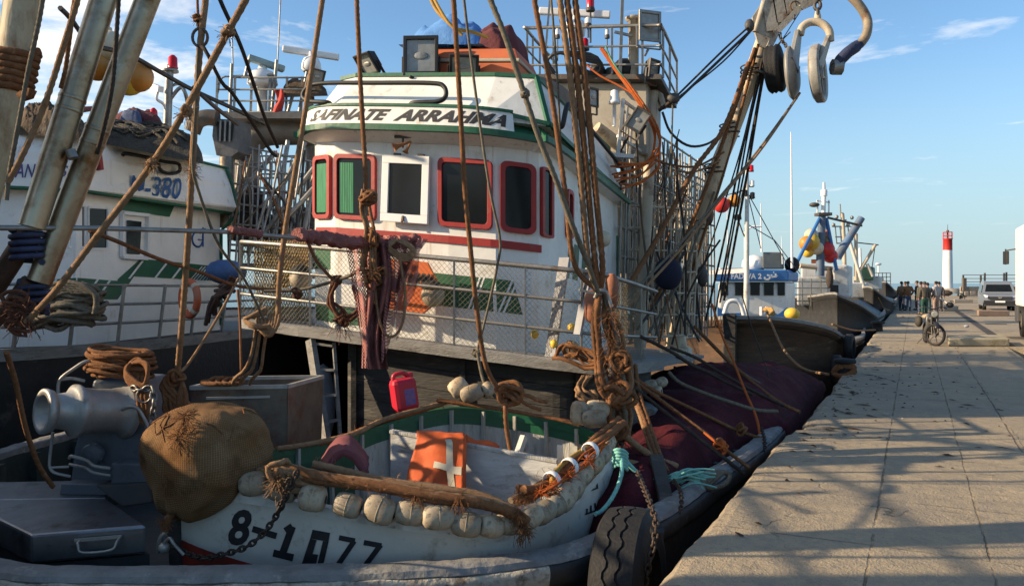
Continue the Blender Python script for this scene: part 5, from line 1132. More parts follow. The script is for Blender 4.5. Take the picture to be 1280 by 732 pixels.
mb = MB(); mb.grid(lambda u, v: P(842+u*112, 470+u*33-v*12*(1-u*.3), 12.3+v*1.0)+V((0, 0, .03*noise.noise(V((u*7, v*3, 4))))), 20, 6)
tag(mb.build('pale_tarpaulin', M('pale_blue_sheet', (.42, .46, .52), (.34, .38, .44), 4, .7, 0, .3, 20, dirt=(.2, .18, .15), damt=.35), solid=.03), 'pale blue sheet edging the far end of the maroon net', 'sheet')
mb = MB(); mb.grid(lambda u, v: P(845+u*30, 474-26*sin(pi*u)*(1-v)+3*v, 12.0-.4*v), 10, 5); mb.grid(lambda u, v: P(870+u*22, 478-10*sin(pi*u)*(1-v)+3*v, 12.0-.4*v), 8, 4); tag(mb.build('dark_cover', black, solid=.03), 'small black cover peaking over the maroon net', 'cover') if False else None
mb = MB()
for k in range(4): mb.rope([P(878+k*2, 600+k*3, 7.2), P(893+k*4, 590, 7.3), P(912, 592+k*2, 7.3), P(905, 606, 7.2), P(886, 610, 7.1)], .022, closed=True)
tag(mb.build('rope_coil', rope_grey), 'small grey rope coil lying on the bulwark cap near the turquoise rope end', 'rope coil')
mb = MB()
for k in range(16):
    o = V((random.uniform(-.07, .07), random.uniform(-.05, .05), random.uniform(-.03, .05))); mb.rope([P(842+random.uniform(-4, 4), 602, 7.0)+o, P(860, 594+random.uniform(-4, 4), 6.95)+o, P(882+random.uniform(-6, 10), 598+random.uniform(-5, 8), 6.95)+o*1.3], .009, fine=False, wob=.04)
tag(mb.build('turquoise_rope_end', rope_turq), 'frayed turquoise rope end lying on the bulwark cap', 'rope')
# ------------------------------------------------------------------ anchor winch at the left
wn_ = thing('anchor_winch', 'grey anchor winch with a flared bright steel warping drum', 'winch', V((-3.35, 6.7, -.95)))
def prism_px(poly_, d, depth, mb, mi=0, taper=0): mb.prism([P(x, y, d) for x, y in poly_], V((.15*depth, depth, 0)), mi)
mb = MB(); prism_px([(116, 474), (162, 477), (190, 548), (194, 612), (86, 612), (92, 560)], 6.45, .55, mb); mb.build('housing', winch_grey, wn_, bevel=.025)
mb = MB(); prism_px([(76, 604), (198, 606), (200, 620), (74, 618)], 6.3, .8, mb); mb.build('base_plate', winch_grey, wn_, bevel=.01)
mb = MB(); prism_px([(138, 578), (190, 579), (190, 610), (138, 608)], 6.25, .3, mb); mb.build('gear_box', winch_grey, wn_, bevel=.015)
dA, dB = P(160, 512, 6.5), P(53, 514, 6.0); dax = (dB-dA).normalized(); dl = (dB-dA).length
mb = MB(); mb.lathe(dA, dax, [(0, .225), (.03, .232), (.055, .215), (.075, .185), (.14, .172), (.28, .172), (.36, .18), (.40, .205), (.425, .205), (.445, .175), (.47, .145), (.55, .132), (.63, .140), (dl-.06, .158), (dl-.02, .172), (dl, .172), (dl+.008, .160), (dl+.004, .125), (dl-.16, .115), (dl-.22, .02)], 40, cap=False); mb.build('warping_drum', alu, wn_)
mb = MB(); mb.lathe(P(118, 566, 6.40), V((0, -1, 0)), [(0, .085), (.05, .085), (.06, .07), (.065, .03)], 18)
for k in range(10):
    a = 2*pi*k/10; mb.lathe(P(118, 566, 6.36)+V((cos(a)*.072, 0, sin(a)*.072)), V((0, -1, 0)), [(0, .01), (.02, .01)], 6)
mb.build('bearing_cap', winch_grey, wn_)
mb = MB(); mb.tube(catmull(Ps((73, 500, 6.4), (73, 480, 6.4), (78, 471, 6.4), (90, 462, 6.42), (106, 452, 6.45), (118, 452, 6.5), (126, 455, 6.6)), 5), .014, 8); mb.build('guard_tube', alu, wn_)
mb = MB(); mb.tube(catmull(Ps((76, 474, 6.4), (90, 473, 6.45), (106, 476, 6.5)), 4), .014, 8); mb.build('guard_tube', alu, wn_)
mb = MB(); mb.tube(catmull(Ps((66, 540, 6.2), (62, 575, 6.2), (63, 585, 6.2), (70, 591, 6.2), (88, 595, 6.25)), 5), .012, 8); mb.build('guard_tube', alu, wn_)
mb = MB(); mb.tube(Ps((64, 584, 6.2), (86, 583, 6.25)), .010, 6); mb.build('guard_tube', alu, wn_)
mb = MB(); mb.tube(catmull(Ps((87, 572, 6.3), (90, 570, 6.25), (108, 575, 6.25), (118, 582, 6.22), (138, 585, 6.22)), 5), .014, 8); mb.build('guard_tube', alu, wn_)
mb = MB(); mb.tube(catmull(Ps((87, 580, 6.3), (106, 584, 6.25), (117, 590, 6.22), (138, 594, 6.22)), 5), .012, 8); mb.build('guard_tube', alu, wn_)
mb = MB(); mb.tube(catmull(Ps((152, 512, 6.3), (162, 508, 6.25), (172, 510, 6.25), (180, 522, 6.25), (186, 535, 6.25), (190, 549, 6.25)), 5), .014, 8); mb.build('guard_tube', alu, wn_)
mb = MB(); mb.tube(Ps((176, 571, 6.2), (188, 561, 6.2)), .012, 6); mb.build('guard_tube', alu, wn_)
mb = MB(); chain(mb, [P(189, 484, 6.25), P(193, 500, 6.2), P(191, 520, 6.2), P(188, 540, 6.2), P(186, 552, 6.2)], .075, .011); chain(mb, [P(164, 484, 6.3), P(178, 487, 6.25), P(189, 484, 6.25)], .07, .010)
mb.tube([P(180, 494, 6.25)+V((cos(2*pi*k/14)*.055, 0, sin(2*pi*k/14)*.055)) for k in range(14)], .009, 5, closed=True); mb.build('chain', M('bright_chain', (.25, .24, .22), (.14, .13, .12), 20, .45, .7, .2, 60), wn_)
# coil of brown rope on the winch
mb = MB()
for k in range(26):
    c = P(150+random.uniform(-6, 6), 468-k*1.15+random.uniform(-3, 3), 6.6); a0 = random.uniform(0, 6.28); rx, ry = random.uniform(.17, .25), random.uniform(.12, .22); ti = random.uniform(-.18, .18)
    mb.rope([c+V((cos(a0+a)*rx*random.uniform(.9, 1.1), sin(a0+a)*ry, cos(a0+a)*ti*rx+random.uniform(-.015, .015))) for a in [i*2*pi/8 for i in range(8)]], .0165, closed=True, n=5)
for k in range(5): mb.rope([P(172-k*3, 448+k*2, 6.4), P(184, 462-k*2, 6.3), P(181, 480, 6.28), P(170, 476+k*2, 6.3), P(158, 462+k*3, 6.35)], .016, closed=True, n=5)
for k in range(3): mb.rope([P(172+k*6, 470, 6.4), P(172+k*5, 490, 6.3), P(174+k*5, 510, 6.28), P(178+k*3, 530, 6.3)], .018)
tag(mb.build('rope_heap', rope_brown), 'coiled heap of brown rope lying on top of the grey winch', 'rope heap')
mb = MB()
for k in range(9):
    mb.rope([P(222, 462, 6.7), P(212+random.uniform(-12, 4), 480+random.uniform(-4, 6), 6.6), P(205+k*4, 505+random.uniform(-6, 8), 6.55), P(214+k*3, 520+random.uniform(-5, 6), 6.55), P(228+random.uniform(-5, 6), 500, 6.55), P(228, 478, 6.6)], .019, n=6)
tangle(mb, P(222, 472, 6.6), .07, .016, 4)
tag(mb.build('rope_loops', rope_brown), 'loops of brown rope hanging from a tan line right of the winch', 'rope')
# ------------------------------------------------------------------ stainless hatch at the bottom left
ht = thing('deck_hatch', 'dark steel deck locker with a bright sheet lid and bar handle', 'deck locker', V((-3.0, 5.8, -.95)))
hp = [P(38, 666, 5.45), P(183, 654, 5.6), P(132, 622, 6.25), P(-50, 629, 6.1)]; zl = -.07
hp = [V((p.x, p.y, zl+.02*i)) for i, p in enumerate((hp[0], hp[1], hp[2], hp[3]))]
mb = MB(); mb.add([p for p in hp]+[p-V((0, 0, .20)) for p in hp], [(0, 1, 2, 3), (7, 6, 5, 4)]+[(i, i+4, (i+1) % 4+4, (i+1) % 4) for i in range(4)]); mb.build('lid', lid_steel, ht, bevel=.018)
mb = MB(); bk = [hp[3], hp[2], hp[2]+V((-.2, .45, .03)), hp[3]+V((.0, .45, .03))]; mb.add(bk+[p-V((0, 0, .12)) for p in bk], [(0, 1, 2, 3), (7, 6, 5, 4)]+[(i, i+4, (i+1) % 4+4, (i+1) % 4) for i in range(4)]); mb.build('back_lid', lid_steel, ht, bevel=.01)
mb = MB(); q = [p*1+V((0, .05, -.22)) for p in hp]; mb.add(q+[V((p.x, p.y, -.95)) for p in q], [(0, 1, 2, 3), (7, 6, 5, 4)]+[(i, i+4, (i+1) % 4+4, (i+1) % 4) for i in range(4)]); mb.build('locker_box', M('dark_locker', (.035, .035, .036), (.05, .048, .045), 4, .6, 0, .2, 20), ht)
mb = MB(); fdir = (hp[1]-hp[0]).normalized(); h0 = hp[0]+fdir*.33+V((0, -.03, -.075)); h1 = h0+fdir*.25
mb.tube(catmull([h0+V((0, .03, .02)), h0+V((-.0, -.03, .015)), h0+V((0.01, -.05, 0)), h0+fdir*.04+V((0, -.06, -.05)), h1-fdir*.03+V((0, -.06, -.05)), h1+V((-.0, -.04, 0)), h1+V((0, .03, .02))], 4), .009, 7); mb.bar(h0-fdir*.04+V((0, .005, .02)), h1+fdir*.01+V((0, .005, .02)), .02, .02); mb.build('handle', alu, ht)
mb = MB(); mb.add([P(118, 606, 6.2), P(186, 603, 6.2), P(190, 628, 6.15), P(152, 634, 6.15)]+[p+V((.1, .5, 0)) for p in Ps((118, 606, 6.2), (186, 603, 6.2), (190, 628, 6.15), (152, 634, 6.15))], [(3, 2, 1, 0), (4, 5, 6, 7)]+[(i, (i+1) % 4, (i+1) % 4+4, i+4) for i in range(4)])
tag(mb.build('dark_box', M('dark_locker', (.035, .035, .036)), bevel=.012), 'dark steel box between the winch foot and the net bag', 'box')
# rusty steel bin beside the winch
bn = thing('steel_bin', 'stained steel bin with a pale rim behind the net bag', 'bin', V((-2.5, 7.6, -.95)))
mb = MB(); a = [V((P(236, 482, 7.2).x, 7.25, .70)), V((P(357, 482, 7.3).x, 7.35, .70)), V((P(357, 482, 7.3).x+.15, 8.1, .70)), V((P(236, 482, 7.2).x+.15, 8.0, .70))]
bm_ = M('stained_bin_steel', (.20, .17, .13), (.13, .11, .085), 3, .5, .3, .2, 15, dirt=(.12, .025, .02), dscale=1.6, damt=.5, dirt2=RUST, d2scale=5, d2amt=.4)
ctr_ = sum(a, V((0, 0, 0)))/4
for i in range(4):
    p, q = a[i], a[(i+1) % 4]; lo_ = [V((k.x*.9+ctr_.x*.1, k.y*.9+ctr_.y*.1, -.95)) for k in (p, q)]; mb.add([p, q, lo_[1], lo_[0]], [(0, 1, 2, 3)])
mb.build('bin_wall', bm_, bn, solid=.02)
mb = MB()
for i in range(4): mb.bar(a[i], a[(i+1) % 4], .035, .035)
mb.bar(a[0]+V((.15, -.03, -.09)), a[1]+V((-.15, -.03, -.09)), .02, .02); mb.build('rim', M('pale_rim', (.5, .49, .46), (.36, .34, .3), 6, .5, .4), bn)
mb = MB()
for k in range(5): mb.rope([P(252+k*9, 478, 7.25), P(262+k*8, 474+random.uniform(-3, 2), 7.3), P(280+k*6, 476, 7.4), P(275+k*5, 480, 7.2)], .02, closed=True)
tag(mb.build('rope_coil', rope_brown), 'brown rope coils resting on the rim of the steel bin', 'rope coil')
# ------------------------------------------------------------------ poles, pipe and post at the left
dv = thing('davit_frame', 'two leaning bright steel davit poles clamped together at the left', 'davit', V((-3.2, 4.75, -.14)))
def pole(p0, p1, r, m, name, par, n=16): mb = MB(); a, b_ = P(*p0), P(*p1); mb.tube([a, a.lerp(b_, .5), b_], r, n); return mb.build(name, m, par)
pA0, pA1 = (40, 284, 4.62), (150, -66, 4.85); pB0, pB1 = (49, 352, 4.72), (208, -62, 4.95)
pole(pA0, pA1, .0735, steel_bright, 'pole', dv); pole(pB0, pB1, .071, steel_bright, 'pole', dv)
for (p0, p1, r) in ((pA0, pA1, .0765), (pB0, pB1, .0735)):
    a, b_ = P(*p0), P(*p1); mb = MB()
    for f in (.40, .44): mb.lathe(a.lerp(b_, f), b_-a, [(0, r-.002), (.004, r), (.02, r), (.024, r-.002)], 16, cap=False)
    mb.build('weld_collar', steel_bright, dv)
mb = MB(); mb.bar(P(66, 188, 4.7), P(92, 192, 4.75), .05, .03); mb.tube([P(88, 188, 4.65), P(92, 198, 4.65)], .03, 8); mb.build('clamp', steel, dv)
for c, r, l in (((34, 302, 4.64), .085, .16), ((42, 366, 4.72), .08, .15)):
    mb = MB(); mb.rope([P(*c)+V((cos(a)*r, sin(a)*r, -.12+a*.0065)) for a in [i*.6 for i in range(50)]], .018, smoothpath=False, fine=False); mb.build('black_wrap', M('blue_black_tape', (.03, .04, .09)), dv)
mb = MB(); mb.lathe(V((-3.2, 4.75, -.14)), (0, 0, 1), [(0, .09), (1.5, .085)], 12); mb.tube([V((-3.2, 4.75, 1.36)), P(18, 380, 4.7), P(40, 352, 4.7)], .06, 8); mb.tube([V((-3.2, 4.75, 1.45)), P(18, 320, 4.66), P(38, 290, 4.64)], .06, 8); mb.build('foot_post', M('rusty_foot', (.12, .06, .035), (.07, .04, .03), 6, .8, .2, .4, 30), dv)
mb = MB()
for k in range(14): mb.rope([P(8+random.uniform(-8, 8), 372+k*3, 4.55), P(22+random.uniform(-8, 12), 366+k*4, 4.5), P(38+random.uniform(-8, 6), 378+k*3, 4.55), P(22, 396+random.uniform(-10, 10), 4.5)], .012, closed=True, fine=False, wob=.03)
fray(mb, P(30, 390, 4.5), .10, 80); tag(mb.build('rope_lashing', M('rust_brown_rope', (.15, .055, .025), (.09, .035, .02), 20, .95, 0, .4, 120)), 'rust brown rope lashing round the foot of the davit poles', 'lashing')
ps = thing('mast_post', 'flaking cream mast post with brown rope wound round it at the left edge', 'mast', V((-3.0, 4.55, -.14)))
mb = MB(); mb.tube([P(37, -90, 4.6), P(29, 0, 4.57), P(20, 65, 4.55), P(0, 150, 4.5), P(-20, 240, 4.5), P(-62, 430, 4.5), P(-118, 700, 4.55)], [.10, .097, .094, .09, .088, .085, .085], 16); mb.build('post', M('flaking_cream_post', (.50, .41, .27), (.40, .31, .18), 4, .7, 0, .3, 20, dirt=(.20, .10, .04), dscale=4, damt=.5, stretch=(1, 1, .35)), ps)
mb = MB(); mb.rope([P(21-12*i/44, 64+52*i/44, 4.53)+V((cos(i*.92)*.115, sin(i*.92)*.115, 0)) for i in range(46)], .023, smoothpath=False); mb.rope(Ps((40, 112, 4.4), (36, 122, 4.4), (26, 118, 4.42)), .025); mb.build('rope_winding', rope_brown, ps)
sp = thing('spar', 'long grey spar across the left boat with red net wound on its right part', 'spar', P(300, 290, 5.5))
mb = MB(); mb.tube(Ps((-60, 284.5, 4.25), (120, 285, 4.9), (290, 290, 5.8), (400, 300, 6.6), (470, 304, 7.0)), .0165, 10); mb.build('spar_tube', steel, sp)
netred = M('dusty_red_net', (.33, .13, .115), (.23, .085, .075), 9, .95, 0, .9, 70, dirt=(.36, .20, .17), dscale=7, damt=.4, spec=.1)
mb = MB(); pts = Ps((288, 287, 5.75), (302, 289, 5.85), (318, 291, 5.95), (326, 293, 6.0)); mb.tube(resample(catmull(pts, 6), .01)[0], .03, 10, shape=lambda i, th: 1+.35*noise.noise(V((i*.5, th, 3)))); mb.build('net_wrap', netred, sp)
mb = MB(); pts = Ps((372, 293, 6.35), (400, 297, 6.6), (440, 303, 6.8), (470, 305, 7.0), (500, 303, 7.05), (526, 300, 7.1)); mb.tube(resample(catmull(pts, 6), .012)[0], .055, 14, shape=lambda i, th: 1+.6*noise.noise(V((i*.21, cos(th)*1.2, sin(th)*1.2)))); mb.build('net_wrap', netred, sp)
# hanging red net: cloth with an open diamond weave
nm_ = bpy.data.materials.new('hanging_net'); nm_.use_nodes = True; t = nm_.node_tree; b = t.nodes['Principled BSDF']; L = t.links.new
tcq = t.nodes.new('ShaderNodeTexCoord'); us = t.nodes.new('ShaderNodeSeparateXYZ'); L(tcq.outputs['UV'], us.inputs[0])
d1 = mth('ADD', mth('MULTIPLY', us.outputs[0], 26), mth('MULTIPLY', us.outputs[1], 34)); d2 = mth('SUBTRACT', mth('MULTIPLY', us.outputs[0], 26), mth('MULTIPLY', us.outputs[1], 34))
def strand(s): return mth('LESS_THAN', mth('ABSOLUTE', mth('SUBTRACT', mth('FRACT', s), .5)), .20)
al = mth('MAXIMUM', strand(d1), strand(d2)); L(mixc(nz(14, 2), (.42, .18, .16), (.27, .10, .09)), b.inputs['Base Color']); b.inputs['Roughness'].default_value = .95
L(mth('MAXIMUM', al, mr(nz(3, 4), .52, .60)), b.inputs['Alpha'])
hn = thing('hanging_net', 'dusty red net hanging in folds from the spar in front of the rail', 'net', P(478, 460, 7.1))
mb = MB()
def hnf(u, v):
    x0 = 440+u*104; w = 1-.52*min(1, v*1.2); cx = 470+22*v*(0.2)
    px = cx+(x0-487)*w+8*(1-v); sag = max(0, (u-.35)*1.5)**2; py = 300+ (160-110*sag*1.0)*v - 6*sin(u*3)*(1-v)
    d = 7.0+.12*sin(u*17+v*2)*(.4+v*.6)+.05*sin(u*31+1)
    return P(px, py, d)
mb.grid(hnf, 60, 30); mb.build('net_cloth', nm_, hn)
mb = MB()
def hng(u, v): px = 468+(u-.5)*(34-8*v)+6*v+5*sin(v*6); return P(px, 304+157*v, 6.93+.06*sin(u*14+v*3)+.03*cos(v*9))
mb.grid(hng, 24, 40); mb.build('net_fold', netred, hn)
mb = MB()
def hnk(u, v): px = 495+v*30*(1-.1*u); py = 306+u*(120-75*v)+4*sin(v*9); return P(px, py, 7.12+.05*sin(u*9+v*7))
mb.grid(hnk, 16, 24); mb.build('net_flap', nm_, hn)
# ------------------------------------------------------------------ ropes in the air and on deck, one by one
def rope(pts, r, m, label, cat='rope', fine=True, knots=(), frays=(), name='rope', wob=0.0, group=None, n=8):
    mb = MB(); mb.rope([P(*p) for p in pts], r, 0, n=n, fine=fine, wob=wob)
    for k in knots: tangle(mb, P(*k[:3]), k[3], k[4] if len(k) > 4 else r*.8, 4, fine=fine)
    for f in frays: fray(mb, P(*f[:3]), f[3], 50, w=.0016)
    return tag(mb.build(name, m), label, cat, group)
rope([(330, -50, 3.9), (307, 0, 3.95), (285, 40, 4.0), (233, 135, 4.1), (190, 205, 4.2), (123, 293, 4.3), (72, 360, 4.4), (33, 402, 4.5)], .0185, rope_tan, 'thick tan rope slanting from the top down to the foot of the davit poles', knots=[(285, 40, 4.0, .024), (233, 138, 4.08, .022), (190, 203, 4.18, .02)], frays=[(285, 40, 4.0, .04), (232, 140, 4.08, .05), (189, 203, 4.18, .045)])
rope([(113, -60, 4.2), (97, 0, 4.25), (78, 62, 4.3), (56, 130, 4.35), (30, 190, 4.38), (10, 228, 4.4)], .0165, rope_tan, 'tan rope crossing in front of the cream mast post, left of the first davit pole')
rope([(106, -40, 4.35), (93, 2, 4.4), (88, 40, 4.4), (82, 85, 4.45), (76, 110, 4.5)], .0125, rope_brown, 'short brown rope falling beside the left davit pole')
rope([(60, -50, 4.3), (50, 20, 4.3), (36, 85, 4.32), (24, 150, 4.35), (12, 215, 4.4), (8, 250, 4.4)], .013, rope_grey, 'grey brown rope running down along the cream mast post')
rope([(150, -50, 4.4), (148, 5, 4.4), (143, 80, 4.4), (139, 115, 4.4), (131, 155, 4.42), (121, 192, 4.5)], .0125, rope_dark, 'dark twisted rope hanging in front of the right davit pole')
rope([(262, -50, 5.8), (257, 0, 5.8), (250, 60, 5.8), (245, 130, 5.9), (240, 215, 6.0), (233, 330, 6.2), (226, 420, 6.4), (222, 464, 6.6)], .025, rope_tan, 'long tan rope hanging from the top to the rope loops beside the winch', frays=[(240, 215, 6.0, .06), (241, 205, 6.0, .05)])
rope([(246, -40, 5.8), (247, 8, 5.8), (248, 22, 5.8)], .010, rope_brown, 'thin brown rope above the iron ring', knots=[(247, 24, 5.8, .035, .009)], frays=[(247, 24, 5.8, .04)])
mb = MB(); c = P(250, 47, 5.78); mb.tube([c+V((cos(2*pi*k/18)*.055, 0, sin(2*pi*k/18)*.066)) for k in range(18)], .011, 6, closed=True); mb.tube([P(247, 26, 5.8), P(249, 38, 5.8)], .014, 6); tag(mb.build('iron_ring', steel_dark), 'iron ring on the hanging ropes left of the crossing tan rope', 'ring')
rope([(248, 60, 5.75), (245, 130, 5.8), (241, 205, 5.9), (247, 235, 5.95), (273, 305, 6.2), (303, 345, 6.5), (322, 382, 6.7), (330, 400, 6.8)], .0115, rope_grey, 'grey rope from the iron ring down to the rail corner', fine=False)
rope([(252, 58, 5.75), (258, 65, 5.7), (277, 103, 5.8), (293, 120, 6.0), (337, 187, 6.5), (345, 195, 6.6)], .015, rope_dark, 'dark rope running right from the iron ring to the steel frame behind', fine=False)
rope([(262, -40, 5.2), (275, 0, 5.3), (303, 63, 5.6), (330, 145, 6.2), (347, 184, 6.6)], .015, rope_dark, 'black taut rope slanting down right across the radar mast', fine=False)
rope([(410, -50, 7.0), (403, 0, 7.0), (383, 130, 7.0), (368, 220, 7.0), (357, 285, 7.0), (349, 350, 7.0), (347, 395, 7.0), (337, 416, 7.0)], .024, rope_tan, 'straight tan rope left of the wheelhouse ending in a loop at the rail corner')
rope([(446, -50, 7.2), (446, 0, 7.2), (452, 130, 7.15), (457, 215, 7.1), (457, 240, 7.1)], .0225, rope_brown, 'brown rope falling in front of the name board to the hook above the red net')
rope([(563, -50, 6.2), (567, 0, 6.2), (575, 130, 6.3), (581, 235, 6.4), (588, 310, 6.5), (597, 395, 6.6), (607, 455, 6.7), (622, 484, 6.8), (636, 492, 6.85)], .0215, rope_brown, 'thick brown rope past the third window down to the big knot over the skiff')
rope([(577, -50, 7.6), (580, 0, 7.6), (595, 120, 7.7), (612, 235, 7.8), (625, 298, 7.9), (622, 330, 7.95), (610, 385, 8.0), (598, 432, 8.0), (594, 445, 8.0)], .0135, rope_grey, 'thin grey rope passing the third window, tied to the deck edge', fine=False, knots=[(595, 440, 8.0, .05, .012)])
rope([(597, 440, 7.95), (600, 458, 7.95), (606, 480, 7.9), (620, 496, 7.8)], .017, rope_grey, 'grey rope end hanging below the deck edge', fine=False)
rope([(597, -40, 6.6), (613, 0, 6.6), (633, 50, 6.6), (653, 110, 6.65), (673, 170, 6.7), (695, 225, 6.8), (713, 275, 6.9), (733, 325, 7.1), (747, 365, 7.3)], .0255, rope_grey, 'thick grey brown rope slanting past the fourth window to the rope hub', knots=[(656, 118, 6.65, .035, .02)])
rope([(686, -40, 7.4), (689, 0, 7.4), (694, 60, 7.4), (698, 120, 7.4), (701, 190, 7.5), (705, 240, 7.5)], .012, rope_grey, 'thin grey line left of the thick rope bundle', fine=False)
for k, (x0, x1, l) in enumerate(((668, 716, 'leftmost rope of the thick bundle above the rope hub'), (700, 734, 'second rope of the thick bundle above the rope hub'), (709, 742, 'third rope of the thick bundle above the rope hub'), (719, 751, 'rightmost rope of the thick bundle above the rope hub'))):
    m_ = (x0+x1)/2+ (4 if k else 6)
    rope([(x0-4, -50, 7.2), (x0, 0, 7.2), (x0+(x1-x0)*.42, 110, 7.25), (x0+(x1-x0)*.8, 240, 7.35), (x1+2, 330, 7.5), (750, 366, 7.6)], .030 if k else .026, rope_brown if k != 1 else rope_tan, l)
# rope hub
hub = thing('rope_hub', 'heavy hanging knot of frayed brown ropes with a steel shackle right of the rail', 'rope bundle', P(768, 560, 7.6))
random.seed(31)
for k in range(13):
    a = random.uniform(-1, 1); dd = random.uniform(-.1, .1); mb = MB()
    mb.rope([P(752+a*5, 366, 7.6+dd), P(756+a*16, 400, 7.6+dd), P(762+a*19, 440, 7.6+dd), P(770+a*22, 478, 7.55+dd), P(771+a*10, 496, 7.5+dd), P(775+a*17, 520, 7.5+dd), P(777+a*10, 548, 7.5)], random.uniform(.017, .032), wob=.03); mb.build('rope_strand', (rope_brown, rope_brown, rope_grey, rope_tan)[k % 4], hub)
mb = MB(); tangle(mb, P(771, 492, 7.45), .17, .026, 7, flat=.6); tangle(mb, P(773, 455, 7.5), .12, .02, 4); tangle(mb, P(775, 538, 7.45), .11, .02, 4); mb.build('rope_knot', rope_brown, hub)
mb = MB()
for py in range(390, 552, 5): fray(mb, P(762+(py-390)*.09, py, 7.5), .12, 16, w=.0022)
mb.build('loose_fibre', rope_brown, hub)
mb = MB(); mb.tube(catmull(Ps((744, 372, 7.5), (748, 364, 7.48), (756, 364, 7.48), (760, 372, 7.5), (764, 384, 7.5)), 5), .022, 8); mb.bar(P(724, 362, 7.55), P(750, 368, 7.55), .14, .02); mb.build('shackle', steel, hub)
random.seed(32)
mb = MB()
for k in range(10): mb.rope([P(702+random.uniform(-10, 10), 446, 8.0), P(712+random.uniform(-8, 10), 436+random.uniform(-10, 12), 7.9), P(730+random.uniform(-8, 8), 446+random.uniform(-12, 14), 7.9), P(748, 452+random.uniform(-8, 10), 7.8), P(758, 462+random.uniform(-12, 12), 7.7)], random.uniform(.012, .022), fine=False, wob=.05)
tag(mb.build('rope_tangle', rope_brown), 'loose brown rope tangle between the rail corner and the rope hub', 'rope')
mb = MB()
for k in range(7): mb.rope([P(728+k*2, 470, 7.9), P(724+random.uniform(-6, 4), 490+random.uniform(-8, 8), 7.7), P(733+k*2, 500+random.uniform(-6, 6), 7.6), P(748, 503+random.uniform(-8, 6), 7.6), P(742-k, 488, 7.7)], .014, fine=False)
tag(mb.build('rope_bight', rope_tan), 'tan rope loops above the upright white net float', 'rope')
mb = MB(); mb.lathe(P(742, 404, 8.1), (-.05, 0, 1), [(0, .03), (.02, .06), (.06, .085), (.26, .085), (.32, .06), (.34, .03)], 14); tag(mb.build('orange_fender', M('faded_salmon', (.32, .115, .06), (.20, .085, .05), 4, .7, 0, .2, 30, dirt=(.15, .08, .05), damt=.4)), 'faded salmon fender left of the rope hub', 'fender')
mb = MB(); mb.lathe(P(764, 385, 8.3), (.03, 0, 1), [(0, .02), (.02, .06), (.30, .07), (.36, .03)], 12); tag(mb.build('orange_fender', M('faded_salmon', (.5, .2, .1))), 'narrow salmon fender behind the rope hub', 'fender')
mb = MB(); chain(mb, [P(768, 545, 7.45), P(770, 560, 7.3), P(774, 578, 7.2)], .07, .011); chain(mb, [P(776, 545, 7.45), P(778, 565, 7.3), P(779, 590, 7.2), P(772, 612, 7.1), P(764, 640, 7.0)], .07, .010); tag(mb.build('hub_chain', chain_mat), 'rusty chain hanging below the rope hub', 'chain')
mb = MB()
for k in range(6): mb.rope([P(766, 564+k*4, 6.5), P(772, 561+k*4, 6.4), P(780, 563+k*4, 6.42), P(784, 567+k*4, 6.5)], .014)
mb.rope(Ps((777, 566, 6.45), (777, 590, 6.3), (772, 608, 6.2), (763, 625, 6.1), (752, 638, 6.05), (744, 642, 6.0)), .017); mb.rope(Ps((779, 585, 6.9), (778, 612, 6.9), (777, 632, 6.9)), .008); mb.rope(Ps((780, 575, 6.9), (795, 590, 6.9), (815, 600, 6.95), (828, 603, 7.0)), .022, wob=.02)
tag(mb.build('turquoise_rope', rope_turq), 'turquoise rope knotted under the rope hub and curling down beside the skiff', 'rope')
rope([(782, 545, 7.4), (800, 560, 7.4), (825, 575, 7.4), (845, 582, 7.5)], .034, rope_tan, 'fat tan hawser along the foot of the maroon net')
rope([(785, 578, 7.2), (810, 583, 7.2), (832, 585, 7.3)], .036, rope_tan, 'fat tan hawser end next to the turquoise knot')
bundle('leaning_rope_bundle', [(790, 455, 8.6), (795, 490, 8.3), (806, 525, 7.9), (818, 560, 7.5), (830, 590, 7.1)], .028, 4, .03, [rope_brown, rope_brown, rope_tan], 'fuzzy brown rope bundle leaning from the hub to the wooden stake', 'rope bundle', seed=40, fr=60)
random.seed(41)
mb = MB(); mb.bar(P(820, 570, 7.15), P(834, 632, 6.7), .12, .06); tag(mb.build('wooden_stake', wood_dark, bevel=.01), 'wooden stake standing on the bulwark cap behind the tyre', 'stake')
mb = MB(); chain(mb, [P(842, 600, 6.9), P(850, 612, 6.6), P(852, 628, 6.4), P(850, 640, 6.3)], .05, .008); tag(mb.build('small_chain', chain_mat), 'short chain beside the wooden stake', 'chain')
mb = MB(); chain(mb, [P(952, 535, 9.3), P(956, 552, 8.9), P(955, 566, 8.7)], .06, .008); tag(mb.build('small_chain', chain_mat), 'short chain over the bulwark cap at the end of the mooring ropes', 'chain')
# mooring ropes over the net
rope([(786, 468, 8.6), (820, 489, 8.7), (870, 513, 8.9), (920, 537, 9.1), (953, 548, 9.2)], .021, rope_brown, 'upper of the brown mooring ropes over the maroon net', knots=[(927, 537, 9.05, .07, .016)])
rope([(790, 474, 8.4), (830, 503, 8.3), (880, 540, 8.1), (915, 568, 8.0), (937, 585, 7.9)], .021, rope_brown, 'middle brown mooring rope over the maroon net, with an orange knot', knots=[(898, 556, 8.0, .07, .015)])
rope([(788, 480, 8.3), (825, 510, 8.2), (870, 545, 8.0), (905, 572, 7.85), (930, 592, 7.8)], .021, rope_dark, 'lowest of the three brown mooring ropes over the maroon net')
mb = MB(); mb.rope(Ps((880, 540, 8.05), (895, 552, 7.95), (908, 560, 7.9), (903, 568, 7.85)), .014); tangle(mb, P(901, 558, 7.92), .07, .012, 5); tag(mb.build('orange_knot', rope_orange), 'orange twine knotted round the middle mooring rope', 'twine')
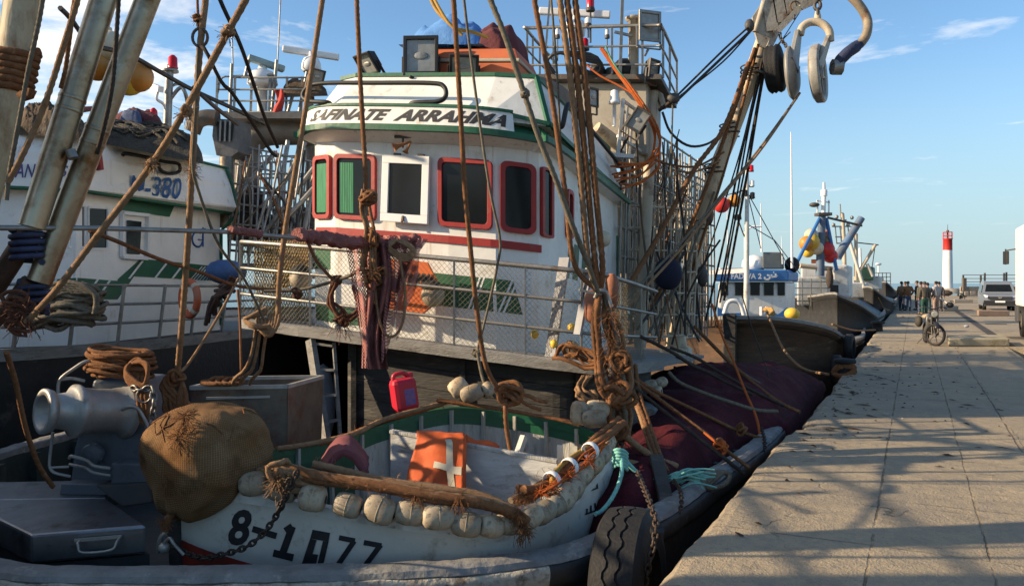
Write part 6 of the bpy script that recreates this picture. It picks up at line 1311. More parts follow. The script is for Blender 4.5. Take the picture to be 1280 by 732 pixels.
rope([(836, 465, 9.8), (850, 478, 9.7), (880, 491, 9.6), (915, 503, 9.6), (945, 512, 9.7), (972, 514, 9.8)], .024, rope_grey, 'pale grey rope lying over the top of the maroon net')
rope([(890, 380, 11.5), (903, 420, 11), (915, 447, 10.6), (930, 485, 10), (945, 520, 9.6), (950, 545, 9.4)], .017, rope_orange, 'orange brown rope dropping steeply to the quay side of the net', fine=False)
rope([(958, 388, 18), (966, 408, 17.5), (980, 437, 16.5), (1003, 460, 15.5), (1036, 468, 14.8)], .028, rope_tan, 'tan mooring rope sagging from the brown hull to the bollard', fine=False)
rope([(868, 408, 13), (890, 430, 12.5), (915, 455, 11.8), (950, 485, 11), (975, 503, 10.6), (1000, 515, 10.4)], .026, rope_brown, 'thick brown line from the boom foot down to the quay')
rope([(872, 412, 13), (895, 436, 12.4), (922, 462, 11.8), (950, 480, 11.3)], .026, rope_grey, 'grey green line beside the thick brown line from the boom foot', fine=False)
rope([(838, 434, 10.5), (870, 447, 10.5), (905, 468, 10.5), (945, 490, 10.5), (980, 507, 10.5)], .022, rope_dark, 'dark taut rope from the casing to the quay')
rope([(845, 445, 10.3), (875, 460, 10.3), (905, 476, 10.3), (940, 493, 10.3)], .020, rope_dark, 'lower dark taut rope from the casing to the quay')
rope([(925, 360, 15), (940, 410, 13.5), (955, 450, 12.5), (965, 490, 11.6)], .011, rope_dark, 'thin dark line from the blue banded boat to the quay', fine=False)
rope([(800, 420, 10), (840, 440, 10), (868, 458, 10.2), (900, 470, 10.5)], .024, rope_dark, 'dark spar like rope at the foot of the cages')
# lines over the left boats
rope([(75, 10, 9.0), (88, 23, 9.2), (115, 55, 9.5), (160, 68, 10), (200, 90, 10.5), (240, 112, 11), (290, 135, 11.5), (332, 155, 12)], .03, wire, 'dark stay running from the top left over the white boat to the steel mast', cat='stay', fine=False, name='stay')
rope([(240, 108, 11), (270, 135, 11.2), (298, 156, 11.5)], .03, steel_dark, 'short dark brace above the exhaust stack', cat='stay', fine=False, name='stay')
rope([(112, 288, 5.2), (150, 303, 5.6), (200, 324, 6.2), (250, 340, 6.8), (300, 358, 7.4), (350, 362, 7.7)], .015, rope_brown, 'red brown line crossing the windows of the left white boat', fine=False)
rope([(298, 348, 7.4), (270, 400, 7.0), (235, 455, 6.8), (222, 466, 6.7)], .013, rope_tan, 'thin tan line from the rail corner to the rope loops', fine=False)
rope([(297, 362, 7.6), (300, 400, 7.5), (301, 440, 7.4), (302, 482, 7.3)], .012, rope_brown, 'thin brown line hanging to the rim of the steel bin', fine=False)
rope([(8, 440, 4.6), (20, 480, 4.8), (32, 535, 5.0), (48, 580, 5.2), (66, 608, 5.4)], .0165, rope_brown, 'brown rope hanging at the left edge beside the winch drum')
mb = MB()
for k in range(4): mb.rope([P(333, 385+k*2, 7.0), P(316-k*2, 394+k, 6.95), P(306, 400, 6.95), P(318, 406+k, 6.9), P(336, 410-k, 6.95)], .02)
for k in range(4): mb.rope([P(322+k*5, 398, 7.0), P(326+k*3, 412, 6.95), P(336, 420, 6.95), P(346-k*3, 408, 6.95), P(350-k*4, 392, 7.0)], .019)
tag(mb.build('rope_loop', rope_tan), 'pale tan rope loops hung on the left corner of the raised deck', 'rope')
for k, (x, l) in enumerate(((316, 'left strand of the tan rope falling to the bin'), (322, 'middle strand of the tan rope falling to the bin'), (330, 'right strand of the tan rope falling to the bin'))):
    rope([(x+4, 408, 7.0), (x-1, 440, 7.05), (x-10+k*3, 462, 7.1), (x-22+k*4, 472, 7.15), (x-26+k*4, 480, 7.2)], .016, rope_tan, l, fine=False)
# hook tackle and ropes in the red net
hk = thing('hook_tackle', 'brown rope tackle and hook hanging amid the red net', 'tackle', P(460, 420, 6.9)); random.seed(51)
for k in range(6):
    mb = MB(); a = random.uniform(-1, 1); mb.rope([P(457+a*3, 238, 7.0), P(456+a*8, 262, 6.95), P(462+a*7, 290, 6.9), P(460+a*10, 330, 6.85), P(466+a*12, 352, 6.88)], .015, wob=.03, fine=True); mb.build('rope_strand', (rope_brown, rope_tan)[k % 2], hk)
mb = MB(); tangle(mb, P(458, 246, 6.95), .07, .016, 4); tangle(mb, P(464, 300, 6.9), .10, .015, 4); tangle(mb, P(468, 348, 6.9), .11, .014, 5); fray(mb, P(465, 340, 6.85), .15, 60); mb.build('rope_knot', rope_brown, hk)
mb = MB()
for k in range(5): mb.rope([P(492+k*2, 300, 6.95), P(506+k*3, 306+k, 6.9), P(516, 314+k*2, 6.9), P(504, 318+k*2, 6.9), P(486, 308+k, 6.9)], .012, closed=True, fine=False)
mb.rope(Ps((498, 316, 6.9), (506, 360, 6.88), (505, 395, 6.88), (497, 416, 6.9), (485, 420, 6.9), (476, 405, 6.9), (471, 380, 6.9), (468, 350, 6.9)), .013); mb.build('rope_bight', rope_tan, hk)
rope([(383, 298, 7.3), (395, 325, 7.3), (412, 345, 7.3), (420, 352, 7.3)], .016, rope_brown, 'brown rope from the spar to the tangle on the rail', fine=False)
rope([(330, 364, 7.4), (375, 362, 7.4), (415, 352, 7.3), (440, 343, 7.2), (458, 330, 7.0)], .017, rope_grey, 'grey rope across the rail to the red net', fine=False)
mb = MB(); random.seed(52)
for k in range(4): mb.rope([P(415+k*3, 352, 7.3), P(408+random.uniform(-4, 4), 372, 7.28), P(412+k*4, 388+random.uniform(-4, 4), 7.27), P(428+k*3, 398, 7.27), P(448, 390+random.uniform(-6, 6), 7.27), P(452-k*2, 374, 7.28), P(440+k, 358, 7.3)], .017, fine=False, wob=.05)
tangle(mb, P(428, 400, 7.27), .07, .013, 5); tangle(mb, P(420, 350, 7.3), .07, .014, 4); tangle(mb, P(370, 368, 7.35), .06, .013, 3); fray(mb, P(428, 402, 7.25), .10, 70, w=.0025)
tag(mb.build('rope_tangle', M('rust_brown_rope', (.15, .055, .025))), 'rust brown rope tangle hanging on the rail left of the red net', 'rope')
# the big knot over the skiff
mb = MB(); tangle(mb, P(640, 496, 6.85), .11, .022, 6); mb.rope(Ps((632, 498, 6.85), (632, 520, 6.85), (634, 540, 6.85), (638, 562, 6.85)), .022); mb.rope(Ps((646, 494, 6.85), (660, 494, 6.9), (672, 500, 6.95), (684, 502, 7.0)), .018); mb.rope(Ps((650, 500, 6.85), (664, 508, 6.9), (676, 512, 6.95)), .016)
tag(mb.build('big_knot', rope_brown), 'big brown knot with a hanging tail over the skiff', 'knot')
random.seed(61)
# ------------------------------------------------------------------ the white boat alongside at the left
lb = thing('fishing_boat', 'white fishing boat numbered 380 with green wave stripes and lifebuoy, moored at the left', 'fishing boat', V((-7, 13, -2.1)))
LA, LB_, LC, LD = V((-9.6, 9.2, 0)), V((-6.02, 11.0, 0)), V((-5.28, 14.4, 0)), V((-10.5, 17, 0))
def wl_(px, py, o=0.0):
    """the point of the left boat's side wall that lies on this line of sight"""
    r = V(((px-CX)/F, 1, 0)); best = None
    for p, q in ((LA, LB_), (LB_, LC)):
        e = q-p; nn = V((e.y, -e.x, 0)).normalized()
        if nn.y > 0: nn = -nn
        p2 = p+nn*o; den = r.x*(-e.y)+e.x*r.y
        k = (p2.x*(-e.y)+e.x*p2.y)/den; h = r*k; f = (h-p2).dot(e)/e.dot(e)
        if -.001 <= f <= 1.001 or best is None: best = V((h.x, h.y, EYE-(py-HY)/F*h.y))
        if -.001 <= f <= 1.001: break
    return best
pl = catmull([LA, LA.lerp(LB_, .6), LB_, LB_.lerp(LC, .4), LC, LC+V((-.6, .7, 0)), LD], 6)
mb = MB(); mb.rings([[V((p.x, p.y, z)) for z in (.7, 1.4, 2.2, 2.96)] for p in [LA, LB_, LC, LC+V((-.4, .5, 0)), LD]], 0, False, False, strip=True)
white7 = M('left_boat_lit_white', (.84, .83, .79), (.76, .75, .71), 2.2, .45, bump=.2, bscale=6, dirt=(.5, .43, .33), dscale=2.2, damt=.3, runs=(.34, .20, .10), runamt=.6)  # brighter copy of the boat white; sunlight put into the colour
wall7 = mb.build('wheelhouse', white7, lb)
def loff(p, q, r): a = (q-p).normalized(); n = V((a.y, -a.x, 0)); n = n if n.y < 0 else -n; return p+n*r
mb = MB(); bnd = [LA+V((.05, -.2, 0)), LB_+V((.16, -.12, 0)), LC+V((.25, -.1, 0)), LC+V((-.2, .75, 0)), LD]
mb.rings([[p+V((0, 0, 2.92)), p+(V((.12, -.05, 0)) if i in (2,) else V((0, 0, 0)))+V((0, 0, 3.0)), p+V((0, 0, 3.4)), p*1+V((-.12, .08, 3.70)), p+V((-.7, .5, 3.74)), p+V((-.6, .5, 2.92))] for i, p in enumerate(bnd)], 0, False); bandv = mb.bvh(); mb.build('upper_band', white7, lb, bevel=.02)
mb = MB()
for z, o in ((2.91, .01), (3.72, -.08)): mb.tube([p+V((o-.02, -o, z)) for p in bnd], .028, 6)
mb.tube([bnd[2]+V((-.10, .0, 3.72)), bnd[2]+V((.02, -.02, 3.4)), bnd[2]+V((.10, -.05, 3.0)), bnd[2]+V((.12, -.03, 2.9)), LC+V((.02, .0, 2.6)), LC+V((.02, 0, .9))], .03, 6); mb.build('green_trim', green, lb)
def wpoly(pts, o, m, name, th=None): mb = MB(); mb.add([wl_(x, y, o) for x, y in pts], [tuple(range(len(pts)))]); return mb.build(name, m, lb)
wpoly([(158, 249), (218, 257), (212, 271), (148, 262)], .02, green, 'green_panel')
for q in ([(20, 352), (95, 347), (95, 374), (20, 378)], [(97, 347), (147, 351), (147, 374), (97, 374)], [(147, 349), (176, 323), (182, 324), (163, 352), (147, 374)], [(176, 323), (273, 333), (270, 351), (160, 345)]): wpoly(q, .006, green, 'wave_stripe')
for x in (60, 112, 128, 168, 200, 222): wpoly([(x+9, 326 if x > 150 else 349), (x+12, 326 if x > 150 else 349), (x-5, 348 if x > 150 else 373), (x-8, 348 if x > 150 else 373)], .010, letter_white, 'white_stripe')
for k in range(8): wpoly([(252+k*4-(k > 5), 333), (253.4+k*4-(k > 5), 333), (238+k*4, 350), (236.6+k*4, 350)], .010, letter_white, 'white_stripe')
for x0, x1, y0, y1 in ((87, 105, 257, 308), (111, 133, 260, 310)):
    wpoly([(x0, y0), (x1, y0+1.5), (x1, y1+.5), (x0, y1)], .008, glass_dark, 'window_pane')
    mb = MB(); q = [wl_(x0-1, y0-1, .01), wl_(x1+1, y0, .01), wl_(x1+1, y1+1, .01), wl_(x0-1, y1+1, .01)]
    for i in range(4): mb.bar(q[i], q[(i+1) % 4], .03, .03)
    mb.build('window_frame', white_plain, lb)
q = [wl_(153, 266, .03), wl_(185, 269, .03), wl_(183, 323, .03), wl_(153, 321, .03)]; mb = MB()
for i in range(4): mb.bar(q[i], q[(i+1) % 4], .07, .05)
mb.build('door_frame', white_plain, lb); wpoly([(159, 275), (177, 277), (175, 318), (159, 317)], .02, glass_dark, 'door_pane')
wpoly([(113, 194), (129, 196), (129, 213), (113, 211)], .30, red, 'red_lamp_board') if False else None
mb = MB(); mb.bar(wl_(121, 203, .22), wl_(123, 203, .22)+V((.02, 0, 0)), .22, .22); mb.build('red_box', red, lb)
def wtext(body, x0, x1, y0, y1, slope, m, name, o=.20, lean=4, bold=.012):
    mb = MB(); wrap_text(mb, body, lambda a, b_: hit(bandv, x0+(x1-x0)*a+lean*(b_-.5), y1-(y1-y0)*b_+slope*a, .012) or wl_(x0+(x1-x0)*a+lean*(b_-.5), y1-(y1-y0)*b_+slope*a, o), bold=bold); return mb.build(name, m, lb)
wtext('M-380', 163, 226, 219, 245, 4, letter_blue, 'registration_number', o=.30); wtext('AN', 20, 43, 205, 222, 0, M('violet_lettering', (.10, .08, .22), None, 6, .6), 'name_lettering', o=.26); wtext('S', 76, 84, 207, 221, 0, M('violet_lettering', (.1, .08, .22)), 'name_lettering', o=.26)
mb = MB(); c = wl_(247, 299, .012); ex = (LC-LB_).normalized(); ez = V((0, 0, 1)); nr = V((ex.y, -ex.x, 0)); nr = nr if nr.y < 0 else -nr
mb.tube([c+ex*cos(a)*.15+ez*sin(a)*.13 for a in [radians(60+i*20) for i in range(15)]], .017, 5); mb.bar(c+ex*.15, c+ex*.02, .03, .012); mb.bar(c+ex*.16+ez*(-.12), c+ex*.16+ez*.22, .035, .012); mb.bar(c+ex*.08+ez*.18, c+ex*.22+ez*.2, .03, .012); mb.build('emblem', letter_blue, lb)
mb = MB(); mb.tube(catmull([wl_(153, 194, .26), wl_(158, 192, .30), wl_(185, 197, .30), wl_(205, 202, .30), wl_(223, 205, .30), wl_(224, 214, .30), wl_(213, 217, .30), wl_(201, 213, .30), wl_(198, 204, .30)], 5), .028, 7); mb.build('tube_rail', black, lb)
# hull and deck
hp_ = [V(p) for p in ((-13, 8.9, .82), (-8.4, 8.5, .82), (-6.3, 9.3, .82), (-5.25, 11.2, .80), (-4.75, 14, .78), (-3.6, 18, .8), (-2.2, 22.5, .85), (-6, 24, .9), (-13, 21, .85))]; hc_ = catmull(hp_, 6, closed=True); hm = sum(hc_, V((0, 0, 0)))/len(hc_)
mb = MB(); mb.rings([[p+V((0, 0, .05)), p+V((0, 0, -.15)), p.lerp(hm, .02)+V((0, 0, -.5)), p.lerp(hm, .08)+V((0, 0, -1.5)), p.lerp(hm, .2)+V((0, 0, -3.1))] for p in hc_], 0, True, False, closed=True, strip=True); mb.add([p+V((0, 0, -.02)) for p in hc_], [tuple(range(len(hc_)))], 0); mb.build('hull', hull_dark, lb)
mb = MB(); mb.rings([[p+V((0, 0, .05)), p+V((0, 0, -.10)), p.lerp(hm, -.008)+V((0, 0, -.10)), p.lerp(hm, -.008)+V((0, 0, .05))] for p in hc_], 0, False, closed=True); mb.build('deck_edge', wood_grey, lb)
mb = MB(); rp = [p.lerp(hm, .03) for p in catmull(hp_[1:6], 6)]
for h in (.30, .56, .82): mb.tube([p+V((0, 0, h)) for p in rp], .022, 6)
for i in range(1, len(rp), 2): mb.bar(rp[i], rp[i]+V((.10, 0, .84)), .05, .03)
mb.build('guard_rail', steel, lb)
lbq = thing('lifebuoy', 'faded orange lifebuoy hanging on the rail of the left white boat', 'lifebuoy', P(237, 395, 11.2))
mb = MB(); c = P(237, 373, 11.1); R3 = Matrix.Rotation(radians(-35), 3, 'Z'); mb.tube([c+R3 @ V((cos(2*pi*k/28)*.185, .0, sin(2*pi*k/28)*.235)) for k in range(28)], .05, 10, closed=True); mb.build('ring', M('faded_orange', (.62, .12, .04), (.50, .11, .05), 5, .7, dirt=(.35, .2, .14), damt=.4), lbq)
mb = MB()
for a in (45, 135, 225, 315): a = radians(a); cc = c+R3 @ V((cos(a)*.185, 0, sin(a)*.235)); mb.lathe(cc-R3 @ V((-sin(a)*.03, 0, cos(a)*.03)), R3 @ V((-sin(a), 0, cos(a))), [(0, .052), (.005, .054), (.055, .054), (.06, .052)], 10, cap=False)
mb.build('band', cream_tape, lbq)
mb = MB()
for k in range(46):
    z = random.random(); c = P(86+random.uniform(-14, 14), 404-z*46, 9.6); a0 = random.uniform(0, 6); rx = random.uniform(.18, .38)*(1-.3*z)
    mb.rope([c+V((cos(a0+a)*rx*random.uniform(.85, 1.1), sin(a0+a)*rx*.7, random.uniform(-.03, .03)+.05*sin(a*2+a0))) for a in [i*2*pi/8 for i in range(8)]], random.uniform(.026, .036), closed=True, n=4, fine=True)
for k in range(5): mb.rope([P(50+k*3, 372, 9.4), P(66+k*5, 356+k*2, 9.4), P(92, 354+k*3, 9.4), P(116+k, 364+k, 9.4), P(122-k, 384+k*2, 9.4)], .032)
tag(mb.build('hawser_heap', rope_grey), 'big grey brown heap of coiled hawser on the deck of the left boat', 'rope heap')
# roof cargo
def pheap(name, x0, x1, y0, y1, d0, d1, m, label, cat, seed, rough=.3, n=30, parent=None, loops=0):
    mb = MB()
    def fn(u, v):
        px = x0+(x1-x0)*u; d = d0+(d1-d0)*v; e = max(0, 1-abs(2*u-1)**3)**.5*max(0, 1-abs(2*v-1)**2.5)**.5; yb = y0[0]+(y0[1]-y0[0])*u; h = yb-(y1[0]+(y1[1]-y1[0])*u)
        p = P(px, yb, d); p.z += h/F*d*e*(1+rough*.7*noise.noise(V((u*6+seed, v*4, seed)))+rough*.35*noise.noise(V((u*19+seed, v*13, seed)))+rough*.25*noise.noise(V((u*50+seed, v*30, seed)))); return p+V((0, 0, 0)) 
    mb.grid(fn, n*2, n)
    if loops:
        lift = V((0, -.02, .02))
        for k in range(loops): v0 = random.uniform(.08, .6); u0 = random.uniform(.05, .5); mb.rope([fn(u0+.45*i/7, v0+.06*sin(i*1.3+k)+.05*random.random())+lift for i in range(8)], random.uniform(.018, .03), fine=False)
    o = mb.build(name, m, parent); return tag(o, label, cat) if parent is None else o
pheap('net_heap', 92, 255, (172, 205), (147, 163), 11.4, 13.4, net_grey, 'grey brown net heap bundled along the roof of the left white boat', 'net', 3, rough=.22, loops=26)
pheap('cloth_bundle', 138, 205, (160, 165), (137, 138), 12.2, 13, cloth_maroon, 'dark red cloth bundle on the net heap of the left boat roof', 'cloth', 9, n=14)
pheap('blue_bundle', 150, 178, (152, 154), (136, 138), 12.0, 12.8, M('dull_blue_cloth', (.06, .09, .16), (.04, .06, .11), 6, .9, 0, .4, 20), 'dull blue bundle on the roof of the left boat beside the red cloth', 'cloth', 12, n=10)
pheap('net_heap', 20, 110, (168, 174), (126, 140), 10.6, 12, net_brown, 'dark brown net and boards heaped at the left end of the white roof', 'net', 15, rough=.5)
mb = MB(); mb.bar(P(56, 140, 11.6), P(112, 137, 12.2), .5, .06); tag(mb.build('red_board', M('faded_red_board', (.30, .09, .06), (.22, .07, .05), 5, .7)), 'faded red board on the brown heap at the left end of the white roof', 'board')
mb = MB(); mb.tube([P(209, 158, 13), P(212, 82, 13)], .065, 10); mb.tube(catmull(Ps((212, 125, 13), (225, 110, 13), (232, 118, 13), (238, 150, 13.2)), 5), .03, 6); mb.tube(catmull(Ps((209, 112, 13), (222, 105, 13.1), (240, 112, 13.4)), 4), .025, 6); mb.lathe(P(212, 90, 13), (0, 0, 1), [(0, .14), (.03, .14)], 12); mb.build('signal_post', steel, lb)
mb = MB(); mb.lathe(P(216, 86, 13), (0, 0, 1), [(0, .08), (.02, .085), (.04, .075), (.18, .07), (.22, .03)], 12); mb.build('red_beacon', lamp_red, lb); mb = MB(); mb.lathe(P(192, 146, 12.6), (0, 0, 1), [(0, .05), (.03, .06), (.10, .055), (.14, .02)], 10); mb.build('red_beacon', lamp_red, lb)
mb = MB(); mb.bar(P(192, 108, 12.9), P(201, 112, 12.7), .09, .09); mb.tube(catmull(Ps((197, 115, 12.8), (196, 124, 12.8), (204, 130, 12.9), (209, 142, 13)), 4), .025, 6); mb.build('deck_camera', white_plain, lb)
for (x, y, r, m, l) in ((137, 58, .20, cream_buoy, 'cream ball buoy hanging highest, behind the right davit pole'), (121, 81, .21, orange_buoy, 'orange ball buoy hanging between the two davit poles'), (160, 99, .215, yellow_buoy, 'yellow ball buoy hanging just right of the right davit pole'), (172, 96, .20, orange_buoy, 'amber ball buoy hanging rightmost under the dark stay')):
    mb = MB(); mb.ball(P(x, y, 10.4), r, 20, 12, dis=lambda q: .03*noise.noise(q*9)); mb.lathe(P(x, y, 10.4)+V((0, 0, r*.95)), (0, 0, 1), [(0, .04), (.05, .03), (.06, .01)], 8); mb.tube([P(x, y, 10.4)+V((0, 0, r)), P(x-2, y-40, 10.2)], .008, 4); tag(mb.build('ball_buoy', m), l, 'buoy', 'ball buoys hanging at the left')
# exhaust stack and after gantry with radars
mb = MB(); d = 14.6
mb.tube(catmull(Ps((240, 165, d), (246, 152, d), (258, 147, d), (272, 148, d)), 5), .15, 12); mb.build('exhaust_elbow', steel_dark, lb)
mb = MB(); mb.prism([P(267, 148, d), P(297, 150, d), P(298, 190, d), P(288, 197, d), P(270, 194, d), P(265, 170, d)], V((.1, .45, 0)))
mb.build('exhaust_hood', M('sooty_grey_steel', (.17, .16, .15), (.10, .095, .09), 3, .55, .3, .2, 20, dirt=(.05, .045, .04), damt=.5), lb, bevel=.01)
mb = MB(); mb.add([P(*p, d-.01) for p in ((270, 152), (293, 153), (290, 176), (272, 176))], [(0, 1, 2, 3)])
for x in (276, 282, 288): mb.bar(P(x, 151, d-.03), P(x-1, 177, d-.03), .03, .03, 1)
mb.build('hood_grille', [black, steel], lb)
mb = MB(); mb.lathe(P(283, 196, d), (0, 0, -1), [(0, .10), (.02, .125), (1.05, .125), (1.06, .14), (1.3, .14)], 14); mb.build('exhaust_pipe', steel_bright, lb)
gan = M('brown_grey_gantry', (.22, .19, .16), (.15, .13, .11), 2.5, .55, .2, .15, 15, dirt=RUST, dscale=3, damt=.4)
mb = MB(); d = 16; mb.tube(catmull(Ps((306, 300, d), (306, 205, d), (312, 180, d), (330, 166, d), (360, 164, d), (385, 166, d+.2), (398, 182, d+.4), (400, 300, d+.4)), 6), .28, 14); mb.bar(P(296, 152, d), P(425, 152, d), 1.2, .12); mb.build('stern_gantry', gan, lb)
mb = MB(); d = 15.8; yt = 112
for y in (97, 112, 126, 140): mb.tube(catmull(Ps((272, y+20 if y < 100 else y, d), (278, y, d), (300, y, d), (350, y, d-.2), (394, y, d-.2)), 4), .02, 5)
for x in (272, 294, 315, 338, 359, 378, 392): mb.bar(P(x, 96, d), P(x-2, 150, d), .04, .04)
for x0, y0, x1, y1 in ((290, 80, 287, 148), (346, 75, 339, 148), (368, 112, 357, 150), (384, 90, 372, 150), (391, 110, 384, 150), (312, 72, 306, 96)): mb.tube([P(x0, y0, d), P(x1, y1, d)], .035, 6)
mb.tube(Ps((290, 40, d), (291, 80, d)), .015, 5); mb.tube(Ps((352, -30, d), (347, 80, d)), .015, 5); mb.tube(Ps((290, 96, d), (344, 94, d)), .03, 6); mb.build('platform_rail', steel, lb)
mb = MB(); mb.lathe(P(328, 148, 16), (0, 0, 1), [(0, .10), (.62, .10), (.64, .25), (.68, .30), (.9, .27), (.98, .1), (1.1, .05)], 14); mb.build('radar_pedestal', white_plain, lb)
mb = MB(); mb.bar(P(310, 72, 15.8), P(355, 87, 16.2), .16, .12); mb.build('radar_scanner', M('teal_grey_scanner', (.28, .38, .38), (.22, .30, .31), 4, .5), lb, bevel=.02)
mb = MB(); mb.bar(P(353, 61, 16.0), P(424, 72, 16.2), .13, .13); mb.build('radar_scanner', white_plain, lb, bevel=.03)
mb = MB(); mb.lathe(P(389, 90, 16), (0, 0, 1), [(0, .16), (.05, .2), (.16, .19), (.26, .15), (.32, .05), (.4, .04)], 14); mb.build('radar_pedestal', white_plain, lb)
floodlight(lb, P(396, 96, 15.6), .34, .30, (.75, -.6, -.4), body=steel_dark, post=P(392, 125, 15.8))
pheap('gear_heap', 352, 410, (122, 120), (95, 104), 15.6, 16.6, net_brown, '', '', 33, n=12, parent=lb)
mb = MB(); mb.grid(lambda u, v: P(343+u*11+2*sin(v*5), 112+v*30, 15.6)+V((0, .05*sin(u*5+v*3), 0)), 8, 12); tag(mb.build('red_cloth', M('red_cloth', (.50, .05, .035), (.40, .04, .03), 6, .85), solid=.01), 'red cloth hanging in the radar rail of the left boat', 'cloth')
cage('net_cage_panel', P(300, 205, 15.5), P(398, 200, 16.4), P(292, 300, 15.5), P(392, 300, 16.4), 11, 5, .02, steel, lb, seed=11)
cage('net_cage_panel', P(286, 260, 14.5), P(392, 285, 15.4), P(286, 330, 14.5), P(392, 335, 15.4), 9, 4, .022, steel_dark, lb, seed=12)
cage('net_cage_panel', P(292, 180, 15.0), P(404, 205, 15.0), P(286, 332, 14.2), P(398, 335, 14.2), 14, 6, .019, M('pale_bar', (.42, .39, .34), (.30, .27, .23), 5, .5, .3, .1, 30, dirt=RUST, damt=.4), lb, seed=14)
cage('net_cage_panel', P(303, 195, 19), P(400, 195, 20), P(300, 330, 19), P(400, 330, 20), 9, 6, .022, steel, lb, seed=13)
mb = MB()
random.seed(64)
for k in range(12):
    mb = MB(); x0, x1 = random.uniform(296, 400), random.uniform(285, 395); mb.tube([P(x0, random.uniform(160, 230), 14.2), P((x0+x1)/2, 250, 14.0), P(x1, random.uniform(290, 335), 13.6)], random.uniform(.012, .03), 5); mb.build('gantry_line', (rope_brown, wire, steel, rope_grey)[k % 4], lb)
mb = MB()
for a, b_ in (((385, 172, 15.6), (338, 262, 15.2)), ((400, 178, 15), (380, 290, 14.2)), ((344, 190, 15.2), (283, 262, 14.4)), ((392, 210, 14.6), (330, 292, 14.4)), ((360, 176, 15.2), (340, 300, 14.8)), ((395, 232, 14), (352, 280, 13.8))): mb.tube([P(*a), P(*b_)], .045, 7)
mb.build('gantry_brace', steel, lb)
mb = MB(); mb.lathe(P(352, 248, 15.4), (0, 0, 1), [(0, .02), (.02, .06), (.18, .065), (.2, .03)], 10); tag(mb.build('red_float', red_buoy), 'small red float hanging in the cage of the left boat', 'float')
mb = MB(); mb.ball(P(345, 215, 16), .10, 10, 6); tag(mb.build('dark_float', black), 'small dark float hanging high in the cage of the left boat', 'float') if False else None
pheap('gear_heap', 286, 345, (300, 300), (225, 262), 15.2, 16.6, M('dark_gear', (.075, .055, .045), (.05, .038, .03), 6, .9, 0, .6, 25), '', '', 44, rough=.7, parent=lb); pheap('gear_heap', 330, 396, (330, 330), (262, 275), 14.8, 16, net_brown, '', '', 47, rough=.7, parent=lb)
mb = MB(); mb.ball(P(284, 340, 11.5), (.30, .25, .18), 14, 8, dis=lambda q: .15*noise.noise(q*6)); tag(mb.build('blue_sack', M('blue_sack', (.05, .12, .28), (.04, .09, .2), 6, .8, 0, .4, 20)), 'blue sack on the deck right of the lifebuoy', 'sack')
mb = MB(); random.seed(63)
for k in range(14): mb.rope([P(256+k*2, 402-k*4, 10.8)+V((random.uniform(-.1, .1), 0, random.uniform(-.1, .1))), P(268+k, 380-k*2, 10.7), P(290, 352+random.uniform(-8, 12), 10.6)], random.uniform(.02, .04), fine=False, wob=.08)
tag(mb.build('net_roll', M('rust_brown_net', (.12, .06, .045), (.07, .04, .03), 8, .95, 0, .6, 40)), 'rust brown rolled net leaning right of the lifebuoy', 'net')
# netted panel of the near rail's left end, with orange gear behind it
mb = MB(); A, B, C_, D_ = P(318, 300, 10.0), P(388, 302, 10.6), P(318, 395, 10.0), P(388, 402, 10.6)
for sg in (0, 1):
    for i in range(-12, 34):
        f0, f1 = i/22, (i+12)/22
        if sg: f0, f1 = f1, f0
        ts = [k/12 for k in range(13) if 0 <= f0+(f1-f0)*k/12 <= 1]
        if len(ts) > 1: mb.tube([A.lerp(B, f0+(f1-f0)*k).lerp(C_.lerp(D_, f0+(f1-f0)*k), k) for k in (ts[0], ts[-1])], .008, 3, cap=False)
mb.build('side_netting', M('yellow_net_twine', (.36, .25, .10), (.26, .18, .08), 9, .9), boat)
mb = MB()
for x, y in ((366, 320), (352, 340), (378, 318)): mb.lathe(P(x, y+20, 11.2), (0, 0, 1), [(0, .05), (.03, .11), (.4, .12), (.45, .05)], 12)
tag(mb.build('orange_fender', M('faded_salmon', (.5, .2, .1))), 'faded orange fenders standing behind the left end of the rail', 'fender')
# ------------------------------------------------------------------ an added boat, unseen at the left, put in to shade the foredeck
nb_ = thing('fishing_boat', 'added fishing boat, unseen past the left edge, put in to shade the foredeck', 'fishing boat', V((-8, 4, -2.1)))
op = catmull([V(p) for p in ((-6.3, -4, .55), (-5.55, 0, .5), (-5.6, 4, .5), (-5.9, 7.2, .6), (-7.5, 8.0, .7), (-9.5, 7.4, .6), (-10.4, 3, .5), (-10, -4, .6))], 5, closed=True); om = sum(op, V((0, 0, 0)))/len(op)
mb = MB(); mb.rings([[p+V((0, 0, .35)), p.lerp(om, .03)+V((0, 0, -.8)), p.lerp(om, .2)+V((0, 0, -2.8))] for p in op], 0, True, False, closed=True, strip=True); mb.add(op, [tuple(range(len(op)))]); mb.build('hull', M('blue_hull_paint', (.04, .10, .2), (.03, .08, .16), 3, .6), nb_)
mb = MB(); mb.box((-8, 1.0, 2.1), (3.4, 4.6, 3.4)); mb.box((-8, 1.0, 3.9), (3.8, 5.0, .2)); mb.build('wheelhouse', white, nb_, bevel=.05)
mb = MB()
for y in (-.6, .5, 1.6, 2.7): mb.box((-6.29, y, 2.9), (.03, .7, .6))
mb.build('window_pane', glass_dark, nb_)
mb = MB()
for y in (3.7, 4.5, 5.4, 6.3, 7.0): mb.tube([(-6.0, y, .8), (-6.0, y+random.uniform(-.3, .3), 3.3+random.uniform(-.2, 1.2))], .05, 6)
for z in (2.5, 3.1, 3.5): mb.tube([(-6.0, 3.4, z), (-6.0, 5.4, z+.08), (-6, 7.0, z-.05)], .03, 6)
mb.tube([(-7.5, 4.0, .5), (-7.2, 4.2, 6.5)], .12, 8); mb.tube([(-7.3, 4.1, 5.9), (-6.3, 7.5, 4.3)], .08, 8); mb.build('mast_frame', steel, nb_)  # bars of the added boat, there to throw shadow streaks on the quay
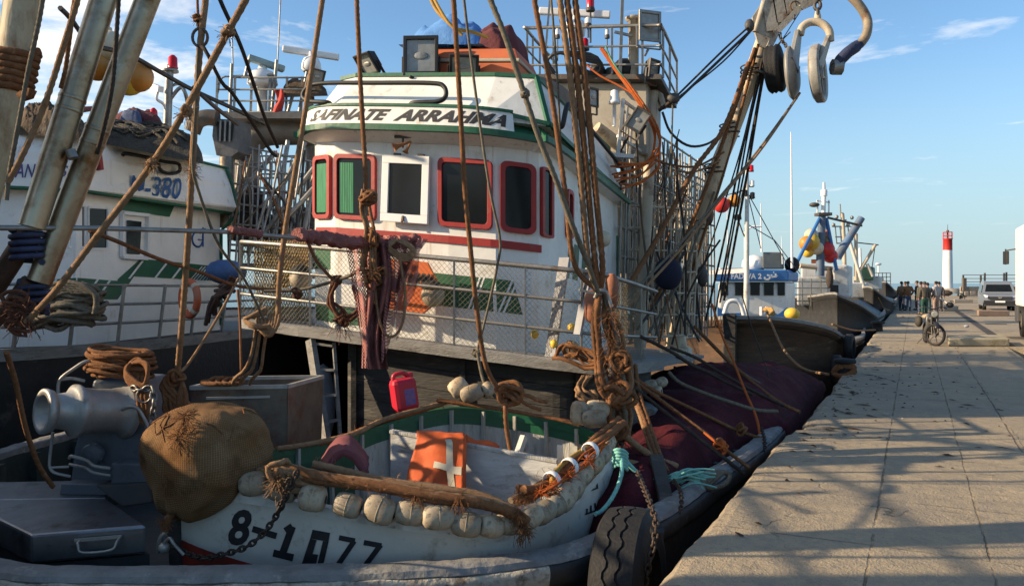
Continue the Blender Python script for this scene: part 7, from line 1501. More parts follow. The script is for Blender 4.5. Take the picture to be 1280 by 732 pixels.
def nbh(u, v):
    x, y = -9.6+u*3.7, 3.5+v*4.4; e = max(0, 1-abs(2*u-1)**4)**.5*max(0, 1-abs(2*v-1)**4)**.5; return V((x, y, .6+e*(1.62+.35*noise.noise(V((x*.8, y*.9, 3)))+.15*noise.noise(V((x*2.5, y*2.5, 1))))))
mb = MB(); mb.grid(nbh, 24, 24); tag(mb.build('net_heap', net_brown), 'high brown net heap on the added unseen boat at the left, shading the skiff', 'net')  # heap added to keep the skiff in shadow
random.seed(71)
# ------------------------------------------------------------------ boats further along the quay
def extr(mb, pts, d, depth, mi=0): mb.prism([P(x, y, d) for x, y in pts], QD*depth, mi)
def lowhull(path, name, m, par, zb=-2.6, pull=.35, strakes=(), sm=wood_grey):
    """hull from a gunwale path (pixel, pixel, depth) seen from outside; closed away from us"""
    g = catmull([P(*p) for p in path], 8); n = len(g); c = sum(g, V((0, 0, 0)))/n+QD*3
    mb = MB(); rows = []
    for p in g:
        q = V((c.x, c.y, 0))-V((p.x, p.y, 0)); q = q.normalized()
        rows.append([p, p+V((0, 0, -.14))-q*.03, p+q*.05+V((0, 0, -.16)), p+q*(pull*.35)+V((0, 0, -.9)), V((p.x+q.x*pull, p.y+q.y*pull, -1.5)), V((p.x+q.x*pull*2, p.y+q.y*pull*2, zb))])
    mb.rings(rows, 0, True, False, strip=True); o = mb.build(name, m, par)
    mb = MB()
    for f in strakes: mb.rings([[r[2].lerp(r[5], f)+V((0, 0, z))-(r[3]-r[2]).normalized()*0-((V((c.x, c.y, 0))-V((r[0].x, r[0].y, 0))).normalized())*k for k, z in ((-.02, .05), (.07, .04), (.07, -.04), (-.02, -.05))] for r in rows], 0, False)
    if strakes: mb.build('rubbing_strake', M('pale_strake', (.30, .25, .19), (.19, .15, .11), 4, .8, 0, .4, 15, dirt=(.10, .07, .05), damt=.45), par)  # strakes set paler than the hull
    mb = MB(); mb.rings([[p+V((0, 0, z))+((V((c.x, c.y, 0))-V((p.x, p.y, 0))).normalized())*k for k, z in ((-.05, -.05), (-.05, .03), (.16, .035), (.16, -.05))] for p in g], 0, False); mb.build('gunwale_cap', wood_grey, par)
    inn = [p+V((0, 0, -.22)) for p in g]; mb = MB(); mb.add(inn, [tuple(range(n))]); mb.build('deck', deck_mat, par)
    return g
fb = thing('fishing_boat', 'blue banded white fishing boat with a tarred brown wooden hull, next along the quay', 'fishing boat', V((5.5, 22, -2.1)))
fg = lowhull([(700, 398, 31), (770, 398, 25.5), (850, 398, 21), (895, 397, 18.9), (912, 396, 18.4), (930, 396, 18.3), (965, 397, 18.6), (1005, 402, 19.2), (1040, 411, 20.2), (1060, 424, 21.8), (1070, 424, 24), (1080, 416, 29), (1060, 400, 36), (900, 392, 40)], 'hull', hull_wood, fb, pull=.5, strakes=(.36, .55))
mb = MB(); mb.bar(P(912, 392, 18.25), V((P(913, 475, 18.5).x, 18.6, -2.2)), .30, .24); mb.build('stem_post', wood_dark, fb, bevel=.03)
mb = MB(); extr(mb, [(897, 352), (984, 352), (984, 397), (897, 397)], 26, 2.0); wf = mb.build('wheelhouse', white, fb, bevel=.12)
mb = MB(); extr(mb, [(893, 340), (897, 336), (982, 337), (986, 340), (986, 351.5), (893, 351.5)], 25.75, 2.4); mb.build('blue_band', blue, fb, bevel=.05)
for x0, x1 in ((900.5, 910), (919, 929), (938, 949.5), (955, 967), (972, 981)):
    mb = MB(); extr(mb, [(x0, 352.5), (x1, 352.5), (x1, 369), (x0, 369)], 25.96, .06); mb.build('window_pane', glass_dark, wf)
mb = MB()
for pts in ([(897, 383), (906, 391), (925, 391), (930, 386), (932, 388), (926, 395), (897, 397)], [(958, 386), (972, 393), (984, 384), (984, 397), (958, 397), (956, 388)]): extr(mb, pts, 25.97, .04)
mb.build('blue_chevron', blue, fb)
mb = MB(); tx = lambda x0, x1: (lambda a, b_: P(x0+(x1-x0)*a, 348.5-7*b_, 25.73)); wrap_text(mb, 'FADWA', tx(914, 945), bold=.03); wrap_text(mb, '2', tx(947.5, 952), bold=.04)
def pen(seg, w=.05):
    for (x0, y0), (x1, y1) in seg: mb.bar(P(x0, y0, 25.73), P(x1, y1, 25.73), w, .012, up=V((0, 1, 0)))
pen([((971, 345.5), (963, 346)), ((969, 342), (971, 345.5)), ((963, 346), (961, 349)), ((961, 349), (957, 349)), ((957, 349), (955.5, 346)), ((967, 340), (967.6, 340)), ((959, 343.5), (962, 344.5)), ((964.5, 343), (964.5, 346))]); mb.build('name_lettering', letter_white, fb)
def mastpole(par, pts, r, m=white_plain, name='mast'): mb = MB(); mb.tube([P(*p) for p in pts], r, 8); return mb.build(name, m, par)
mastpole(fb, [(933, 398, 22.5), (933.5, 300, 22.5), (934, 204, 22.5)], [.085, .07, .045], white_old)
for x, y, m in ((939, 210, lamp_red), (940, 229, lamp_white), (932, 241, black), (940.5, 244, black)):
    mb = MB(); mb.bar(P(934, y+4, 22.5), P(942, y+4, 22.5), .04); mb.lathe(P(x, y+4, 22.5), (0, 0, 1), [(0, .07), (.03, .08), (.04, .065), (.16, .065), (.18, .02)], 10, 1); mb.build('mast_lamp', [steel_dark, m], fb)
mb = MB(); mb.bar(P(918, 272, 22.5), P(926, 271, 22.5), .12, .16); mb.tube(Ps((922, 273, 22.5), (929, 292, 22.5), (933, 300, 22.5)), .02, 4); mb.build('mast_floodlight', steel_dark, fb)
mb = MB(); extr(mb, [(953, 315), (976, 315), (977, 336), (953, 336)], 26.5, .6); mb.build('roof_locker', M('grey_green_locker', (.17, .18, .16), (.13, .14, .13), 3, .6), fb, bevel=.04)
mb = MB(); mb.lathe(P(943, 337, 27), (0, 0, 1), [(0, .3), (.1, .42), (.3, .4), (.45, .25), (.5, .05)], 14); mb.build('radar_dome', white_plain, fb)
mb = MB(); mb.box(P(915, 336, 26), (.9, .5, .06)); mb.bar(P(880, 341, 24), P(933, 338, 23.5), .13); mb.tube(Ps((931, 325, 26), (931, 290, 26), (940, 283, 26), (952, 283, 26)), .03, 5); mb.build('roof_rail', white_plain, fb)
for x, y0, y1, r in ((990, 165, 335, .045), (952, 254, 315, .03), (978, 295, 330, .02), (910, 240, 336, .02)): mastpole(fb, [(x, y1, 26.5), (x-.6, (y0+y1)/2, 26.5), (x-1.2, y0, 26.5)], [r, r*.8, r*.35], white_plain, 'whip_antenna')
for a, b_ in (((934, 240, 22.5), (951, 310, 24)), ((934, 240, 22.5), (985, 332, 26)), ((934, 280, 22.5), (968, 300, 24)), ((934, 215, 22.5), (905, 336, 23)), ((968, 300, 24), (1000, 342, 27))): mastpole(fb, [a, b_], .014, wire, 'stay_wire')
for x, y, r, m, l in ((902, 256, .23, red_buoy, 'big red ball buoy hanging beside the white mast'), (918, 251, .18, orange_buoy, 'amber ball buoy hanging between the red buoy and the white mast')):
    mb = MB(); mb.ball(P(x, y, 22.5), r, 16, 10); mb.lathe(P(x, y, 22.5)+V((0, 0, r*.96)), (0, 0, 1), [(0, .06), (.06, .05), (.08, .02)], 8, 1); mb.tube([P(x, y, 22.5)+V((0, 0, r)), P(934, 236, 22.5)], .012, 4, 1); tag(mb.build('ball_buoy', [m, steel_dark]), l, 'buoy', 'buoys on the white mast')
mb = MB(); mb.ball(P(990, 392, 22), (.21, .2, .17), 14, 8); tag(mb.build('yellow_buoy', yellow_buoy), 'yellow ochre buoy lying on the brown hull\'s deck before the wheelhouse', 'buoy')
mb = MB(); mb.ball(P(990, 331, 27), (.25, .25, .28), 12, 8); tag(mb.build('dark_buoy', rubber), 'black buoy at the right end of the blue banded roof', 'buoy')
mb = MB()
for k in range(6): mb.rope([P(955+random.uniform(-3, 3), 388, 20), P(961, 386+random.uniform(-2, 2), 19.8), P(968, 390+random.uniform(-3, 3), 19.6), P(960, 394, 19.6)], .035, fine=False)
tag(mb.build('yellow_rope_coil', M('ochre_rope', (.42, .25, .08), (.3, .18, .06), 20, .9)), 'ochre rope coil on the bow of the brown hull', 'rope')
for x in (952, 959): mb = MB(); mb.tube(Ps((x, 395, 20), (x, 383, 20)), .05, 6); mb.build('bow_bitt', white_plain, fb)
mb = MB(); mb.tube(catmull(Ps((905, 392, 21), (910, 378, 21), (920, 376, 21), (926, 382, 21), (930, 394, 21)), 4), .06, 7); mb.build('bow_hoop', white_plain, fb)
def tyre_at(px, py, d, r, axis, label, par=None):
    mb = MB(); c = P(px, py, d); x, y, z = frame_of(V(axis)); mb.rings([[c+(x*cos(2*pi*j/18)+y*sin(2*pi*j/18))*rr+z*h for h, rr in ((-.10, r*.6), (-.11, r*.85), (-.07, r), (.07, r), (.11, r*.85), (.10, r*.6))] for j in range(18)], 0, True, False, closed=True)
    return tag(mb.build('tyre_fender', rubber), label, 'tyre', 'tyres along the far hulls')
tyre_at(1062, 436, 20.9, .40, (.85, -.5, 0), 'black tyre at the quay corner of the brown wooden hull'); tyre_at(1046, 462, 19, .36, (.85, -.5, 0), 'black tyre low in the gap below the brown hull')
# second boat: blue mast, white boxes, buoy cluster
b2 = thing('fishing_boat', 'fishing boat with blue tripod mast and a cluster of ball buoys', 'fishing boat', V((10.5, 33, -2.1)))
lowhull([(960, 372, 40), (1010, 370, 33), (1040, 366, 30.2), (1052, 370, 30), (1075, 380, 30.8), (1093, 392, 32.5), (1099, 395, 35), (1106, 388, 42), (1095, 372, 52), (1000, 368, 55)], 'hull', hull_dark, b2, pull=.5, strakes=(.4,))
for pts, d, dep, m, nm in (([(996, 346), (1036, 346), (1036, 382), (996, 382)], 33, 3, white_old, 'deckhouse'), ([(1001, 331), (1060, 331), (1060, 362), (1001, 362)], 36, 3, white, 'wheelhouse'), ([(1041, 335), (1061, 332), (1062, 372), (1041, 374)], 33.5, 2, white_old, 'locker')):
    mb = MB(); extr(mb, pts, d, dep); mb.build(nm, m, b2, bevel=.08)
mb = MB()
for y in (352, 360, 368, 376): mb.bar(P(990, y, 32.5), P(1038, y, 32.6), .04)
for x in (992, 1003, 1014, 1026, 1037): mb.bar(P(x, 348, 32.5), P(x, 382, 32.5), .04)
mb.build('deck_rail', steel, b2)
mb = MB(); extr(mb, [(1035, 356), (1048, 356), (1048, 372), (1035, 372)], 33.2, .1); extr(mb, [(1004, 350), (1016, 350), (1016, 356), (1004, 356)], 32.9, .1) if False else None; mb.build('dark_opening', black, b2)
mastpole(b2, [(1025, 345, 33), (1026, 300, 33), (1028, 268, 33)], [.19, .17, .15], M('blue_grey_mast', (.10, .15, .22), (.07, .10, .15), 3, .6), 'mast')
mastpole(b2, [(1029, 268, 33), (1030, 245, 33), (1030, 228, 33)], [.10, .09, .05]); mb = MB(); mb.box(P(1029, 268, 33), (.55, .5, .12), 1)
for x in (1022, 1036): mb.bar(P(x, 268, 33), P(x, 250, 33), .05)
mb.bar(P(1021, 251, 33), P(1037, 253, 33), .05); mb.ball(P(1018, 256, 33), (.22, .2, .10), 10, 6, 1); mb.lathe(P(1030, 245, 33), (0, 0, 1), [(0, .13), (.25, .13), (.27, .06)], 10); mb.build('crow_nest', [white_plain, steel_dark], b2)
for a, b_, r in (((1025, 272, 33), (992, 336, 31), .07), ((1033, 272, 33), (1046, 338, 33), .07), ((1030, 270, 33), (1044, 335, 35), .05)): mastpole(b2, [a, b_], r, blue, 'mast_leg')
mastpole(b2, [(1046, 322, 34), (1062, 296, 34), (1077, 272, 34)], [.2, .17, .16], M('grey_blue_derrick', (.09, .17, .30), (.12, .12, .12), 2, .6), 'derrick'); mastpole(b2, [(1035, 272, 33), (1077, 282, 34)], .05, steel_dark, 'stay_wire'); mastpole(b2, [(1000, 332, 33), (1040, 336, 33)], .10, tan_steel, 'boom')
for k, (x, y, r, m, l) in enumerate(((1008, 304, .30, orange_buoy, 'orange'), (1014, 302, .34, yellow_buoy, 'bright yellow'), (1014, 294, .28, cream_buoy, 'cream, topmost'), (1021, 310, .28, cream_buoy, 'cream, lowest'), (1010, 314, .26, yellow_buoy, 'dull yellow'), (1033, 312, .34, red_buoy, 'red'), (1038, 320, .30, red_buoy, 'red, lowest'), (1032, 302, .28, M('olive_buoy', (.25, .20, .10), None, 4, .5), 'olive'), (1031, 294, .26, M('pink_buoy', (.55, .25, .2), None, 4, .5), 'pinkish'))):
    mb = MB(); mb.ball(P(x, y, 32.6+.1*k), r, 14, 9); tag(mb.build('ball_buoy', m), l+' ball buoy of the cluster on the blue tripod mast', 'buoy', 'buoy cluster on the blue mast')
mb = MB(); extr(mb, [(1014, 324), (1022, 324), (1022, 329), (1014, 329)], 33, .5); tag(mb.build('orange_crate', orange_crate), 'small orange crate below the buoy cluster', 'crate')
mb = MB(); mb.ball(P(1037, 348, 32.4), (.16, .16, .4), 8, 8); mb.ball(P(1037, 336, 32.4), .1, 8, 6); tag(mb.build('dark_bundle', M('dark_gear', (.075, .055, .045))), 'dark bundle hanging on the rail below the blue mast', 'bundle')
# third and fourth boats: masts, derricks and rails in the distance
b3 = thing('fishing_boat', 'distant fishing boat with thin brown masts and a green wheelhouse, fourth along the quay', 'fishing boat', V((15, 44, -2.1)))
lowhull([(1040, 362, 55), (1070, 360, 46), (1085, 358, 43), (1094, 362, 42.5), (1106, 371, 43.5), (1114, 376, 46), (1119, 376, 51), (1116, 366, 62), (1060, 360, 70)], 'hull', hull_dark, b3, pull=.6, strakes=(.4,))
for pts, d, dep, m, nm in (([(1064, 353), (1084, 353), (1084, 372), (1064, 372)], 44, 2, white_old, 'locker'), ([(1076, 333), (1091, 333), (1091, 350), (1076, 350)], 47, 3, M('dull_green_house', (.06, .14, .08), (.05, .10, .06), 3, .6), 'wheelhouse'), ([(1066, 345), (1100, 345), (1100, 362), (1066, 362)], 48, 3, white_old, 'deckhouse')):
    mb = MB(); extr(mb, pts, d, dep); mb.build(nm, m, b3, bevel=.06)
for pts, r, m in (([(1056, 340, 45), (1055, 300, 45), (1053, 268, 45)], .14, tan_steel), ([(1051, 270, 45), (1050, 255, 45)], .05, steel), ([(1070, 350, 45), (1070, 292, 45)], .13, tan_steel), ([(1072, 342, 45), (1083, 325, 45), (1094, 306, 45)], .12, tan_steel), ([(1060, 295, 45), (1080, 360, 44)], .12, M('pale_strut', (.5, .46, .4), None, 4, .6)), ([(1070, 303, 45), (1098, 306, 45)], .04, wire), ([(1094, 306, 45), (1090, 335, 45)], .03, wire), ([(1084, 330, 45), (1091, 345, 45)], .12, M('pale_strut', (.5, .46, .4))), ([(1066, 280, 45), (1066, 300, 45)], .04, steel)): mastpole(b3, pts, r*.8, m)
mb = MB()
for y, x0, x1 in ((283, 1040, 1064), (296, 1044, 1066), (304, 1046, 1062), (275, 1048, 1058)): mb.bar(P(x0, y, 45), P(x1, y, 45), .07, .07)
for x, y in ((1046, 271), (1053, 268), (1065, 272), (1042, 281), (1060, 281)): mb.ball(P(x, y, 45), .11, 8, 5)
for x in (1044, 1050, 1060): mb.bar(P(x, 283, 45), P(x+2, 305, 45), .05)
mb.build('radar_frame', steel, b3)
b4 = thing('fishing_boat', 'farthest fishing boat, a dark hull with grey railings, just before the group of men', 'fishing boat', V((20, 55, -2.1)))
lowhull([(1075, 358, 75), (1095, 355, 60), (1104, 352, 55), (1110, 354, 54.5), (1118, 362, 56), (1122, 366, 60), (1122, 362, 75), (1080, 357, 90)], 'hull', hull_dark, b4, pull=.6)
mb = MB()
for y in (341, 346, 351): mb.bar(P(1093, y, 57), P(1113, y, 57), .05)
for x in (1093, 1098, 1103, 1108, 1113): mb.bar(P(x, 341, 57), P(x, 356, 57), .05)
mb.build('deck_rail', steel, b4); mb = MB(); extr(mb, [(1086, 346), (1103, 346), (1103, 366), (1086, 366)], 58, 3); mb.build('deckhouse', white_old, b4, bevel=.06)
mastpole(b4, [(1076, 340, 58), (1075, 310, 58)], .10, white_plain); mb = MB(); mb.ball(P(1098, 330, 58), (.25, .1, .1), 8, 5); mastpole(b4, [(1098, 345, 58), (1098, 330, 58)], .05, white_plain); mb.build('lamp', white_plain, b4)
mb = MB()
for k in range(9): mb.rope([P(1044+random.uniform(-3, 3), 466, 14.6), P(1050, 457+random.uniform(-2, 3), 14.5), P(1064, 456+random.uniform(-2, 3), 14.4), P(1068, 464+random.uniform(-3, 3), 14.4), P(1058, 470+random.uniform(-2, 2), 14.4)], .045, closed=True)
tag(mb.build('rope_bollard', rope_brown), 'brown ropes coiled round a low bollard on the quay edge', 'rope')
mb = MB(); mb.lathe(P(1056, 470, 14.55), (0, 0, 1), [(0, .16), (.22, .14), (.25, .20), (.31, .19), (.33, .05)], 14); tag(mb.build('mooring_bollard', rubber), 'low dark mooring bollard under the brown rope coil on the quay edge', 'bollard')
mb = MB(); mb.lathe(P(1097, 414, 27.5), (0, 0, 1), [(0, .18), (.25, .15), (.28, .24), (.35, .22), (.37, .05)], 12); tag(mb.build('mooring_bollard', rubber), 'small far bollard on the quay edge before the men', 'bollard')
for a, b_, s, l in (((1040, 405, 24), (1096, 412, 27.5), 4, 'sagging mooring line from the third boat to the far bollard'), ((1098, 372, 38), (1112, 388, 40), 5, 'mooring line from the fourth boat to the quay')): rope([a, ((a[0]+b_[0])/2, (a[1]+b_[1])/2+s, (a[2]+b_[2])/2), b_], .03, rope_tan, l, fine=False)
random.seed(81)
# ------------------------------------------------------------------ things standing on the quay
def G(px, py):                                          # the quay point under a pixel
    d = F*EYE/(py-HY); return V(((px-CX)/F*d, d, 0))
conc = M('cast_concrete', (.36, .31, .24), (.27, .235, .19), 3, .9, 0, .5, 18, dirt=(.16, .13, .10), dscale=3, damt=.45)
conc_y = M('yellow_streaked_concrete', (.36, .32, .24), (.30, .26, .17), 2.2, .9, 0, .5, 18, dirt=(.38, .31, .10), dscale=1.5, damt=.4, dirt2=(.14, .12, .09), d2scale=5, d2amt=.4)
def kerb(px0, px1, py, h, length, m, label):
    a = G(px0, py); b_ = G(px1, py); b_.y = a.y; w = (b_.x-a.x)*cos(QA); mb = MB(); R = Matrix.Rotation(-QA*.12, 3, 'Z')
    c = (a+b_)/2+V((0, 0, h/2)); c2 = c+V((QD.x, QD.y, 0))*length/2
    n = 10; vs = []
    bb_ = [a, b_, b_+QD*length, a+QD*length]; mb.add([p for p in bb_]+[p+V((0, 0, h+random.uniform(-.01, .01))) for p in bb_], [(3, 2, 1, 0), (4, 5, 6, 7)]+[(i, (i+1) % 4, (i+1) % 4+4, i+4) for i in range(4)])
    return tag(mb.build('concrete_kerb', m, bevel=.035), label, 'kerb')
kerb(1186, 1262, 433, .21, 1.7, conc_y, 'yellow stained concrete kerb block right of the moped')
kerb(1223, 1262, 395, .28, 1.0, M('reddish_concrete', (.34, .22, .15), (.27, .18, .13), 3, .9, 0, .4, 18), 'reddish concrete kerb block in front of the van')
kerb(1180, 1198, 389, .3, 1.2, conc, 'small grey concrete block right of the men'); kerb(1193, 1216, 378.5, .3, 1.6, conc, 'far low concrete block before the parked second moped')
# lighthouse
D = 130.0; k_ = D/F
lh = thing('lighthouse', 'slim white harbour light tower with a red top on a stone base', 'lighthouse', V((P(1184.6, 360, D).x, D, 0)))
LX = P(1184.6, 360, D).x; red2 = M('lighthouse_red', (.55, .03, .025), (.48, .03, .025), 3, .5); r = 5.6*k_
mb = MB(); mb.lathe((LX, D, .8), (0, 0, 1), [(0, r*1.06), (3.0, r*1.0), (6.25, r*.93)], 28); mb.build('tower', M('lighthouse_white', (.78, .77, .75), (.70, .69, .67), 2, .6, 0, .1, 5, dirt=(.5, .45, .4), damt=.25), lh)
mb = MB(); mb.lathe((LX, D, 7.05), (0, 0, 1), [(0, r*.95), (1.75, r*.93), (1.8, r*1.02), (1.9, r*1.02)], 28); mb.build('red_band', red2, lh)
mb = MB()
for a in range(10): c = V((LX+cos(a*.6283)*r*.95, D+sin(a*.6283)*r*.95, 8.95)); mb.tube([c, c+V((0, 0, 1.05))], .035, 5)
for z in (9.4, 10.0): mb.tube([V((LX+cos(a*.3142)*r*.95, D+sin(a*.3142)*r*.95, z)) for a in range(20)], .035, 5, closed=True)
mb.build('gallery_rail', red2, lh); mb = MB(); mb.lathe((LX, D, 8.95), (0, 0, 1), [(0, .10), (1.0, .10), (1.02, .22), (1.35, .20), (1.4, .05), (2.3, .03)], 12); mb.build('lantern', steel_dark, lh)
mb = MB(); mb.lathe((LX, D, 0), (0, 0, 1), [(0, 2.2), (.8, 2.0), (.82, .5)], 12); mb.build('stone_base', conc, lh)
# breakwater wall with a wire fence
wa = thing('breakwater_wall', 'low pale concrete wall at the end of the quay beside the lighthouse', 'wall', P(1216, 370, 96)*1)
mb = MB(); mb.add([P(x, 370, 96)+V((0, dy, z)) for z in (0, 1.15) for x, dy in ((1203, 0), (1290, 0), (1290, .6), (1203, .6))], [(3, 2, 1, 0), (4, 5, 6, 7)]+[(i, (i+1) % 4, (i+1) % 4+4, i+4) for i in range(4)]); wa.location.z = 0; mb.build('wall_body', conc, wa)
mb = MB(); mb.bar(P(1203, 361, 96), P(1290, 361, 96), .7, .5); mb.build('wall_top', M('grey_wall_top', (.20, .18, .16), (.15, .14, .12), 3, .9), wa)
mb = MB(); mb.bar(V((P(1204, 0, 96).x, 95.8, 0)), V((P(1204, 0, 96).x, 95.8, 2.3)), 1.5*.25, .4); mb.build('gate_post', M('dark_post', (.12, .10, .085), None, 3, .8), wa)
fe = thing('wire_fence', 'thin wire fence with posts above the wall at the end of the quay', 'fence', V((P(1240, 360, 97).x, 97, 1.0)))
mb = MB()
for x, y in ((1226, 344), (1231, 341), (1255, 341), (1258, 340), (1204, 344), (1280, 340)): mb.bar(P(x, 358, 97), P(x, y, 97), .16, .16)
for y in (343.5, 348, 352): mb.tube([P(1203, y, 97), P(1290, y, 97)], .035, 4)
mb.build('fence_frame', steel_dark, fe)
for x0, x1, l in ((1206, 1211, 'left pale stone block at the foot of the end wall'), (1213, 1220, 'right pale stone block at the foot of the end wall')):
    mb = MB(); mb.prism([P(x0, 369, 90), P(x1, 369, 90), P(x1, 364, 90), P(x0, 364, 90)], QD*.8); tag(mb.build('stone_block', conc, bevel=.05), l, 'block')
mb = MB(); mb.ball(P(1183, 366, 75), (.55, .5, .28), 12, 8, dis=lambda q: .25*noise.noise(q*4)); tag(mb.build('net_pile', M('dark_gear', (.075, .055, .045))), 'small dark net pile at the foot of the lighthouse', 'net')
mb = MB(); mb.ball(P(1187.5, 381, 45), (.20, .2, .17), 10, 8); tag(mb.build('black_buoy', black), 'small black buoy on the grey concrete block', 'buoy'); mb = MB(); mb.tube([P(1172, 370, 46), P(1187, 381, 45)], .05, 6); tag(mb.build('pale_pole', M('pale_strut', (.5, .46, .4))), 'pale pole leaning beside the man in the white top', 'pole')
mb = MB(); mb.ball(G(1217, 418)+V((0, .4, .25)), (.09, .06, .05), 10, 6); tag(mb.build('crumpled_bag', M('grey_bag', (.30, .32, .36), None, 5, .7)), 'crumpled grey bag on the yellow stained kerb block', 'bag')
# van ----------------------------------------------------------------------------------------------
def van():
    d = F*EYE/(388.5-HY); o = V(((1250-CX)/F*d, d, 0)); t_ = thing('parked_van', 'silver grey van parked head on near the reddish kerb block', 'van', o)
    def L3(x, y, z): return o+QN*x*1.0+QD*y+V((0, 0, z))
    silver = M('van_silver_paint', (.27, .29, .31), (.24, .26, .28), 1.5, .3, .35, spec=.5); pl_ = M('black_plastic', (.02, .02, .022), None, 9, .6)
    prof = [(0.0, .30), (-.06, .55), (.02, .80), (.12, .93), (.75, 1.08), (1.35, 1.62), (1.7, 1.78), (3.9, 1.80), (4.25, 1.6), (4.35, .9), (4.35, .32)]
    def wid(z): return .88 if z < 1.0 else .88-.17*(z-1.0)/.8
    mb = MB(); mb.rings([[L3(s*wid(z)*(.93 if i == 0 or i == len(prof)-1 else 1), y, z) for s in (-1, -.8, 0, .8, 1)] for i, (y, z) in enumerate(prof)], 0, False, False, strip=True)
    n = len(prof)
    for s in (-1, 1): mb.add([L3(s*wid(z), y, z) for y, z in prof], [tuple(range(n))])
    mb.add([L3(x, y, .30) for x, y in ((-.85, 0), (.85, 0), (.85, 4.35), (-.85, 4.35))], [(0, 1, 2, 3)]); bd = mb.build('body', silver, t_, bevel=.03)
    def panel(pts, o_, m, name, par=t_): mb = MB(); mb.add([L3(x, y, z)-QD*o_+V((0, 0, o_*.4)) for x, y, z in pts], [tuple(range(len(pts)))]); return mb.build(name, m, par)
    panel([(-.72, .84, 1.13), (.72, .84, 1.13), (.62, 1.33, 1.57), (-.62, 1.33, 1.57)], .03, glass_dark, 'windscreen')
    for s in (-1, 1): mb = MB(); mb.add([L3(s*.88, 1.1, 1.10), L3(s*.79, 1.55, 1.55), L3(s*.78, 3.6, 1.58), L3(s*.88, 3.9, 1.10)], [(0, 1, 2, 3)]); ob_ = mb.build('side_window', glass_dark, t_); ob_.location = QN*s*.02
    panel([(-.60, -.04, .66), (.60, -.04, .66), (.66, 0, .84), (-.66, 0, .84)], .05, pl_, 'grille'); panel([(-.84, .0, .32), (.84, .0, .32), (.84, -.02, .60), (-.84, -.02, .60)], .06, pl_, 'bumper')
    mb = MB(); c = L3(0, -.09, .77); mb.bar(c-QN*.10+V((0, 0, .04)), c-V((0, 0, .02)), .03, .03); mb.bar(c+QN*.10+V((0, 0, .04)), c-V((0, 0, .02)), .03, .03); mb.bar(c-QN*.10+V((0, 0, .045)), c+QN*.10+V((0, 0, .045)), .025, .03); mb.build('badge', alu, t_)
    panel([(-.26, -.02, .47), (.26, -.02, .47), (.26, -.02, .57), (-.26, -.02, .57)], .09, white_plain, 'number_plate')
    for s in (-1, 1):
        mb = MB(); mb.add([L3(s*.62, -.0, .80), L3(s*.86, .12, .80), L3(s*.84, .20, .97), L3(s*.62, .05, .92)], [(0, 1, 2, 3)]); h_ = mb.build('headlight', M('lamp_glass_clear', (.65, .66, .66), None, 8, .15), t_); h_.location = -QD*.05
        mb = MB(); mb.bar(L3(s*.90, .95, 1.08), L3(s*1.08, .95, 1.10), .14, .18); mb.build('mirror', silver, t_, bevel=.02)
        for y in (.75, 3.45):
            mb = MB(); mb.lathe(L3(s*.66, y, .31), QN*s, [(0, .20), (.01, .31), (.18, .31), (.21, .28), (.21, .20)], 20, cap=False); wh = mb.build('wheel', rubber, t_); mb = MB(); mb.lathe(L3(s*.66, y, .31), QN*s, [(.14, .02), (.20, .05), (.18, .20)], 14); mb.build('rim', alu, wh)
van()
# truck at the right edge: only its front corner is in the picture
def truck():
    d = 25.4; o = V(((1267.5-CX)/F*d, d, 0)); t_ = thing('truck', 'white truck at the right edge with a black wing mirror', 'truck', o); wp_ = M('truck_white', (.72, .70, .66), (.64, .62, .58), 2, .5, dirt=RUST, dscale=3, damt=.25)
    def L3(x, y, z): return o+QN*x+QD*y+V((0, 0, z))          # y negative: towards the camera
    def bx(x0, x1, y0, y1, z0, z1, m, name, bv=.03): mb = MB(); mb.add([L3(x, y, z) for z in (z0, z1) for x, y in ((x0, y0), (x1, y0), (x1, y1), (x0, y1))], [(3, 2, 1, 0), (4, 5, 6, 7)]+[(i, (i+1) % 4, (i+1) % 4+4, i+4) for i in range(4)]); return mb.build(name, m, t_, bevel=bv)
    bx(.04, 2.3, -1.9, .05, .95, 3.4, wp_, 'cab', .05); bx(.15, 2.25, -7.5, -2.0, 1.1, 1.7, wp_, 'flatbed'); bx(.3, 2.1, -7.4, .0, .6, .95, steel_dark, 'chassis'); bx(.04, 2.36, -.5, .25, .45, .95, M('dark_bumper', (.06, .06, .06), None, 4, .7), 'bumper')
    mb = MB(); mb.add([L3(.09, y, z) for y, z in ((-1.5, 1.9), (-.35, 1.9), (-.5, 2.75), (-1.5, 2.75))], [(0, 1, 2, 3)]); mb.build('side_window', glass_dark, t_)
    mb = MB(); mb.bar(L3(.1, -.05, 2.75), L3(-.22, .1, 2.7), .04); mb.bar(L3(-.22, .1, 2.75), L3(-.22, .1, 2.25), .03); mb.build('mirror_arm', black, t_); mb = MB(); mb.bar(L3(-.21, .1, 2.68), L3(-.21, .1, 2.26), .24, .07); mb.build('mirror', black, t_, bevel=.02)
    for y in (-.7, -6):
        mb = MB(); mb.lathe(L3(.10, y, .5), QN, [(0, .30), (.01, .50), (.26, .50), (.28, .3)], 22, cap=False); wh = mb.build('wheel', rubber, t_); mb = MB(); mb.lathe(L3(.12, y, .5), QN, [(0, .02), (.04, .12), (.02, .31)], 16); mb.build('rim', M('rusty_rim', (.30, .24, .18), (.2, .15, .1), 5, .6), wh)
    mb = MB(); mb.bar(L3(.2, -1.75, 3.0), L3(.2, -1.75, 4.0), .10, .10); mb.bar(L3(.2, -1.75, 3.3), L3(2.2, -1.75, 3.3), .08, .08); mb.build('rack', tan_steel, t_)
truck()
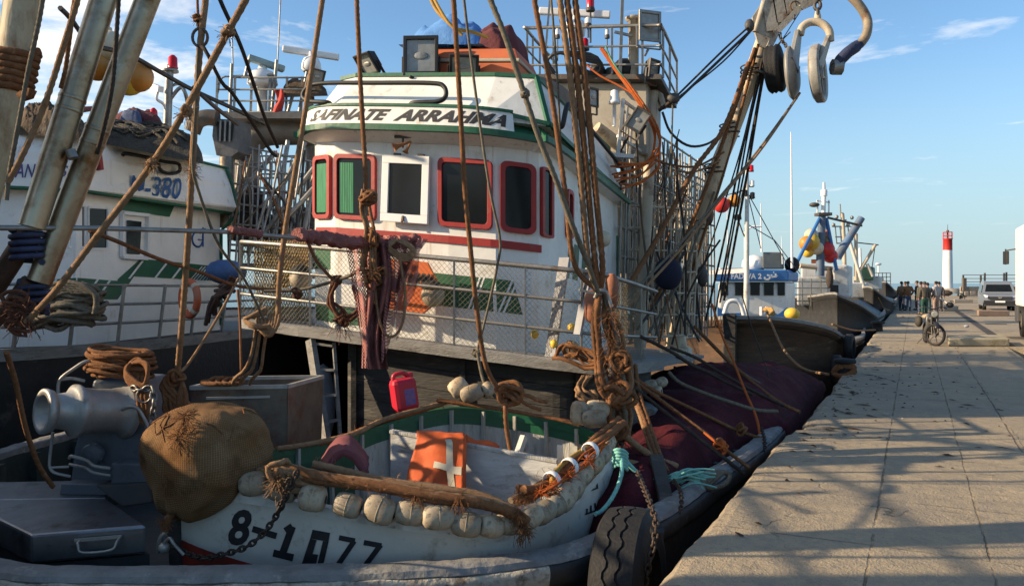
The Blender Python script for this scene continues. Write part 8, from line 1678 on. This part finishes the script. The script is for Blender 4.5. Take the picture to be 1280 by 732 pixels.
# moped ------------------------------------------------------------------------------------------
def moped(px, py, label, yaw, sc=1.0, seat=(.42, .33, .2)):
    o = G(px, py); t_ = thing('moped', label, 'moped', o); c, s = cos(yaw), sin(yaw)
    def L3(x, y, z): x, y, z = x*sc, y*sc, z*sc; return o+V((x*cos(yaw)-y*sin(yaw), x*sin(yaw)+y*cos(yaw), z))   # y forward away from us
    pm = M('moped_black', (.025, .025, .028), None, 8, .4)
    c0, s0 = c, s
    for y, r in ((0, .30), (1.2, .29)):
        c, s = (cos(yaw+.75), sin(yaw+.75)) if y == 0 else (c0, s0); axd = V((c, s, 0))
        mb = MB(); ce = L3(0, y, r); mb.rings([[ce+(V((-s, c, 0))*cos(2*pi*j/26)+V((0, 0, 1))*sin(2*pi*j/26))*rr*sc+axd*h*sc for h, rr in ((-.035, r-.06), (-.04, r-.02), (0, r), (.04, r-.02), (.035, r-.06))] for j in range(26)], 0, True, False, closed=True); w_ = mb.build('wheel', rubber, t_)
        mb = MB(); mb.lathe(ce-axd*.05*sc, axd, [(0, .05*sc), (.1*sc, .05*sc)], 10); mb.tube([ce+(V((-s, c, 0))*cos(2*pi*j/20)+V((0, 0, 1))*sin(2*pi*j/20))*(r-.065)*sc for j in range(20)], .016*sc, 5, closed=True)
        for k in range(6): a = pi*k/3+.3; mb.bar(ce, ce+(V((-s, c, 0))*cos(a)+V((0, 0, 1))*sin(a))*(r-.06)*sc, .025*sc, .02*sc)
        mb.build('rim', steel_dark, w_)
    c, s = c0, s0
    mb = MB()
    for x in (-.07, .07): mb.tube([L3(x, 0, .30), L3(x, .10, .62), L3(x*.7, .20, .92)], .022*sc, 7)
    mb.tube([L3(0, .22, .86), L3(0, .38, .42), L3(0, .78, .36), L3(0, 1.05, .62)], .035*sc, 8); mb.tube([L3(.06, 1.2, .29), L3(.06, .75, .32)], .025*sc, 6); mb.tube([L3(-.06, 1.2, .29), L3(-.06, .75, .32)], .025*sc, 6); mb.build('frame', pm, t_)
    mb = MB(); mb.tube(catmull([L3(-.33, .32, .98), L3(-.2, .24, 1.02), L3(0, .21, .97), L3(.2, .24, 1.02), L3(.33, .32, .98)], 4), .018*sc, 6); mb.bar(L3(-.3, .2, 1.02), L3(-.42, .16, 1.16), .012*sc); mb.bar(L3(.3, .2, 1.02), L3(.42, .16, 1.16), .012*sc); mb.bar(L3(-.47, .16, 1.17), L3(-.38, .16, 1.19), .06*sc, .02); mb.bar(L3(.38, .16, 1.19), L3(.47, .16, 1.17), .06*sc, .02); mb.build('handlebar', pm, t_)
    mb = MB(); mb.lathe(L3(0, .18, .84), L3(0, -1, 0)-L3(0, 0, 0), [(0, .05*sc), (.06*sc, .085*sc), (.13*sc, .095*sc)], 14); hl_ = mb.build('headlight', pm, t_); mb = MB(); mb.lathe(L3(0, .045, .84), L3(0, -1, 0)-L3(0, 0, 0), [(0, .088*sc), (.015*sc, .06*sc)], 14); mb.build('lens', glass_lamp, hl_)
    mb = MB(); mb.rings([[L3(x, .0+.30*sin(a)*0+.34*cos(a), .30+.34*sin(a)) for x in (-.06, 0, .06)] for a in [radians(40+i*12) for i in range(10)]], 0, True, False, strip=True); mb.build('mudguard', pm, t_, solid=.012)
    mb = MB(); mb.rings([[L3(x, y, z) for x in (-.15, -.05, .05, .15)] for y, z in ((.34, .80), (.42, .50), (.52, .34), (.75, .30))], 0, True, False, strip=True); mb.build('leg_shield', M('moped_panel', (.10, .10, .10), None, 8, .4), t_, solid=.015)
    mb = MB(); mb.ball(L3(0, .95, .74), (.14*sc, .34*sc, .075*sc), 14, 8, R=Matrix.Rotation(yaw, 3, 'Z')); mb.build('seat', M('moped_seat'+str(seat[0]), seat, None, 8, .6), t_)
    mb = MB(); mb.ball(L3(0, .72, .40), (.13*sc, .2*sc, .15*sc), 12, 8, R=Matrix.Rotation(yaw, 3, 'Z')); mb.tube([L3(.10, .7, .30), L3(.13, 1.3, .34)], .035*sc, 8); mb.ball(L3(0, .45, .62), (.10*sc, .14*sc, .12*sc), 12, 8); mb.build('engine', steel_dark, t_)
    mb = MB(); mb.ball(L3(0, .50, .70), (.15*sc, .26*sc, .13*sc), 14, 8, R=Matrix.Rotation(yaw, 3, 'Z')); mb.build('fuel_tank', pm, t_)
    for x in (-.19, .19): mb = MB(); mb.ball(L3(x, 1.15, .60), (.10*sc, .22*sc, .16*sc), 10, 7, R=Matrix.Rotation(yaw, 3, 'Z')); mb.build('side_bag', M('moped_bag', (.05, .045, .035), None, 8, .8), t_)
    mb = MB(); mb.bar(L3(-.05, .78, .3), L3(-.28, .86, .0), .025*sc); mb.build('kickstand', steel_dark, t_)
moped(1169, 432.5, 'black moped with a cream seat parked on its stand on the quay', radians(-17)); moped(1203, 376, 'second moped far behind beside the low concrete block', radians(-20), .95, (.03, .03, .03))
# people ------------------------------------------------------------------------------------------
def skin_body(name, verts, edges, radii, m, par, off):
    me = bpy.data.meshes.new(name); me.from_pydata([V(v) for v in verts], edges, []); o = bpy.data.objects.new(name, me); COL.objects.link(o); o.parent = par
    sk = o.modifiers.new('skin', 'SKIN'); sk.use_smooth_shade = True
    for i, r in enumerate(radii): me.skin_vertices[0].data[i].radius = r if isinstance(r, tuple) else (r, r)
    me.skin_vertices[0].data[0].use_root = True
    sb = o.modifiers.new('sub', 'SUBSURF'); sb.levels = 1; sb.render_levels = 1; me.materials.append(m); return o
def person(px, py, yaw, label, jac, trou, h=1.72, stance=.09, arms='down', hat=None, step=0.0, hood=False, shoes=(.03, .03, .03)):
    o = G(px, py); t_ = thing('person', label, 'person', o, 'men standing on the quay'); t_.rotation_euler = (0, 0, yaw); k = h/1.72
    def S(*p): return tuple(c*k for c in p)
    hy = {'down': (.03, .02), 'front': (.18, .30), 'pocket': (.02, .10)}[arms]
    hz = {'down': (1.10, .86), 'front': (1.12, 1.18), 'pocket': (1.12, .95)}[arms]; hx = {'down': (.25, .27), 'front': (.25, .10), 'pocket': (.29, .20)}[arms]
    v = [S(0, 0, .92), S(0, 0, 1.12), S(0, 0, 1.34), S(0, .0, 1.46), S(0, .015, 1.53), S(0, .02, 1.62), S(0, .015, 1.70)]; r = [(.15, .11), (.135, .10), (.16, .11), .07, .055, (.078, .095), .06]; e = [(0, 1), (1, 2), (2, 3), (3, 4), (4, 5), (5, 6)]
    for s in (-1, 1):
        b_ = len(v); v += [S(s*.17, 0, 1.40), S(s*hx[0], -hy[0]*.3, hz[0]), S(s*hx[1], hy[1], hz[1]), S(s*hx[1]*.97, hy[1]+.03, hz[1]-.10 if arms != 'front' else hz[1]+.02)]; r += [.062, .046, .034, (.034, .022)]; e += [(2, b_), (b_, b_+1), (b_+1, b_+2), (b_+2, b_+3)]
        b_ = len(v); f = step*s; v += [S(s*stance, 0, .86), S(s*(stance+.015), f*.5+.01, .48), S(s*(stance+.02), f, .09), S(s*(stance+.035), f+.15, .035)]; r += [.092, .066, .046, (.045, .035)]; e += [(0, b_), (b_, b_+1), (b_+1, b_+2), (b_+2, b_+3)]
    skin_body('body', v, e, r, skin_mat, t_, None)
    v2 = [S(0, 0, .84), S(0, 0, 1.08), S(0, 0, 1.32), S(0, 0, 1.44)]; r2 = [(.20, .15), (.185, .145), (.20, .15), .085]; e2 = [(0, 1), (1, 2), (2, 3)]
    for s in (-1, 1): b_ = len(v2); v2 += [S(s*.19, 0, 1.39), S(s*hx[0]*1.02, -hy[0]*.3, hz[0]), S(s*hx[1], hy[1], hz[1])]; r2 += [.088, .070, .055]; e2 += [(2, b_), (b_, b_+1), (b_+1, b_+2)]
    if hood: v2 += [S(0, -.03, 1.56)]; r2 += [.10]; e2 += [(3, len(v2)-1)]
    skin_body('jacket', v2, e2, r2, jac, t_, None)
    v3 = [S(0, 0, .93), S(0, 0, .84)]; r3 = [(.165, .125), (.17, .13)]; e3 = [(0, 1)]
    for s in (-1, 1): f = step*s; b_ = len(v3); v3 += [S(s*stance, 0, .76), S(s*(stance+.015), f*.5+.01, .46), S(s*(stance+.02), f, .10)]; r3 += [.108, .085, .072]; e3 += [(1, b_), (b_, b_+1), (b_+1, b_+2)]
    skin_body('trousers', v3, e3, r3, trou, t_, None)
    def add(name, mb, m): ob = mb.build(name, m, origin=V((0, 0, 0))); ob.parent = t_; ob.location = (0, 0, 0)
    mb = MB(); mb.ball(V(S(0, -.012, 1.675)), (.088*k, .100*k, .085*k), 14, 9); add('hair' if hat is None else 'cap', mb, hat or hair_mat)
    mb = MB(); mb.ball(V(S(0, .115, 1.625)), (.012*k, .02*k, .022*k), 6, 5)
    for s in (-1, 1): mb.ball(V(S(s*.084, .01, 1.63)), (.012*k, .022*k, .03*k), 6, 5)
    add('face_feature', mb, skin_mat)
    for s in (-1, 1): mb = MB(); mb.ball(V(S(s*(stance+.035), step*s+.07, .045)), (.05*k, .14*k, .05*k), 10, 6); add('shoe', mb, M('shoe%.2f' % shoes[0], shoes, None, 9, .7))
jk = lambda n, c: M(n, c, tuple(q*.7 for q in c), 6, .85)
person(1127, 388, radians(-60), 'man with a tan vest over dark sleeves, leftmost of the group', jk('tan_vest', (.17, .11, .07)), jk('navy_jeans', (.03, .04, .07)), 1.74)
person(1135, 388.5, radians(-10), 'man in a brown jacket and blue jeans seen from behind', jk('brown_jacket', (.20, .095, .04)), jk('blue_jeans', (.05, .08, .14)), 1.75, arms='pocket')
person(1131.5, 386.5, radians(120), 'man in dark clothes half hidden between the tan vest and the brown jacket', jk('dark_coat', (.04, .035, .04)), jk('dark_trousers', (.03, .03, .035)), 1.74)
person(1146, 387.5, radians(70), 'man in a dark brown jacket standing behind the brown jacketed man', jk('dark_brown_jacket', (.07, .045, .035)), jk('maroon_trousers', (.09, .04, .035)), 1.78, arms='front', hat=jk('dark_cap', (.02, .02, .025)))
person(1155.5, 394, radians(0), 'man in an olive grey jacket and green trousers seen from behind', jk('olive_jacket', (.10, .085, .065)), jk('green_trousers', (.02, .085, .06)), 1.72, step=.03, hat=jk('grey_cap', (.06, .06, .06)))
person(1151, 393, radians(30), 'man in a grey green coat beside the green trousers', jk('grey_green_coat', (.09, .09, .065)), jk('blue_jeans', (.05, .08, .14)), 1.72)
person(1159.5, 391.5, radians(-30), 'man in a dark jacket right of the green trousers', jk('black_jacket', (.035, .035, .04)), jk('teal_trousers', (.03, .07, .08)), 1.66, arms='pocket')
person(1170, 391, radians(20), 'man in a pale hooded top and pinkish trousers behind the moped', jk('pale_hoodie', (.42, .40, .38)), jk('pinkish_trousers', (.36, .24, .19)), 1.74, hood=True)
person(1174, 389, radians(-40), 'man in a dark coat partly behind the pale hooded top', jk('charcoal_coat', (.06, .06, .07)), jk('dark_trousers', (.03, .03, .035)), 1.72)
